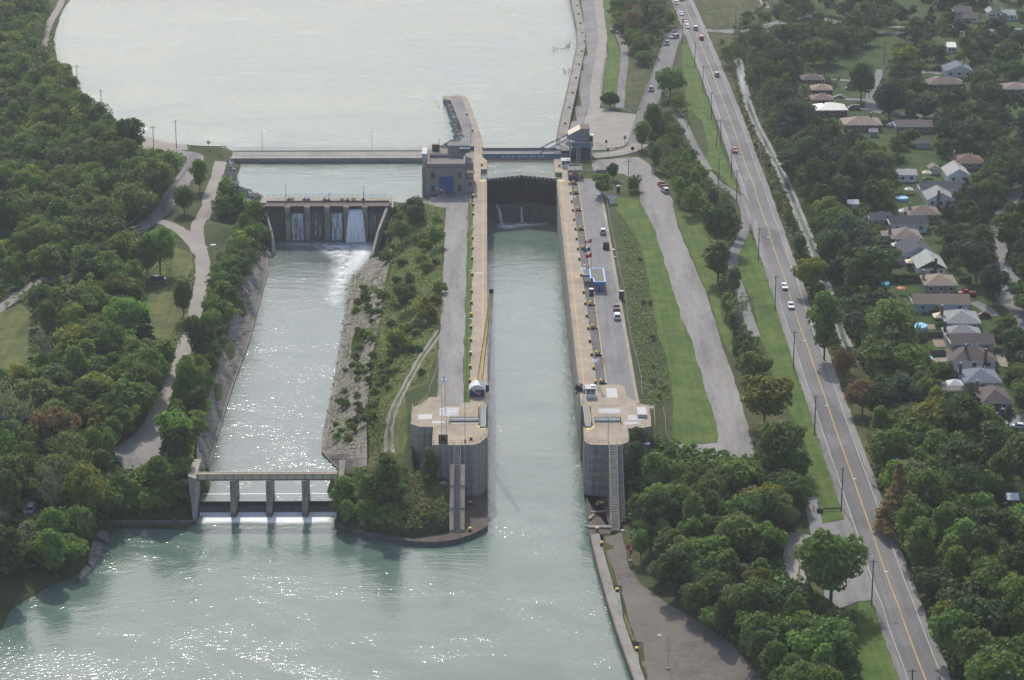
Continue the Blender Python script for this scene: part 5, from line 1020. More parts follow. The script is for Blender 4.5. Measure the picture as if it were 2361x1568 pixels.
ac = MB().box(32.3, 33.6, 760.8, 762.2, .05, 1.0).build('condenser', 'offwhite'); tag(ac, 'white air conditioning unit behind the blue edged office', 'machine')
# ---------------------------------------------------------------- repeated objects
ORD = 'first second third fourth fifth sixth seventh eighth ninth tenth eleventh twelfth thirteenth fourteenth fifteenth sixteenth seventeenth eighteenth nineteenth twentieth'.split() + ['twenty-first', 'twenty-second', 'twenty-third', 'twenty-fourth', 'twenty-fifth']
class Kind:
    """builds the first of a kind, then copies it"""
    def __init__(s, make): s.make, s.root = make, None
    def put(s, loc, label, rz=0, group=None, scale=None):
        if s.root is None:
            s.root = s.make(); r = s.root; r.location = loc; r.rotation_euler = (0, 0, rz); r['label'] = label
            if group: r['group'] = group
            if scale: r.scale = scale if isinstance(scale, tuple) else (scale,) * 3
            return r
        return dup(s.root, loc, rz, label, group, scale)
def mk_bollard():
    t = thing('bollard', '', 'bollard')
    MB().lathe([(.40, 0), (.40, .12), (.30, .18), (.30, .55)], 10).build('base', 'black', t); MB().lathe([(.30, .551), (.52, .60), (.52, .82), (.34, .95), (.1, .98)], 10).build('cap', 'yellow', t); return t
BOL = Kind(mk_bollard)
def rowb(lst, z, txt, grp):
    for i, (rc, x, y) in enumerate(lst):
        X, Y = W(rc, x, y + 12, z); BOL.put((X, Y, z), txt.format(ORD[i]), 0, grp)
rowb([(22, 1921, 148), (22, 1918, 258), (22, 1917, 338), (22, 1915, 417), (22, 1912, 538), (22, 1911, 622), (22, 1911, 710), (22, 1908, 797), (22, 1908, 935), (22, 1905, 1080), (22, 1903, 1180), (22, 1901, 1283), (22, 1899, 1390), (22, 1897, 1500), (32, 1894, 177), (32, 1892, 293), (32, 1889, 415)], .06, '{} yellow capped bollard from the powerhouse along the left lock wall', 'bollards along the left lock wall')
rowb([(23, 597, 155), (23, 607, 235), (23, 615, 308), (23, 626, 383), (23, 636, 463), (23, 648, 545), (23, 658, 628), (23, 669, 715), (23, 681, 803), (23, 699, 942), (23, 718, 1088), (23, 732, 1185), (23, 745, 1290), (23, 758, 1397), (23, 772, 1507), (33, 787, 185), (33, 803, 303), (33, 820, 425)], .06, '{} yellow capped bollard from the red door hut along the right lock wall', 'bollards along the right lock wall')
rowb([(13, 560, 1052), (13, 595, 912), (13, 623, 787), (13, 653, 660), (13, 679, 543), (13, 705, 432), (13, 727, 347), (13, 706, 272), (13, 692, 190), (13, 676, 112), (13, 663, 37)], .12, '{} bollard beyond the lift bridge along the upstream right bank', 'bollards along the upstream right bank')
for rc, x, y, z, l in ((12, 1990, 1410, .06, 'bollard on the rounded wall nose beside the powerhouse'), (13, 510, 1417, .06, 'bollard on the rounded wall nose below the white upper cabin'), (32, 1898, 908, .05, 'pale yellow bollard on the front deck of the left block'), (32, 1893, 1465, -13.85, 'yellow bollard on the wet apron under the left block'), (42, 1889, 275, -13.85, 'yellow bollard at the foot of the left stairway near the island tip'), (33, 873, 1470, -13.7, 'yellow bollard on the brown apron under the right block'), (43, 835, 272, -13.45, 'yellow bollard beside the grey beam on the lower right quay'), (43, 871, 397, -13.45, 'yellow bollard on the cracked quay left of the red diamond sign'), (43, 1006, 797, -13.5, 'pale yellow bollard on the grassy quay edge of the gravel lot'), (43, 1175, 1305, -13.5, 'pale yellow bollard nearest the bottom of the photo'), (12, 1910, 1115, .1, 'whitish bollard on the finger pier behind the powerhouse'), (12, 1863, 975, .1, 'whitish bollard midway on the finger pier')):
    X, Y = W(rc, x, y + 12, z); BOL.put((X, Y, z), l, 0, 'bollards on the lower aprons and piers')
def mk_mach():
    t = thing('mooring_machine', '', 'mooring machine')
    MB().box(-.9, .9, -.7, .7, 0, .45).build('bed', 'black', t); MB().lathe([(.32, .45), (.32, .9), (.5, .95), (.5, 1.15), (.3, 1.3)], 10, (-.5, .1, 0)).build('capstan', 'yellow', t)
    m = MB(); m.tube((.3, -.3, .7), (.3, .5, .7), .28, 8); m.build('drum', 'steel_dark', t); MB().box(.75, 1.1, -.5, .5, .05, .5).build('cover', 'offwhite', t); return t
MAC = Kind(mk_mach)
for i, (rc, x, y) in enumerate(((23, 640, 158), (23, 655, 238), (23, 675, 386), (23, 697, 550), (23, 720, 716), (23, 786, 1196), (23, 808, 1396), (33, 843, 188), (33, 880, 430))):
    X, Y = W(rc, x, y + 8, .05); MAC.put((X, Y, .05), f'{ORD[i]} black and yellow mooring machine from the red door hut on the dark strip', 0, 'mooring machines along the right lock wall')
def mk_buoy():
    t = thing('lifebuoy_stand', '', 'lifebuoy'); MB().tube((0, 0, 0), (0, 0, 1.4), .05, 5).build('post', 'white', t)
    m = MB(); n = 12
    for k in range(n): a, b = 2 * math.pi * k / n, 2 * math.pi * (k + 1) / n; m.tube((.36 * math.cos(a), -.08, 1.2 + .36 * math.sin(a)), (.36 * math.cos(b), -.08, 1.2 + .36 * math.sin(b)), .09, 5)
    m.build('ring', 'orange', t); return t
BUO = Kind(mk_buoy)
for i, (rc, x, y) in enumerate(((23, 668, 312), (23, 672, 425), (23, 716, 648), (23, 792, 1212), (23, 815, 1290), (23, 824, 1420), (33, 811, 118), (33, 880, 250), (33, 877, 275))):
    X, Y = W(rc, x, y + 10, .05); BUO.put((X, Y, .05), f'{ORD[i]} orange lifebuoy stand from the red door hut beside the yellow line', 0, 'lifebuoy stands on the right lock wall')
def mk_lamp(h, arm, pm, name='street_lamp', curve=0.0, base=None, th=.09):
    def f():
        t = thing(name, '', 'street lamp'); MB().tube((0, 0, 0), (0, 0, h), th, 6, th * .6).build('pole', pm, t)
        m = MB(); m.path([(0, 0, h - .3 - curve), (arm * .45, 0, h - .12), (arm * .8, 0, h), (arm, 0, h)], .045, 5); m.build('arm', 'lightgrey' if pm != 'woodpole' else 'lightgrey', t)
        m = MB(); s = math.copysign(1, arm); m.box(min(arm, arm + .75 * s), max(arm, arm + .75 * s), -.17, .17, h - .06, h + .12); m.build('lamp_head', 'white', t)
        if base: MB().lathe([(base, 0), (base, .35), (base * .8, .4)], 8).build('footing', 'concrete', t)
        return t
    return Kind(f)
LK = mk_lamp(8.2, .8, 'grey', th=.08)
for i, (rc, xb, yb) in enumerate(((22, 1887, 462), (22, 1880, 762), (22, 1871, 1135), (22, 1862, 1560), (32, 1859, 415))):
    X, Y = W(rc, xb, yb, .1); LK.put((X, Y, .1), f'{ORD[i]} slim grey lamp post from the powerhouse on the left lock grass strip', 0, 'lamp posts beside the left lock wall')
LKR = mk_lamp(8.2, -.8, 'grey', th=.08)
for xb, yb, rc, l in ((632, 275, 23, 'slim grey lamp post with left arm in front of the red door hut'), (757, 1085, 23, 'slim grey lamp post at the left side of the blue edged office')):
    X, Y = W(rc, xb, yb, .05); LKR.put((X, Y, .05), l, 0, 'lamp posts on the right lock wall')
HWL = mk_lamp(8.0, 2.4, 'woodpole', 'utility_pole', .8, th=.15)
def mk_pole(h):
    def f():
        t = thing('utility_pole', '', 'utility pole'); MB().tube((0, 0, -.5), (0, 0, h), .15, 6, .10).build('pole', 'woodpole', t)
        m = MB(); m.box(-1.0, 1.0, -.06, .06, h - .7, h - .55); m.build('crossarm', 'wood', t)
        for x in (-.9, 0, .9): MB().lathe([(.07, 0), (.09, .12), (.05, .25)], 6, (x, 0, h - .54 if x else h)).build('insulator', 'grey', t)
        return t
    return Kind(f)
def mk_hwpole():
    t = thing('utility_pole', '', 'utility pole'); MB().tube((0, 0, -.5), (0, 0, 10.9), .16, 6, .11).build('pole', 'woodpole', t)
    m = MB(); m.path([(0, 0, 7.2), (1.1, 0, 7.7), (2.0, 0, 7.9), (2.5, 0, 7.9)], .045, 5); m.build('arm', 'lightgrey', t); MB().box(2.5, 3.3, -.17, .17, 7.82, 8.0).build('lamp_head', 'white', t)
    m = MB(); m.box(-.9, .9, -.05, .05, 10.3, 10.42); m.build('crossarm', 'wood', t); return t
HWP = Kind(mk_hwpole)
hwp = [(13, 1565, 378), (13, 1672, 580), (13, 1740, 792), (13, 1813, 1025), (13, 1890, 1268), (13, 1985, 1535), (23, 2030, 310), (23, 2218, 825), (24, 222, 1250), (34, 380, 305), (34, 562, 880), (34, 792, 1520), (44, 1052, 925), (44, 1385, 1900)]
hpos = []
for i, (rc, x, y) in enumerate(hwp):
    p = T(*D(rc, x, y)); hpos.append(p); HWP.put(p, f'{ORD[i]} wooden pole with lamp arm along the highway, counted from the junction', 0, 'lamp poles along the highway')
def wire(pts, sag, r=.034):
    m = MB()
    for a, b in zip(pts[:-1], pts[1:]):
        a, b = Vector(a), Vector(b); n = 6; m.path([a + (b - a) * k / n - Vector((0, 0, sag * 4 * k / n * (1 - k / n))) for k in range(n + 1)], r, 3)
    return m
for k, (dx_, dz_, nm) in enumerate(((-.8, 10.45, 'left'), (.8, 10.45, 'right'), (0, 8.6, 'lower'))):
    tag(wire([(p[0] + dx_, p[1], p[2] + dz_) for p in hpos], .6).build('power_line', 'grey'), f'{nm} overhead wire strung between the highway poles', 'wire')
UP = mk_pole(11)(0) if False else mk_pole(10.5)
for rc, x, y, l in ((13, 1860, 1265, 'bare wooden pole close beside a lamp pole on the median lawn'), (23, 1100, 208, 'dark wooden pole between the gravel road and the shrub by the white shed'), (23, 1598, 360, 'grey pole with a transformer among trees right of the parked red pickup'), (23, 1876, 190, 'wooden pole with crossarm beside the trail bend'), (13, 1512, 245, 'pole at the junction left of the highway'), (13, 2053, 350, 'pole beside the side street right of the junction'), (13, 2022, 250, 'pole at the top right of the side street'), (13, 2100, 500, 'tall pole carrying pale wires behind the roadside trees'), (13, 1413, 240, 'thin pole left of the highway among trees'), (14, 1030, 845, 'pale pole at the corner of the suburban street'), (14, 1160, 560, 'pole on the green park lawn edge'), (11, 1322, 1320, 'dark pole at the left end of the dam road'), (11, 1515, 1270, 'tall thin pole at the shore left of the diamond sign'), (11, 668, 770, 'dark pole on the upstream left shore'), (11, 875, 990, 'second dark pole along the left shore'), (21, 640, 660, 'wooden pole beside the left road above the meadow'), (21, 480, 190, 'crossarm pole among trees at the far left')):
    UP.put(T(*D(rc, x, y)), l, rng.random() * .6, 'utility poles about the canal')
def px(rc, x, y, z=10.0):
    p = T(*D(rc, x, y)); return (p[0], p[1], p[2] + z)
tag(wire([px(21, 480, 190), px(21, 640, 660), px(21, 0, 1050, 8)], 1.2, .03).build('power_line', 'lightgrey'), 'pale overhead wires sagging past the left road', 'wire')
tag(wire([(p[0] + .9, p[1], p[2] - .3) for p in (px(21, 480, 190), px(21, 640, 660), px(21, 0, 1050, 8))], 1.0, .03).build('power_line', 'lightgrey'), 'second pale overhead wire beside the first at the left road', 'wire')
tag(wire([px(13, 2053, 350), px(13, 2100, 500), px(13, 2240, 830, 9), px(24, 80, 40, 9), px(24, 140, 300, 9)], 1.2, .035).build('power_line', 'lightgrey'), 'pale overhead wires running behind the roadside trees', 'wire')
BRL = mk_lamp(7.2, .5, 'woodpole', th=.09)
for i, (x, y) in enumerate(((605, 346), (858, 346))):
    X, Y = G(x, y - 1, .6); BRL.put((X, Y - .4, .5), ['dark lamp post on the bridge road, left of two', 'dark lamp post on the bridge road, right of two'][i], 0, 'lamp posts on the bridge road')
X, Y = W(12, 1895, 1225, .1); BRL.put((X, Y, .1), 'dark lamp post at the root of the finger pier', 0, 'lamp posts on the bridge road')
for i, x in enumerate((-68.9, -42.6)): BRL.put((x, 847, .15), ['dark lamp post at the left dam bay', 'dark lamp post at the right dam bay'][i], 0, 'lamp posts on the sluice dam')
QL = mk_lamp(8.6, -1.6, 'lightgrey', curve=.6, base=.55, th=.09)
q1 = QL.put(T(*D(43, 1120, 548)), 'pale lamp post carrying a red diamond sign at the wood edge', 0); q1.scale = (1, 1, .92)
QL.put(T(*D(43, 1443, 1475)), 'tall pale lamp post standing alone in the gravel lot', 0)
X, Y, Z = T(*D(42, 1697, 262)); QL.put((X, Y, Z), 'short white lamp post in bushes at the foot of the left stairway', math.pi, None, .5)
LL = mk_lamp(7.6, -2.0, 'woodpole', 'street_lamp', .8, th=.12)
LL.put(T(*D(21, 1303, 550)), 'lamp post with left arm at the bend of the left road'); LL.put(T(*D(21, 560, 1000)), 'lamp post half hidden by trees at the lower left road')
LL.put(T(*D(13, 1385, 960)), 'lamp post with left arm by the side road trees')
X, Y = W(33, 928, 945, .06); o = thing('mast', 'slim grey pole with a white head on the right block front', 'pole', (X, Y, .06)); MB().tube((0, 0, 0), (0, 0, 6.2), .07, 5).build('pole', 'grey', o); MB().lathe([(.2, 6.2), (.24, 6.5), (.1, 6.7)], 8).build('head', 'white', o)
X, Y = W(32, 1847, 945, .05); o = thing('mast', 'tall thin grey pole at the front edge of the left block', 'pole', (X, Y, .05)); MB().tube((0, 0, 0), (0, 0, 16.0), .07, 5).build('pole', 'grey', o); MB().box(-.2, .2, -.2, .2, 0, .8).build('foot', 'wood', o)
X, Y = W(33, 842, 468, .06); o = thing('signal_mast', 'short white lattice mast beside the right control cabin', 'mast', (X, Y, .06)); m = MB(); lattice(m, (0, 0, 0), 7.2, .38, .3, 9, .05); m.build('lattice', 'offwhite', o); MB().lathe([(.3, 7.2), (.34, 7.7), (.2, 8.0)], 8).build('camera', 'white', o)
# flags
def flag(p, h, cols, label, hw=2.1):
    t = thing('flagpole', label, 'flag', p); MB().tube((0, 0, 0), (0, 0, h), .06, 6, .04).build('pole', 'lightgrey', t)
    n = 9; m = MB(); vs = []
    for i in range(n + 1):
        u = i / n; vs += [(-u * hw, .22 * math.sin(u * 7), h - .1 - u * .55 + .06 * math.sin(u * 9)), (-u * hw, .22 * math.sin(u * 7 + .4), h - 1.25 - u * .5)]
    m.add(vs, [(2 * i, 2 * i + 1, 2 * i + 3, 2 * i + 2) for i in range(n)]); m.m = [cols[1] if n * cols[0] <= i < n * (1 - cols[0]) else 0 for i in range(n)]
    m.build('flag', cols[2], t); 
    if len(cols) > 3:
        lf = [(0, .42), (.1, .22), (.26, .3), (.2, .1), (.4, .12), (.3, -.05), (.33, -.14), (.06, -.12), (.06, -.4), (-.06, -.4), (-.06, -.12), (-.33, -.14), (-.3, -.05), (-.4, .12), (-.2, .1), (-.26, .3), (-.1, .22)]
        m = MB(); m.add([(-hw / 2 + x, -.28 if s == 0 else .34, h - .95 + z * 1.1) for s in (0,) for x, z in lf], [tuple(range(len(lf)))]); m.build('maple_leaf', 'red', t)
    return t
X, Y = WZ(2250, 950, 6.729, 785, 860, .05); flag((X, Y + 1, .05), 9.6, (.26, 1, ['red', 'white'], 1), 'flagpole with red and white maple leaf flag, tallest by the office', 2.2)
flag((X - .5, Y - .6, .05), 7.4, (.3, 1, ['navy', 'blue']), 'flagpole with a blue flag behind the office', 2.0); flag((X - .1, Y - 2.2, .05), 5.9, (.35, 1, ['red', 'red']), 'flagpole with a red flag nearest the office', 1.9)
# ---------------------------------------------------------------- vehicles
PAINT = {k: (lambda c, k: mat('car_paint_' + k, c, .25, .04, 1.0, spec=.6, obj=True))(c, k) for k, c in dict(white=(.80, .80, .79), silver=(.42, .43, .44), grey=(.17, .18, .19), dark=(.03, .032, .04), red=(.42, .02, .025), maroon=(.12, .018, .025), navy=(.015, .025, .08), tan=(.42, .36, .27), green=(.03, .09, .07)).items()}
PROF = dict(sedan=(4.7, 1.8, [(-2.35, .35), (-2.3, .85), (-1.5, .95), (1.0, .93), (2.2, .75), (2.35, .4)], [(-1.75, .94), (-1.15, 1.42), (.25, 1.42), (1.0, .94)]),
    suv=(4.7, 1.85, [(-2.35, .4), (-2.35, 1.0), (1.0, 1.02), (2.2, .9), (2.35, .45)], [(-2.25, 1.0), (-2.0, 1.72), (.4, 1.72), (1.1, 1.0)]),
    van=(5.0, 1.95, [(-2.5, .4), (-2.5, 1.05), (1.5, 1.05), (2.35, .9), (2.5, .45)], [(-2.45, 1.04), (-2.35, 1.85), (.9, 1.85), (1.75, 1.04)]),
    pickup=(5.4, 1.95, [(-2.7, .45), (-2.7, 1.05), (1.4, 1.05), (2.55, .95), (2.7, .5)], [(-.6, 1.04), (-.4, 1.75), (.7, 1.75), (1.4, 1.04)]))
CARM = {}
def car_mesh(kind):
    if kind in CARM: return CARM[kind]
    L, wd, body, cab = PROF[kind]; d = {}
    def ext(pr, w0, w1=None):
        m = MB(); n = len(pr); zs = [p[1] for p in pr]; z0, z1 = min(zs), max(zs)
        f = lambda z: w0 if w1 is None else w0 + (w1 - w0) * (z - z0) / (z1 - z0)
        m.add([(s * f(z) / 2, y, z) for s in (-1, 1) for y, z in pr], [tuple(range(n)), tuple(range(2 * n - 1, n - 1, -1))] + [(k, k + n, (k + 1) % n + n, (k + 1) % n) for k in range(n)]); return m
    b = ext(body, wd); (y0, z0), (y1, z1), (y2, z2), (y3, z3) = cab; hw = wd / 2 * .80
    b.box(-hw, hw, y1 - .05, y2 + .05, z1 - .02, z1 + .05)
    for s in (-1, 1):
        for (ya, za), (yb, zb) in (((y0, z0), (y1, z1)), ((y3, z3), (y2, z2))): b.tube((s * wd / 2 * .9, ya, za), (s * hw, yb, zb), .06, 4)
    if kind == 'pickup': b.box(-wd / 2 * .97, wd / 2 * .97, -2.7, -.7, 1.0, 1.18); 
    d['body'] = b.mesh('body', 'white'); w0, w1 = wd / 2 * .9, hw * .98
    q = lambda a, b_: MB().add([(-w0, a[0], a[1]), (w0, a[0], a[1]), (w1, b_[0], b_[1] - .02), (-w1, b_[0], b_[1] - .02)], [(0, 1, 2, 3)])
    d['windshield'] = q(cab[3], cab[2]).mesh('windshield', 'glass'); d['rear_window'] = q(cab[0], cab[1]).mesh('rear_window', 'glass')
    d['side_window'] = MB().add([(s * (w0 if z < z1 - .1 else w1), y, z - (.02 if z >= z1 - .1 else 0)) for s in (-1, 1) for y, z in cab], [(0, 1, 2, 3), (7, 6, 5, 4)]).mesh('side_window', 'glass')
    if kind == 'pickup': d['bed'] = MB().box(-wd / 2 * .85, wd / 2 * .85, -2.6, -.75, 1.181, 1.2).mesh('bed', 'black')
    d['wheel'] = MB().tube((-.11, 0, 0), (.11, 0, 0), .34, 10).mesh('wheel', 'tyre')
    d['headlight'] = MB().box(-.2, .2, L / 2 - .12, L / 2 + .01, .62, .78).mesh('headlight', 'white'); d['tail_light'] = MB().box(-.14, .14, -L / 2 - .01, -L / 2 + .06, .7, .95).mesh('tail_light', 'red')
    CARM[kind] = d; return d
def car(loc, rz, kind, paint, label, group=None):
    L, wd, body, cab = PROF[kind]; d = car_mesh(kind); t = thing({'sedan': 'parked_car', 'suv': 'estate_car', 'van': 'van', 'pickup': 'pickup_truck'}[kind], label, {'sedan': 'car', 'suv': 'car', 'van': 'van', 'pickup': 'pickup'}[kind], loc, rz, group)
    def add(nm, p=(0, 0, 0), m=None):
        o = bpy.data.objects.new(nm, d[nm]); col.objects.link(o); o.parent = t; o.location = p
        if m: o.material_slots[0].link = 'OBJECT'; o.material_slots[0].material = m
    add('body', m=PAINT[paint]); add('windshield'); add('rear_window'); add('side_window')
    if kind == 'pickup': add('bed')
    for s in (-1, 1):
        for y in (-L * .3, L * .31): add('wheel', (s * wd / 2 * .93, y, .34))
        add('headlight', (s * wd * .32, 0, 0)); add('tail_light', (s * wd * .38, 0, 0))
    return t
def hw_dir(Y):
    return math.atan2(-(np.polyval(np.polyder(_cf), Y - 700)), 1)
for rc, x, y, k, c, l, to in ((24, 303, 1062, 'sedan', 'white', 'white sedan driving toward us on the highway, behind another white sedan', 1), (24, 358, 1228, 'sedan', 'white', 'front white sedan of two driving toward us on the highway', 1), (13, 2013, 1305, 'sedan', 'red', 'red sedan driving toward us alone on the highway', 1), (13, 1860, 655, 'suv', 'silver', 'silver car driving away on the upper highway', 0), (13, 1727, 342, 'van', 'red', 'dark red van driving away past the junction', 0), (13, 1678, 258, 'van', 'silver', 'silver grey van at the highway junction', 0), (13, 1610, 243, 'sedan', 'white', 'first white car in the queue at the junction', 1), (13, 1599, 212, 'sedan', 'white', 'second white car in the queue at the junction', 1), (13, 1580, 188, 'sedan', 'red', 'red car third in the queue at the junction', 1), (13, 1557, 132, 'sedan', 'white', 'white car approaching the junction queue', 1), (13, 1513, 40, 'suv', 'white', 'white car far up the highway near the top edge', 1), (13, 1563, 8, 'sedan', 'dark', 'dark car far up the highway at the top edge', 0)):
    p = T(*D(rc, x, y)); car((p[0], p[1], p[2] + .18), hw_dir(p[1]) + (math.pi if to else 0), k, c, l, 'cars on the highway')
for rc, x, y, k, c, l, rz in ((13, 1433, 388, 'suv', 'grey', 'grey car second from the junction on the side road', math.pi - .13), (13, 1497, 332, 'suv', 'silver', 'silver car turning onto the side road at the junction', math.pi - .9), (13, 1297, 785, 'suv', 'dark', 'dark car driving down the side road to the lift bridge', math.pi - .12)):
    p = T(*D(rc, x, y)); car((p[0], p[1], p[2] + .2), rz, k, c, l, 'cars on the side road')
for rc, x, y, k, c, l, rz in ((23, 883, 592, 'suv', 'silver', 'silver estate car parked at the lock kerb above the brown skip', 0), (23, 1000, 1252, 'pickup', 'maroon', 'maroon pickup with a silver lid parked at the lock kerb', 0), (23, 1005, 1322, 'suv', 'white', 'white estate car parked at the lock kerb behind the maroon pickup', 0)):
    p = W(rc, x, y - 6, .06); car((*p, .06), rz, k, c, l, 'vehicles parked along the lock kerb')
for rc, x, y, k, c, l, rz in ((23, 1393, 190, 'pickup', 'red', 'red pickup parked on the gravel road edge', .28), (23, 1417, 238, 'suv', 'silver', 'silver car parked behind the red pickup on the gravel road', .28), (21, 1168, 578, 'van', 'tan', 'pale tan van driving away on the left road', -1.0 + .35), (21, 1360, 1005, 'van', 'navy', 'dark blue van parked across the olive meadow', -1.45), (31, 1592, 228, 'sedan', 'dark', 'dark car half hidden by trees on the tailrace track', .1), (31, 272, 1535, 'van', 'white', 'white van parked in the dirt clearing lower left', 0)):
    p = T(*D(rc, x, y)); car((p[0], p[1], p[2] + .2), rz, k, c, l)
for rc, x, y, k, c, l, rz in ((14, 870, 772, 'sedan', 'grey', 'grey car in the driveway of the second brown bungalow', 1.5), (14, 770, 848, 'sedan', 'grey', 'dark grey car in the driveway of the third brown bungalow', 1.5), (14, 900, 942, 'van', 'grey', 'grey minivan beside the shiny roofed bungalow', 1.5), (14, 1597, 692, 'sedan', 'silver', 'silver car beside the brown hip roofed house in the far suburb', 1.5), (14, 1612, 605, 'suv', 'dark', 'black car in front of the slate grey house', 1.5), (24, 1380, 852, 'suv', 'red', 'bright red car behind the pale green roofed house', 1.55), (24, 1868, 1122, 'pickup', 'red', 'red pickup with loaded bed beside the long brown house', 1.5), (24, 2005, 1310, 'sedan', 'maroon', 'dark maroon car beside the blue walled house', 1.5), (34, 2190, 715, 'van', 'grey', 'dark van in front of the brick house at the right edge', 1.5), (34, 2312, 828, 'sedan', 'white', 'white car at the right edge beside a tall cypress', 1.3)):
    p = T(*D(rc, x, y)); car((p[0], p[1], p[2] + .15), rz, k, c, l, 'cars parked at the houses')
X, Y = WZ(2250, 950, 6.729, 775, 1540, .06); g = thing('utility_cart', 'small green utility cart with a white roof beside the office', 'cart', (X, Y, .06))
MB().box(-.7, .7, -1.4, 1.3, .3, .75).build('body', 'green_paint', g); MB().box(-.6, .6, -1.2, -.5, .751, 1.0).build('cargo', 'steel_dark', g); MB().box(-.65, .65, -.4, 1.0, 1.75, 1.83).build('roof', 'white', g)
MB().box(-.6, .6, .98, 1.02, .8, 1.7).build('windshield', 'glass_blue', g); MB().box(-.55, .55, -.3, .2, .751, 1.05).build('seat', 'black', g)
for x in (-.6, .6):
    for y in (-.95, .9): MB().tube((x - .1, y, .28), (x + .1, y, .28), .28, 8).build('wheel', 'tyre', g)
    for y in (-.38, .95): MB().tube((x, y, .75), (x, y, 1.75), .035, 4).build('post', 'black', g)
# boat on trailer
p = T(*D(14, 1220, 1085)); g = thing('boat', 'white motorboat under a cover in a driveway of the far suburb', 'boat', p, -.5); m = MB(); n = 8
rows = [[(math.sin(math.pi * min(1, .35 + u * .65)) * 1.1 * s, -3 + 6 * u, 1.0 + .25 * u + h_) for s, h_ in ((-1, 0), (-.6, .35), (.6, .35), (1, 0))] for u in [k / n for k in range(n + 1)]]
m.add([q for r in rows for q in r], [(4 * k + i, 4 * k + i + 1, 4 * k + i + 5, 4 * k + i + 4) for k in range(n) for i in range(3)] + [(3, 2, 1, 0)]); m.build('cover', 'tarp', g); MB().prism([(-1, -3), (1, -3), (1, 1.5), (0, 3), (-1, 1.5)], .5, 1.02).build('hull', 'white', g); m = MB(); m.box(-.9, .9, -1.5, -1.2, .3, .5); m.box(-.08, .08, -2.5, 4, .3, .45); m.build('trailer', 'grey', g)
# ---------------------------------------------------------------- houses
RM = {}
def shingle(n, c): RM[n] = mat('shingle_' + n, c, .9, .16, 1.6, fine=4, spec=.25); return RM[n]
for n, c in dict(grey=(.30, .30, .29), lgrey=(.38, .385, .37), dark=(.075, .08, .09), brown=(.20, .155, .12), dbrown=(.135, .11, .10), pink=(.25, .20, .175), black=(.06, .063, .072), green=(.36, .385, .35), slate=(.15, .17, .20), red=(.19, .12, .10), tan=(.30, .24, .18), blue=(.19, .215, .25)).items(): shingle(n, c)
RM['metal'] = mat('shiny_roof', (.75, .68, .58), .35, .06, .8, spec=.7); RM['white'] = M['white']
M['siding_blue'] = mat('blue_siding', (.17, .27, .42), .8, .08, 1, stretch=(1, 1, 8)); M['siding_pale'] = mat('pale_siding', (.42, .47, .52), .8, .08, 1, stretch=(1, 1, 8)); M['siding_white'] = mat('white_siding', (.70, .71, .71), .8, .06, 1, stretch=(1, 1, 8)); M['siding_beige'] = mat('beige_siding', (.42, .43, .37), .8, .08, 1, stretch=(1, 1, 8))
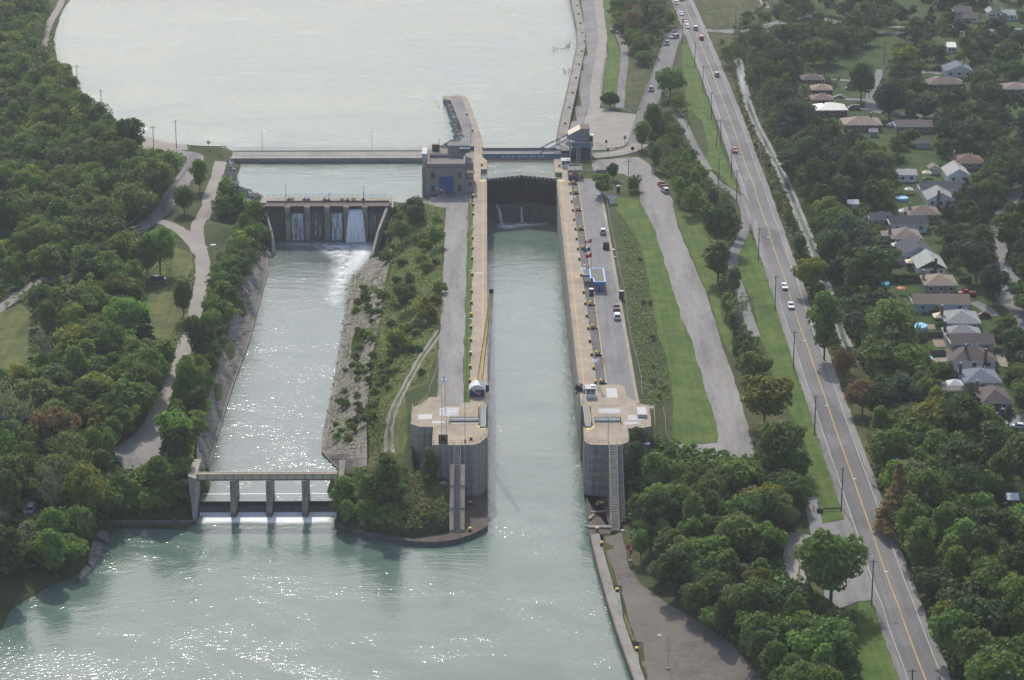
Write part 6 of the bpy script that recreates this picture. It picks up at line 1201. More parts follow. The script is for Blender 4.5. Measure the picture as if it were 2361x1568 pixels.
def house(rc, xl, xr, ye, dep, wh, rh, typ, rm, wm, label, chim=None, name='house', cat='house', gable=None, extra=True):
    zl = H(*T2(*D(rc, (xl + xr) / 2, ye))); a, b = W(rc, xl, ye, zl + wh), W(rc, xr, ye, zl + wh); z = zl - .1
    wx, cx, y0 = b[0] - a[0], (a[0] + b[0]) / 2, (a[1] + b[1]) / 2; t = thing(name, label, cat, (cx, y0 + dep / 2, z), rng.normal(0, .02)); e = .45; x1, y1 = wx / 2 - e, dep / 2 - e
    MB().box(-x1, x1, -y1, y1, 0, wh).build('wall', wm, t); X1, Y1 = wx / 2, dep / 2; m = MB()
    m.box(-X1, X1, -Y1, Y1, wh - .12, wh + .04, 1)
    if typ == 'hip':
        if X1 > Y1: r0, r1 = (-X1 + Y1, 0), (X1 - Y1, 0)
        else: r0, r1 = (0, -Y1 + X1), (0, Y1 - X1)
        V = [(-X1, -Y1, wh + .042), (X1, -Y1, wh + .042), (X1, Y1, wh + .042), (-X1, Y1, wh + .042), (*r0, wh + rh), (*r1, wh + rh)]
        F_ = [(0, 1, 5, 4), (1, 2, 5), (2, 3, 4, 5), (3, 0, 4)] if X1 > Y1 else [(0, 1, 4), (1, 2, 5, 4), (2, 3, 5), (3, 0, 4, 5)]
        m.add(V, F_, 0)
    elif typ == 'gx':
        m.add([(-X1, -Y1, wh + .042), (X1, -Y1, wh + .042), (X1, Y1, wh + .042), (-X1, Y1, wh + .042), (-X1, 0, wh + rh), (X1, 0, wh + rh)], [(0, 1, 5, 4), (2, 3, 4, 5)], 0)
    else:
        m.add([(-X1, -Y1, wh + .042), (X1, -Y1, wh + .042), (X1, Y1, wh + .042), (-X1, Y1, wh + .042), (0, -Y1, wh + rh), (0, Y1, wh + rh)], [(1, 2, 5, 4), (3, 0, 4, 5)], 0)
    rf = m.build('roof', [RM[rm], M['white']], t)
    if typ in ('gx', 'gy'):
        for s in (-1, 1):
            q = [(s * x1, -Y1 * .92, wh + .03), (s * x1, Y1 * .92, wh + .03), (s * x1, 0, wh + rh * .93)] if typ == 'gx' else [(-X1 * .92, s * y1, wh + .03), (X1 * .92, s * y1, wh + .03), (0, s * y1, wh + rh * .93)]
            MB().add(q, [(0, 1, 2), (2, 1, 0)][:1]).build('gable', gable or wm, t)
    if extra:
        k = 2 if wx < 9 else 3
        for i in range(k):
            x = -x1 + (i + .5) * 2 * x1 / k; wn = MB().box(x - .55, x + .55, -y1 - .03, -y1 - .003, wh - 1.7, wh - .6).build('window', 'glass', t)
            fm = MB(); fm.box(x - .65, x + .65, -y1 - .05, -y1 - .004, wh - .6, wh - .5); fm.box(x - .65, x + .65, -y1 - .05, -y1 - .004, wh - 1.8, wh - 1.7); fm.box(x - .65, x - .55, -y1 - .05, -y1 - .004, wh - 1.7, wh - .6); fm.box(x + .55, x + .65, -y1 - .05, -y1 - .004, wh - 1.7, wh - .6); fm.build('frame', 'white', wn)
        MB().box(-x1 - .04, -x1 - .003, -1, .0, .1, 2.1).build('door', 'offwhite', t)
        vm = [(.05, .15), (.3, .2)]
        for u, v in vm: MB().box(X1 * u - .16, X1 * u + .16, Y1 * v - .16, Y1 * v + .16, wh + rh * .75, wh + rh * 1.02).build('roof_vent', 'offwhite', rf)
    for cx_, cy_, mt in chim or ():
        zc = wh + rh + .7; MB().box(cx_ * X1 - .4, cx_ * X1 + .4, cy_ * Y1 - .4, cy_ * Y1 + .4, (0 if abs(cy_) >= 1 else wh), zc).build('chimney', mt, rf); MB().box(cx_ * X1 - .25, cx_ * X1 + .25, cy_ * Y1 - .25, cy_ * Y1 + .25, zc + .002, zc + .35).build('chimney_pot', 'offwhite', rf)
    return t
b_ = 'brick'
HL = [(24, 1270, 1450, 85, 8, 2.7, 1.3, 'gx', 'lgrey', 'siding_white', 'white walled house with light grey roof and open right gable'),
 (24, 1700, 1910, 95, 13, 2.9, 2.6, 'gy', 'lgrey', 'siding_white', 'white gabled house with a pale grey roof, farthest of the street row'),
 (24, 1470, 1840, 212, 9, 2.8, 2.0, 'gx', 'dark', 'siding_white', 'long house with dark slate roof and white gable at its right end', ((-.7, .2, b_),)),
 (24, 1530, 1772, 300, 11, 2.9, 2.6, 'gy', 'grey', 'siding_white', 'white gabled house with a tall brick chimney on its front', ((-.2, -1.0, b_),)),
 (24, 1365, 1650, 425, 10, 2.8, 1.9, 'hip', 'brown', 'brick_pale', 'brown hip roofed bungalow above the black roofed house', ((-.75, .1, 'brick_pale'),)),
 (24, 1035, 1235, 465, 7, 2.5, 1.6, 'gx', 'dark', 'siding_white', 'small white garage with a dark roof among the trees'),
 (24, 1210, 1545, 512, 9, 2.8, 2.0, 'gx', 'black', 'siding_white', 'white house with a black roof below the brown bungalow'),
 (24, 1225, 1495, 632, 11, 2.8, 2.3, 'hip', 'pink', b_, 'brick house with a pinkish hip roof and chimney at the left', ((-.95, .1, b_),)),
 (24, 1310, 1597, 775, 14, 2.9, 2.8, 'gy', 'dark', 'siding_pale', 'pale gabled house with a charcoal roof and roof vents'),
 (24, 1445, 1708, 890, 14, 2.9, 2.6, 'gy', 'green', 'siding_white', 'white house with pale green roof, dark green gable and brick chimney', ((.2, -1.0, b_),), 'house', 'house', 'green_paint'),
 (24, 1510, 1800, 1032, 11, 2.8, 2.2, 'hip', 'tan', 'brick_pale', 'tan hip roofed bungalow with a tall chimney below the green gabled house', ((-.9, .1, 'brick_pale'),)),
 (24, 1410, 1912, 1192, 9, 2.8, 1.9, 'gx', 'brown', 'siding_pale', 'longest brown roofed house with pale blue walls'),
 (24, 1690, 2005, 1357, 12, 2.8, 2.3, 'hip', 'grey', 'siding_blue', 'grey hip roofed house with blue walls', ((-1.0, .2, b_),)),
 (24, 1690, 2018, 1475, 9, 2.8, 2.3, 'hip', 'grey', 'siding_beige', 'grey roofed house half hidden behind the two storey house', ((-.9, .1, b_),)),
 (34, 1730, 2115, 95, 8, 5.0, 1.9, 'gx', 'dbrown', 'siding_beige', 'two storey beige house with a dark brown roof'),
 (34, 1740, 2135, 243, 11, 2.9, 2.7, 'hip', 'dbrown', 'siding_white', 'dark hip roofed house with two brick chimneys', ((-.3, -.3, b_), (.45, -1.02, b_))),
 (34, 1850, 2175, 428, 11, 3.0, 2.4, 'hip', 'blue', 'siding_pale', 'blue grey hip roofed house with a red chimney', ((-.98, .3, b_),)),
 (34, 1995, 2272, 602, 12, 2.9, 2.4, 'hip', 'dbrown', b_, 'brick bungalow with a brown hip roof at the end of the row', ((-.9, .5, 'brick_pale'),)),
 (14, 450, 655, 682, 9, 2.7, 1.7, 'hip', 'dbrown', b_, 'dark brown bungalow at the corner of the green park lawn'),
 (14, 540, 725, 772, 9, 2.7, 1.8, 'hip', 'tan', b_, 'second bungalow of the far left row, light brown roof'),
 (14, 535, 735, 857, 9, 2.7, 1.8, 'hip', 'brown', b_, 'third bungalow of the far left row, just behind the shiny roof'),
 (14, 575, 852, 945, 11, 2.7, 2.0, 'hip', 'metal', b_, 'bungalow with a gleaming pale roof in the far suburb', ((-.4, .3, 'black'),)),
 (14, 815, 1150, 1072, 12, 2.8, 2.2, 'hip', 'tan', b_, 'wide tan hip roofed bungalow in front of the shiny roof', ((.5, .2, b_),)),
 (14, 1262, 1590, 1087, 10, 2.8, 1.7, 'gx', 'dbrown', 'brick_pale', 'long dark brown roofed bungalow right of the covered boat'),
 (14, 1690, 1932, 612, 12, 2.8, 2.4, 'gy', 'slate', 'siding_white', 'slate grey house with a white front gable in the far suburb', ((.3, -.2, 'offwhite'),)),
 (14, 1535, 1862, 722, 10, 2.8, 2.0, 'hip', 'brown', b_, 'brown hip roofed house with a teal awning in the far suburb'),
 (14, 1762, 1920, 98, 9, 4.6, 1.9, 'gx', 'dbrown', 'siding_pale', 'tall brown roofed house near the top right corner'),
 (14, 1845, 1978, 150, 7, 2.6, 1.6, 'gx', 'dbrown', 'siding_white', 'garage with a white door below the tall brown roofed house'),
 (14, 2050, 2125, 112, 9, 2.8, 1.8, 'gy', 'lgrey', 'siding_white', 'small white gabled house near the top right corner'),
 (14, 2172, 2298, 130, 9, 2.8, 1.9, 'gx', 'lgrey', 'siding_pale', 'pale grey roofed house at the top right edge', ((-.8, .2, 'offwhite'),)),
 (14, 1705, 1785, 405, 9, 2.6, 1.5, 'gx', 'metal', 'siding_white', 'small house with a brilliant white roof behind the far trees'),
 (14, 1765, 2035, 1398, 11, 2.8, 2.2, 'hip', 'red', 'brick_pale', 'reddish brown hip roofed house behind the white gabled house', ((-.85, .1, 'brick_pale'),)),
 (14, 2190, 2420, 765, 11, 2.7, 1.9, 'hip', 'pink', b_, 'pinkish roofed house at the right edge of the far suburb')]
for h_ in HL: house(*h_)
for h_ in [(14, 1435, 1575, 1228, 5, 2.2, 1.2, 'gx', 'dbrown', 'offwhite', 'brown roofed shed with white wall below the long brown bungalow'), (14, 1037, 1113, 1132, 4, 2.1, 1.0, 'gx', 'grey', 'lightgrey', 'small grey garden shed beside the covered boat'), (24, 848, 948, 335, 4, 2.1, 1.2, 'gx', 'white', 'offwhite', 'small white garden shed among dark trees'), (34, 2218, 2325, 1435, 4, 2.1, 1.1, 'gx', 'white', 'brick', 'white roofed shed at the right edge of the lower wood'), (24, 1145, 1240, 605, 6, 2.6, .6, 'gx', 'pink', 'siding_white', 'white lean-to annex left of the pinkish hip roof'), (24, 1085, 1300, 815, 6, 2.3, 1.2, 'gx', 'dark', 'brick', 'dark roofed garage behind the red car'), (24, 1548, 1640, 30, 5, 2.2, 1.2, 'gy', 'pink', 'offwhite', 'small pinkish roofed shed left of the white gabled house')]:
    house(*h_, None, 'garden_shed', 'shed', None, False)
X, Y = W(23, 935, 340, 0); house(23, 932, 1000, 285, 4.2, 2.3, .7, 'gx', 'slate', 'white', 'white shed with a dark roof beside the lock fence', None, 'garden_shed', 'shed', None, False)
def mk_tent(c):
    def f():
        t = thing('garden_tent', '', 'gazebo'); m = MB(); m.add([(-1.8, -1.8, 2.1), (1.8, -1.8, 2.1), (1.8, 1.8, 2.1), (-1.8, 1.8, 2.1), (0, 0, 3.1)], [(0, 1, 4), (1, 2, 4), (2, 3, 4), (3, 0, 4), (3, 2, 1, 0)]); m.build('canopy', c, t)
        for x in (-1.7, 1.7):
            for y in (-1.7, 1.7): MB().tube((x, y, 0), (x, y, 2.1), .05, 4).build('post', 'white', t)
        return t
    return Kind(f)
TN, TC = mk_tent('tarp'), mk_tent('cream')
for k, rc, x, y, l, s in ((TN, 14, 855, 1080, 'white garden tent at the tan hip roofed bungalow', 1), (TN, 24, 1268, 740, 'pale grey garden tent left of the charcoal gabled house', 1), (TC, 24, 1640, 1365, 'cream gazebo left of the blue walled house', 1.2), (TN, 34, 1762, 510, 'bright white tent roof beside the blue grey house', 1.2), (TN, 34, 1490, 300, 'white canopy beside the round pool', 1.1), (TN, 24, 1325, 440, 'low white canopy behind the black roofed house', .9), (TN, 24, 1372, 248, 'round grey white umbrella canopy near the blue pool ring', .8), (TC, 24, 1525, 110, 'small cream trailer tent left of the white gabled house', .9), (TC, 24, 1395, 890, 'cream flat awning left of the green gabled house', 1.1), (TC, 14, 1375, 1120, 'cream awning behind the long brown bungalow', 1.1)):
    k.put(T(*D(rc, x, y)), l, 0, 'garden tents and awnings', s)
def pool(rc, x, y, r, label):
    p = T(*D(rc, x, y)); t = thing('pool', label, 'pool', p); MB().lathe([(r, 0), (r, 1.1), (r - .15, 1.15)], 20).build('rim', 'light_blue', t); MB().lathe([(r - .16, 1.0), (r - .16, 1.16)], 20).build('water', 'pool', t)
pool(24, 1312, 305, 2.2, 'round blue garden pool near the umbrella canopy'); pool(24, 1430, 1405, 3.4, 'blue swimming pool under trees left of the blue walled house'); pool(34, 1490, 245, 2.8, 'round pool on the pale patio by the dark hip roofed house'); pool(24, 1130, 1040, 2.6, 'blue slide pool on the lawn behind the hedge')
for rc, poly, l in ((34, ((1440, 300), (1560, 220), (1700, 215), (1720, 280), (1560, 270), (1540, 300)), 'pale patio beside the round pool'), (34, ((1650, 430), (1830, 430), (1860, 500), (1650, 505)), 'brown patio beside the blue grey house'), (24, ((1560, 1470), (1720, 1470), (1720, 1567), (1600, 1567)), 'wooden deck beside the two storey house'), (24, ((1500, 1370), (1680, 1365), (1680, 1410), (1480, 1420)), 'tan pool deck at the cream gazebo'), (34, ((2120, 190), (2280, 190), (2240, 300), (2140, 290)), 'white driveway right of the dark hip roofed house'), (34, ((2220, 720), (2361, 700), (2361, 770), (2200, 790)), 'grey driveway at the brick bungalow')):
    drape('patio', [D(rc, *p) for p in poly], 'concrete' if 'pale' in l or 'white' in l else 'plaza' if 'grey' in l else 'dirt', l, 'patio', off=.12, step=3)
for pts, l, wd in ((((14, 1085, 600), (14, 1075, 760), (14, 1060, 940), (14, 1160, 975), (14, 1400, 990), (14, 1640, 1010)), 'suburban street curving past the covered boat', 6), (((24, 2361, 130), (24, 2250, 280), (24, 2080, 500), (24, 2110, 680), (24, 2250, 950), (24, 2180, 1130), (24, 2330, 1250), (34, 2400, 100)), 'tree lined suburban street at the right edge', 6.5), (((14, 700, 685), (14, 870, 695)), 'driveway of the corner bungalow', 3), (((14, 740, 850), (14, 1060, 865)), 'driveway of the third bungalow', 4), (((14, 930, 935), (14, 1080, 945)), 'pale driveway of the shiny roofed bungalow', 4), (((14, 1100, 235), (14, 1290, 235), (14, 1900, 235)), 'pale far street near the top right', 3), (((14, 1380, 640), (14, 1560, 610), (14, 1640, 640)), 'curving driveway of the slate grey house', 4), (((24, 1920, 1180), (24, 2050, 1220), (24, 2090, 1300)), 'driveway of the longest brown roofed house', 4), (((14, 110, 0), (14, 150, 70)), 'pale path near the top of the park', 3)):
    road('street', [D(*p) for p in pts], wd, 'pale_road' if 'pale' in l else 'plaza', l, 'street', off=.16)
drape('park_lawn', [D(14, *p) for p in ((450, 560), (700, 500), (900, 430), (1130, 400), (1130, 310), (1270, 320), (1240, 440), (1160, 560), (1080, 600), (860, 680), (690, 670), (560, 600))], 'yard', 'open green park lawn in the far suburb', 'lawn', off=.1)
drape('yard_lawn', [D(24, *p) for p in ((1100, 880), (1330, 880), (1480, 930), (1450, 1000), (1500, 1150), (1180, 1130))], 'yard', 'back garden lawns behind the row of houses', 'lawn', off=.1)
drape('yard_lawn', [D(34, *p) for p in ((1480, 390), (1800, 390), (1800, 440), (1640, 500), (1480, 470))], 'yard', 'back garden lawn of the blue grey house', 'lawn', off=.1)
drape('top_lawn', [D(13, *p) for p in ((1700, -30), (2400, -30), (2361, 60), (2000, 200), (1780, 240))], 'rough', 'grassy clearing beyond the highway junction', 'lawn', off=.1)
drape('street_lawn', [D(24, *p) for p in ((1500, 580), (1700, 640), (1650, 720), (1540, 690))], 'yard', 'front lawn of the black roofed house', 'lawn', off=.1)
drape('street_lawn', [D(24, *p) for p in ((2110, 690), (2230, 700), (2280, 880), (2200, 880))], 'yard', 'bright lawn between the street trees', 'lawn', off=.1)
drape('roadside_lawn', [D(34, *p) for p in ((600, 60), (720, 300), (1040, 300), (1080, 760), (1010, 900), (1080, 1100), (1000, 1180), (860, 800), (700, 360))], 'rough', 'mown roadside strip under the right trees', 'lawn', off=.1)
drape('suburb_grass', [(118, 470), (300, 470), (300, 1250), (118, 1250)], 'yard', 'grass of the gardens and verges across the suburb', 'lawn', off=.05, step=8, world=True)
# drainage channel right of the highway
dr = [D(13, 2040, 500), D(13, 2080, 700), D(13, 2130, 900), D(13, 2200, 1080), D(24, 130, 700 - 660 + 560), D(24, 270, 60), D(24, 370, 280), D(24, 450, 490), D(24, 560, 740), D(24, 620, 930), D(24, 700, 1150), D(24, 780, 1380), D(34, 800, 30), D(34, 900, 260)]
dr = dr[:4] + dr[5:]
road('drainage_channel', dr, 3.6, 'pale_road', 'pale concrete drainage channel behind the roadside trees', 'channel', off=.14); road('channel_water', dr, 1.3, 'water_tail', 'shallow water in the concrete drainage channel', 'water', off=.19)
# ---------------------------------------------------------------- fences, hedges, rails
M['chainlink'] = None
m_, t_, b_n = _nt('chain_link'); b_n.inputs['Base Color'].default_value = (.30, .31, .31, 1); b_n.inputs['Roughness'].default_value = .6
w1_ = _noise(t_, _pos(t_, 9, 9, 9), 1.0, 1); t_.links.new(_ramp(t_, w1_, [(.52, (.05, .05, .05)), (.60, (.55, .55, .55))]), b_n.inputs['Alpha']); M['chainlink'] = m_
def chain(pts, label, h=1.8):
    P3 = [T(*p) for p in pts]; r = thing('chain_link_fence', label, 'fence', P3[0]); m, fm = MB(), MB(); dense = []
    for a, b in zip(P3[:-1], P3[1:]):
        n = max(1, int(math.dist(a[:2], b[:2]) / 3)); dense += [(a[0] + (b[0] - a[0]) * k / n, a[1] + (b[1] - a[1]) * k / n) for k in range(n)]
    dense = [(x, y, H(x, y)) for x, y in dense + [P3[-1][:2]]]
    for p in dense: m.tube(p, (p[0], p[1], p[2] + h), .04, 4)
    for a, b in zip(dense[:-1], dense[1:]):
        m.tube((a[0], a[1], a[2] + h), (b[0], b[1], b[2] + h), .035, 4); fm.add([a, b, (b[0], b[1], b[2] + h), (a[0], a[1], a[2] + h)], [(0, 1, 2, 3)])
    m.build('frame', 'lightgrey', r, world=True); fm.build('wire_mesh', 'chainlink', r, world=True)
chain([D(23, 915, 340), D(23, 945, 520), D(23, 985, 720), D(23, 1020, 920), D(23, 1070, 1110), D(23, 1095, 1330), D(23, 1125, 1540), D(33, 1170, 250), D(33, 1215, 440), D(33, 1220, 590)], 'long chain link fence between the lock road and the grass slope')
chain([D(33, 1400, 690), D(33, 1420, 800), D(33, 1425, 920), D(33, 1465, 1000)], 'short sagging chain link fence at the lower lock lawn')
chain([D(13, 820, 1260), D(13, 905, 1290)], 'short chain link fence at the lift bridge yard'); chain([D(32, 1640, 130), D(32, 1610, 330), D(32, 1550, 480), D(32, 1530, 560)], 'leaning light fence beside the island gravel road', .9)
def guard(pts, label, mt='lightgrey', h=.75):
    P3 = [T(*p) for p in pts]; r = thing('guard_rail', label, 'guard rail', P3[0]); m, q = MB(), MB(); dense = []
    for a, b in zip(P3[:-1], P3[1:]):
        n = max(1, int(math.dist(a[:2], b[:2]) / 3.8)); dense += [(a[0] + (b[0] - a[0]) * k / n, a[1] + (b[1] - a[1]) * k / n) for k in range(n)]
    dense = [(x, y, H(x, y) + .1) for x, y in dense + [P3[-1][:2]]]
    for p in dense: m.box(p[0] - .09, p[0] + .09, p[1] - .09, p[1] + .09, p[2] - .3, p[2] + h)
    for a, b in zip(dense[:-1], dense[1:]): q.add([(a[0], a[1], a[2] + h - .32), (b[0], b[1], b[2] + h - .32), (b[0], b[1], b[2] + h), (a[0], a[1], a[2] + h), (a[0] + .08, a[1] + .05, a[2] + h - .32), (b[0] + .08, b[1] + .05, b[2] + h - .32), (b[0] + .08, b[1] + .05, b[2] + h), (a[0] + .08, a[1] + .05, a[2] + h)], [(0, 1, 2, 3), (7, 6, 5, 4), (3, 2, 6, 7), (0, 4, 5, 1)])
    m.build('post', 'wood', r, world=True); q.build('rail', mt, r, world=True)
guard([D(13, 1530, 255), D(13, 1420, 330), D(13, 1350, 510), D(13, 1290, 690), D(13, 1240, 810), D(13, 1195, 945), D(13, 1130, 945)], 'long pale guard rail along the left of the side road', 'offwhite'); guard([D(13, 745, 925), D(13, 725, 1000), D(13, 710, 1075)], 'short dark guard rail by the lift bridge tower')
guard([D(13, 870, 930), D(13, 970, 935), D(13, 1090, 965), D(13, 1130, 975)], 'guard rail at the back of the pale gravel yard'); guard([D(13, 1510, 470), D(13, 1470, 620)], 'guard rail on the right of the side road', 'offwhite'); guard([D(21, 1635, 0), D(21, 1480, 210), D(21, 1290, 380), D(21, 1070, 545)], 'pale guard rail along the left road above the woods', 'offwhite')
guard([D(13, 1440, 975), D(13, 1530, 985), D(13, 1590, 1030), D(13, 1610, 1100)], 'dark railing around the trail bend', 'grey', 1.1); guard([D(23, 2090, 270), D(23, 2135, 340), D(23, 2165, 440), D(23, 2150, 590)], 'pale guard rail between the trail and the highway', 'offwhite', 1.0); guard([D(13, 1760, 320), D(13, 1790, 360)], 'short guard rail at the junction corner', 'offwhite')
guard([D(11, 1890, 1350), D(11, 1975, 1370), D(11, 1975, 1450)], 'pale barrier rail at the end of the dam road', 'offwhite', 1.0); guard([D(11, 1640, 1275), D(11, 1900, 1275), D(11, 2090, 1275)], 'dark guard rail along the dam road shore', 'grey'); guard([D(44, 600, 120), D(44, 690, 118), D(44, 785, 115)], 'low green barrier on the highway verge', 'green_paint'); guard([D(13, 920, 1290), D(13, 1050, 1280), D(13, 1095, 1235)], 'kerb rail at the bend of the concrete slip road')
def wall_line(name, pts, h, th, mt, label, cat):
    P3 = [T(*p) for p in pts]; m = MB()
    for a, b in zip(P3[:-1], P3[1:]):
        d = Vector((b[0] - a[0], b[1] - a[1], 0)); nn = Vector((-d.y, d.x, 0)).normalized() * th / 2; n = max(1, int(d.length / 4))
        for k in range(n):
            p, q = Vector(a) + d * k / n, Vector(a) + d * (k + 1) / n; zs = H(p.x, p.y), H(q.x, q.y)
            m.prism([(p.x - nn.x, p.y - nn.y), (q.x - nn.x, q.y - nn.y), (q.x + nn.x, q.y + nn.y), (p.x + nn.x, p.y + nn.y)], -15 if False else min(zs) - .4, [zs[0] + h, zs[1] + h, zs[1] + h, zs[0] + h])
    tag(m.build(name, mt), label, cat)
wall_line('board_fence', [D(24, 1440, 1490), D(24, 1700, 1480)], 1.8, .1, 'fencewood', 'brown board fence left of the grey roofed house', 'fence'); wall_line('board_fence', [D(34, 1450, 205), D(34, 1700, 200)], 1.8, .1, 'fencewood', 'grey board fence by the round pool patio', 'fence'); wall_line('board_fence', [D(34, 1520, 385), D(34, 1810, 380)], 1.8, .1, 'fencewood', 'dark board fence behind the blue grey house', 'fence'); wall_line('board_fence', [D(24, 1290, 860), D(24, 1350, 870)], 1.6, .1, 'offwhite', 'white board fence below the red car', 'fence'); wall_line('retaining_wall', [D(23, 820, 60), D(23, 920, 62)], .9, .4, 'build_concrete', 'low concrete wall beside the young tree at the gravel road', 'wall')
# ---------------------------------------------------------------- signs
def sign(p, h, shape, mt, label, s=.75, txt=None, tc='black', posts='grey', rz=0):
    t = thing('road_sign', label, 'sign', p, rz); MB().tube((0, 0, 0), (0, 0, h), .05, 5).build('post', posts, t); m = MB()
    q = [(0, s), (s, 0), (0, -s), (-s, 0)] if shape == 'diamond' else [(-s * .7, s), (s * .7, s), (s * .7, -s), (-s * .7, -s)]
    m.add([(x, y, h + z - s * .2) for y in (-.09, -.055) for x, z in q], [(3, 2, 1, 0), (4, 5, 6, 7)] + [(k, (k + 1) % 4, (k + 1) % 4 + 4, k + 4) for k in range(4)]); m.build('panel', mt, t)
    if txt:
        for ch, z in txt:
            cu = bpy.data.curves.new('letter', 'FONT'); cu.body = ch; cu.size = s * 1.0; cu.align_x = 'CENTER'; cu.align_y = 'CENTER'; cu.extrude = .01
            o = bpy.data.objects.new('tmp', cu); col.objects.link(o); me = bpy.data.meshes.new_from_object(o.evaluated_get(bpy.context.evaluated_depsgraph_get())); bpy.data.objects.remove(o)
            me.transform(Matrix.Translation((0, -.105, h + z)) @ Matrix.Rotation(math.pi / 2, 4, 'X')); me.materials.clear(); me.materials.append(M[tc]); lo = bpy.data.objects.new('letter', me); col.objects.link(lo); lo.parent = t
    return t
sign(T(*D(11, 1793, 1278)), 2.6, 'diamond', 'yellow', 'orange yellow diamond warning sign beside the dam road', .85); sign(T(*D(13, 1138, 1330)), 2.6, 'diamond', 'black', 'dark back of a diamond sign on the concrete slip road', .85); sign(T(*D(13, 1072, 1240)), 2.8, 'rect', 'grey', 'grey rectangular sign on a post at the gravel yard corner', .7); sign(T(*D(34, 595, 1530)), 2.2, 'rect', 'offwhite', 'small white sign on the verge by the green barrier', .45)
sign(T(*D(13, 2188, 1320)), 2.0, 'diamond', 'orange', 'orange diamond sign right of the highway bend', .6); sign(T(*D(14, 48, 1310)), 1.6, 'rect', 'orange', 'small orange marker right of the highway', .3)
X, Y, Z = q1.location; g = sign((X + .05, Y - .14, Z), 3.9, 'diamond', 'red', 'red diamond sign lettered L A on the pale lamp post', 1.35, (('L', .35), ('A', -.65)), 'white')
m = MB()
for k in range(4): m.lathe([(.28, 0), (.3, .15), (.28, .36)], 8, (0, 0, 5.45 + k * .42), 0 if k % 2 else 1)
m.build('marker_drum', ['black', 'yellow'], g); m = MB(); m.lathe([(.32, 0), (.34, .3), (.3, .6)], 8, (0, 0, 1.9)); m.build('lifebuoy_box', 'cloth_red', g)
for rc, x, y, l in ((13, 912, 1275, 'crossing signal at the upper side of the lift bridge road'), (13, 928, 1345, 'crossing signal at the lower side of the lift bridge road')):
    t = thing('crossing_signal', l, 'signal', T(*D(rc, x, y))); MB().tube((0, 0, 0), (0, 0, 3), .07, 5).build('post', 'grey', t); m = MB(); m.box(-.7, .7, -.1, .1, 2.2, 2.5); m.box(-.35, .35, -.15, .15, 2.5, 3.3); m.build('lamp_unit', 'steel_dark', t)
for rc, x, y, l in ((44, 512, 110, 'left orange post at the path mouth'), (44, 555, 115, 'right orange post at the path mouth'), (11, 1893, 1345, 'short red and white post at the dam road end'), (13, 1190, 1300, 'orange marker post at the slip road bend'), (34, 390, 340, 'yellow marker post at the verge lamp pole')):
    p = T(*D(rc, x, y)); t = thing('marker_post', l, 'post', p); MB().tube((0, 0, 0), (0, 0, 1.3), .11, 6).build('post', 'yellow' if 'yellow' in l else 'orange', t); MB().tube((0, 0, 1.301), (0, 0, 1.45), .11, 6).build('cap', 'white', t)
# ---------------------------------------------------------------- boxes, bins, toilets
def toilet(p, label, c='navy', roof='offwhite', rz=0, s=1.0):
    t = thing('portable_toilet', label, 'toilet', p, rz); t.scale = (s, s, s); MB().box(-.6, .6, -.6, .6, 0, 2.1).build('cabin', c, t); MB().box(-.66, .66, -.66, .66, 2.101, 2.25).build('roof', roof, t); MB().box(-.4, .4, -.63, -.603, .1, 1.9).build('door', 'steel_dark', t); MB().tube((.45, .45, 2.25), (.45, .45, 2.6), .05, 5).build('vent', 'grey', t)
toilet(T(*D(23, 1015, 232)), 'dark portable toilet with pale roof behind the white shed'); toilet((*W(23, 1040, 1150, 0), .0), 'dark blue portable toilet at the lock fence', 'navy', 'lightgrey', 0, 1.15); toilet(T(*D(33, 1255, 1045)), 'blue cabin tucked behind the right block', 'blue', 'navy', 0, 1.3)
X, Y = WZ(2250, 950, 6.729, 1175, 310, .05); t = thing('skip', 'rusty brown open skip at the lock kerb', 'skip', (X, Y, .05)); m = MB()
for a in ((-1.0, 1.0, -1.2, -1.1, .15, 1.5), (-1.0, 1.0, 1.1, 1.2, .15, 1.9), (-1.0, -.9, -1.1, 1.1, .15, 1.6), (.9, 1.0, -1.1, 1.1, .15, 1.6), (-.9, .9, -1.1, 1.1, .15, .3)): m.box(*a)
m.build('body', 'rust', t); MB().box(-1.0, 1.0, .15, 1.05, 1.55, 1.68, tilt=(.6, 0)).build('lid', 'rust', t); MB().box(-1.05, 1.05, -.2, .2, .0, .149).build('skid', 'black', t)
X, Y, Z = T(*D(32, 1425, 1155)); t = thing('storage_crate', 'blue storage crate with a pale lid on the grass by the left block', 'crate', (X, Y, Z), -.05); MB().box(-2.2, 2.2, -1.5, 1.5, 0, 1.7).build('box', 'blue', t); MB().box(-1.9, 1.5, .2, 1.7, 1.701, 1.9).build('lid', 'offwhite', t); m = MB(); m.box(-2.25, 2.25, -1.55, -1.5, 1.2, 1.72); m.build('rim', 'navy', t)
X, Y, Z = T(*D(32, 1415, 1075)); tag(MB().box(X - 1.6, X + 1.6, Y - .8, Y + .8, Z, Z + .9).build('pallet_stack', 'offwhite'), 'pale pallet stack behind the blue storage crate', 'pallets')
X, Y, Z = T(*D(32, 1660, 1300)); tag(MB().lathe([(1.0, -.3), (1.0, .35), (.7, .4)], 14, (X, Y, Z)).build('manhole', 'concrete'), 'round concrete manhole on the grass by the left stairway', 'manhole')
X, Y = W(23, 875, 265, 0); t = MB(); t.lathe([(1.1, 0), (1.15, .5), (.8, 1.1), (.3, 1.35)], 9, (X, Y, 0)); t.box(X - 1.6, X - .6, Y - .8, Y + .3, 0, .7, rz=.3); tag(t.build('tarped_pile', 'tarp'), 'white tarped pile at the kerb beside the round shrub', 'pile')
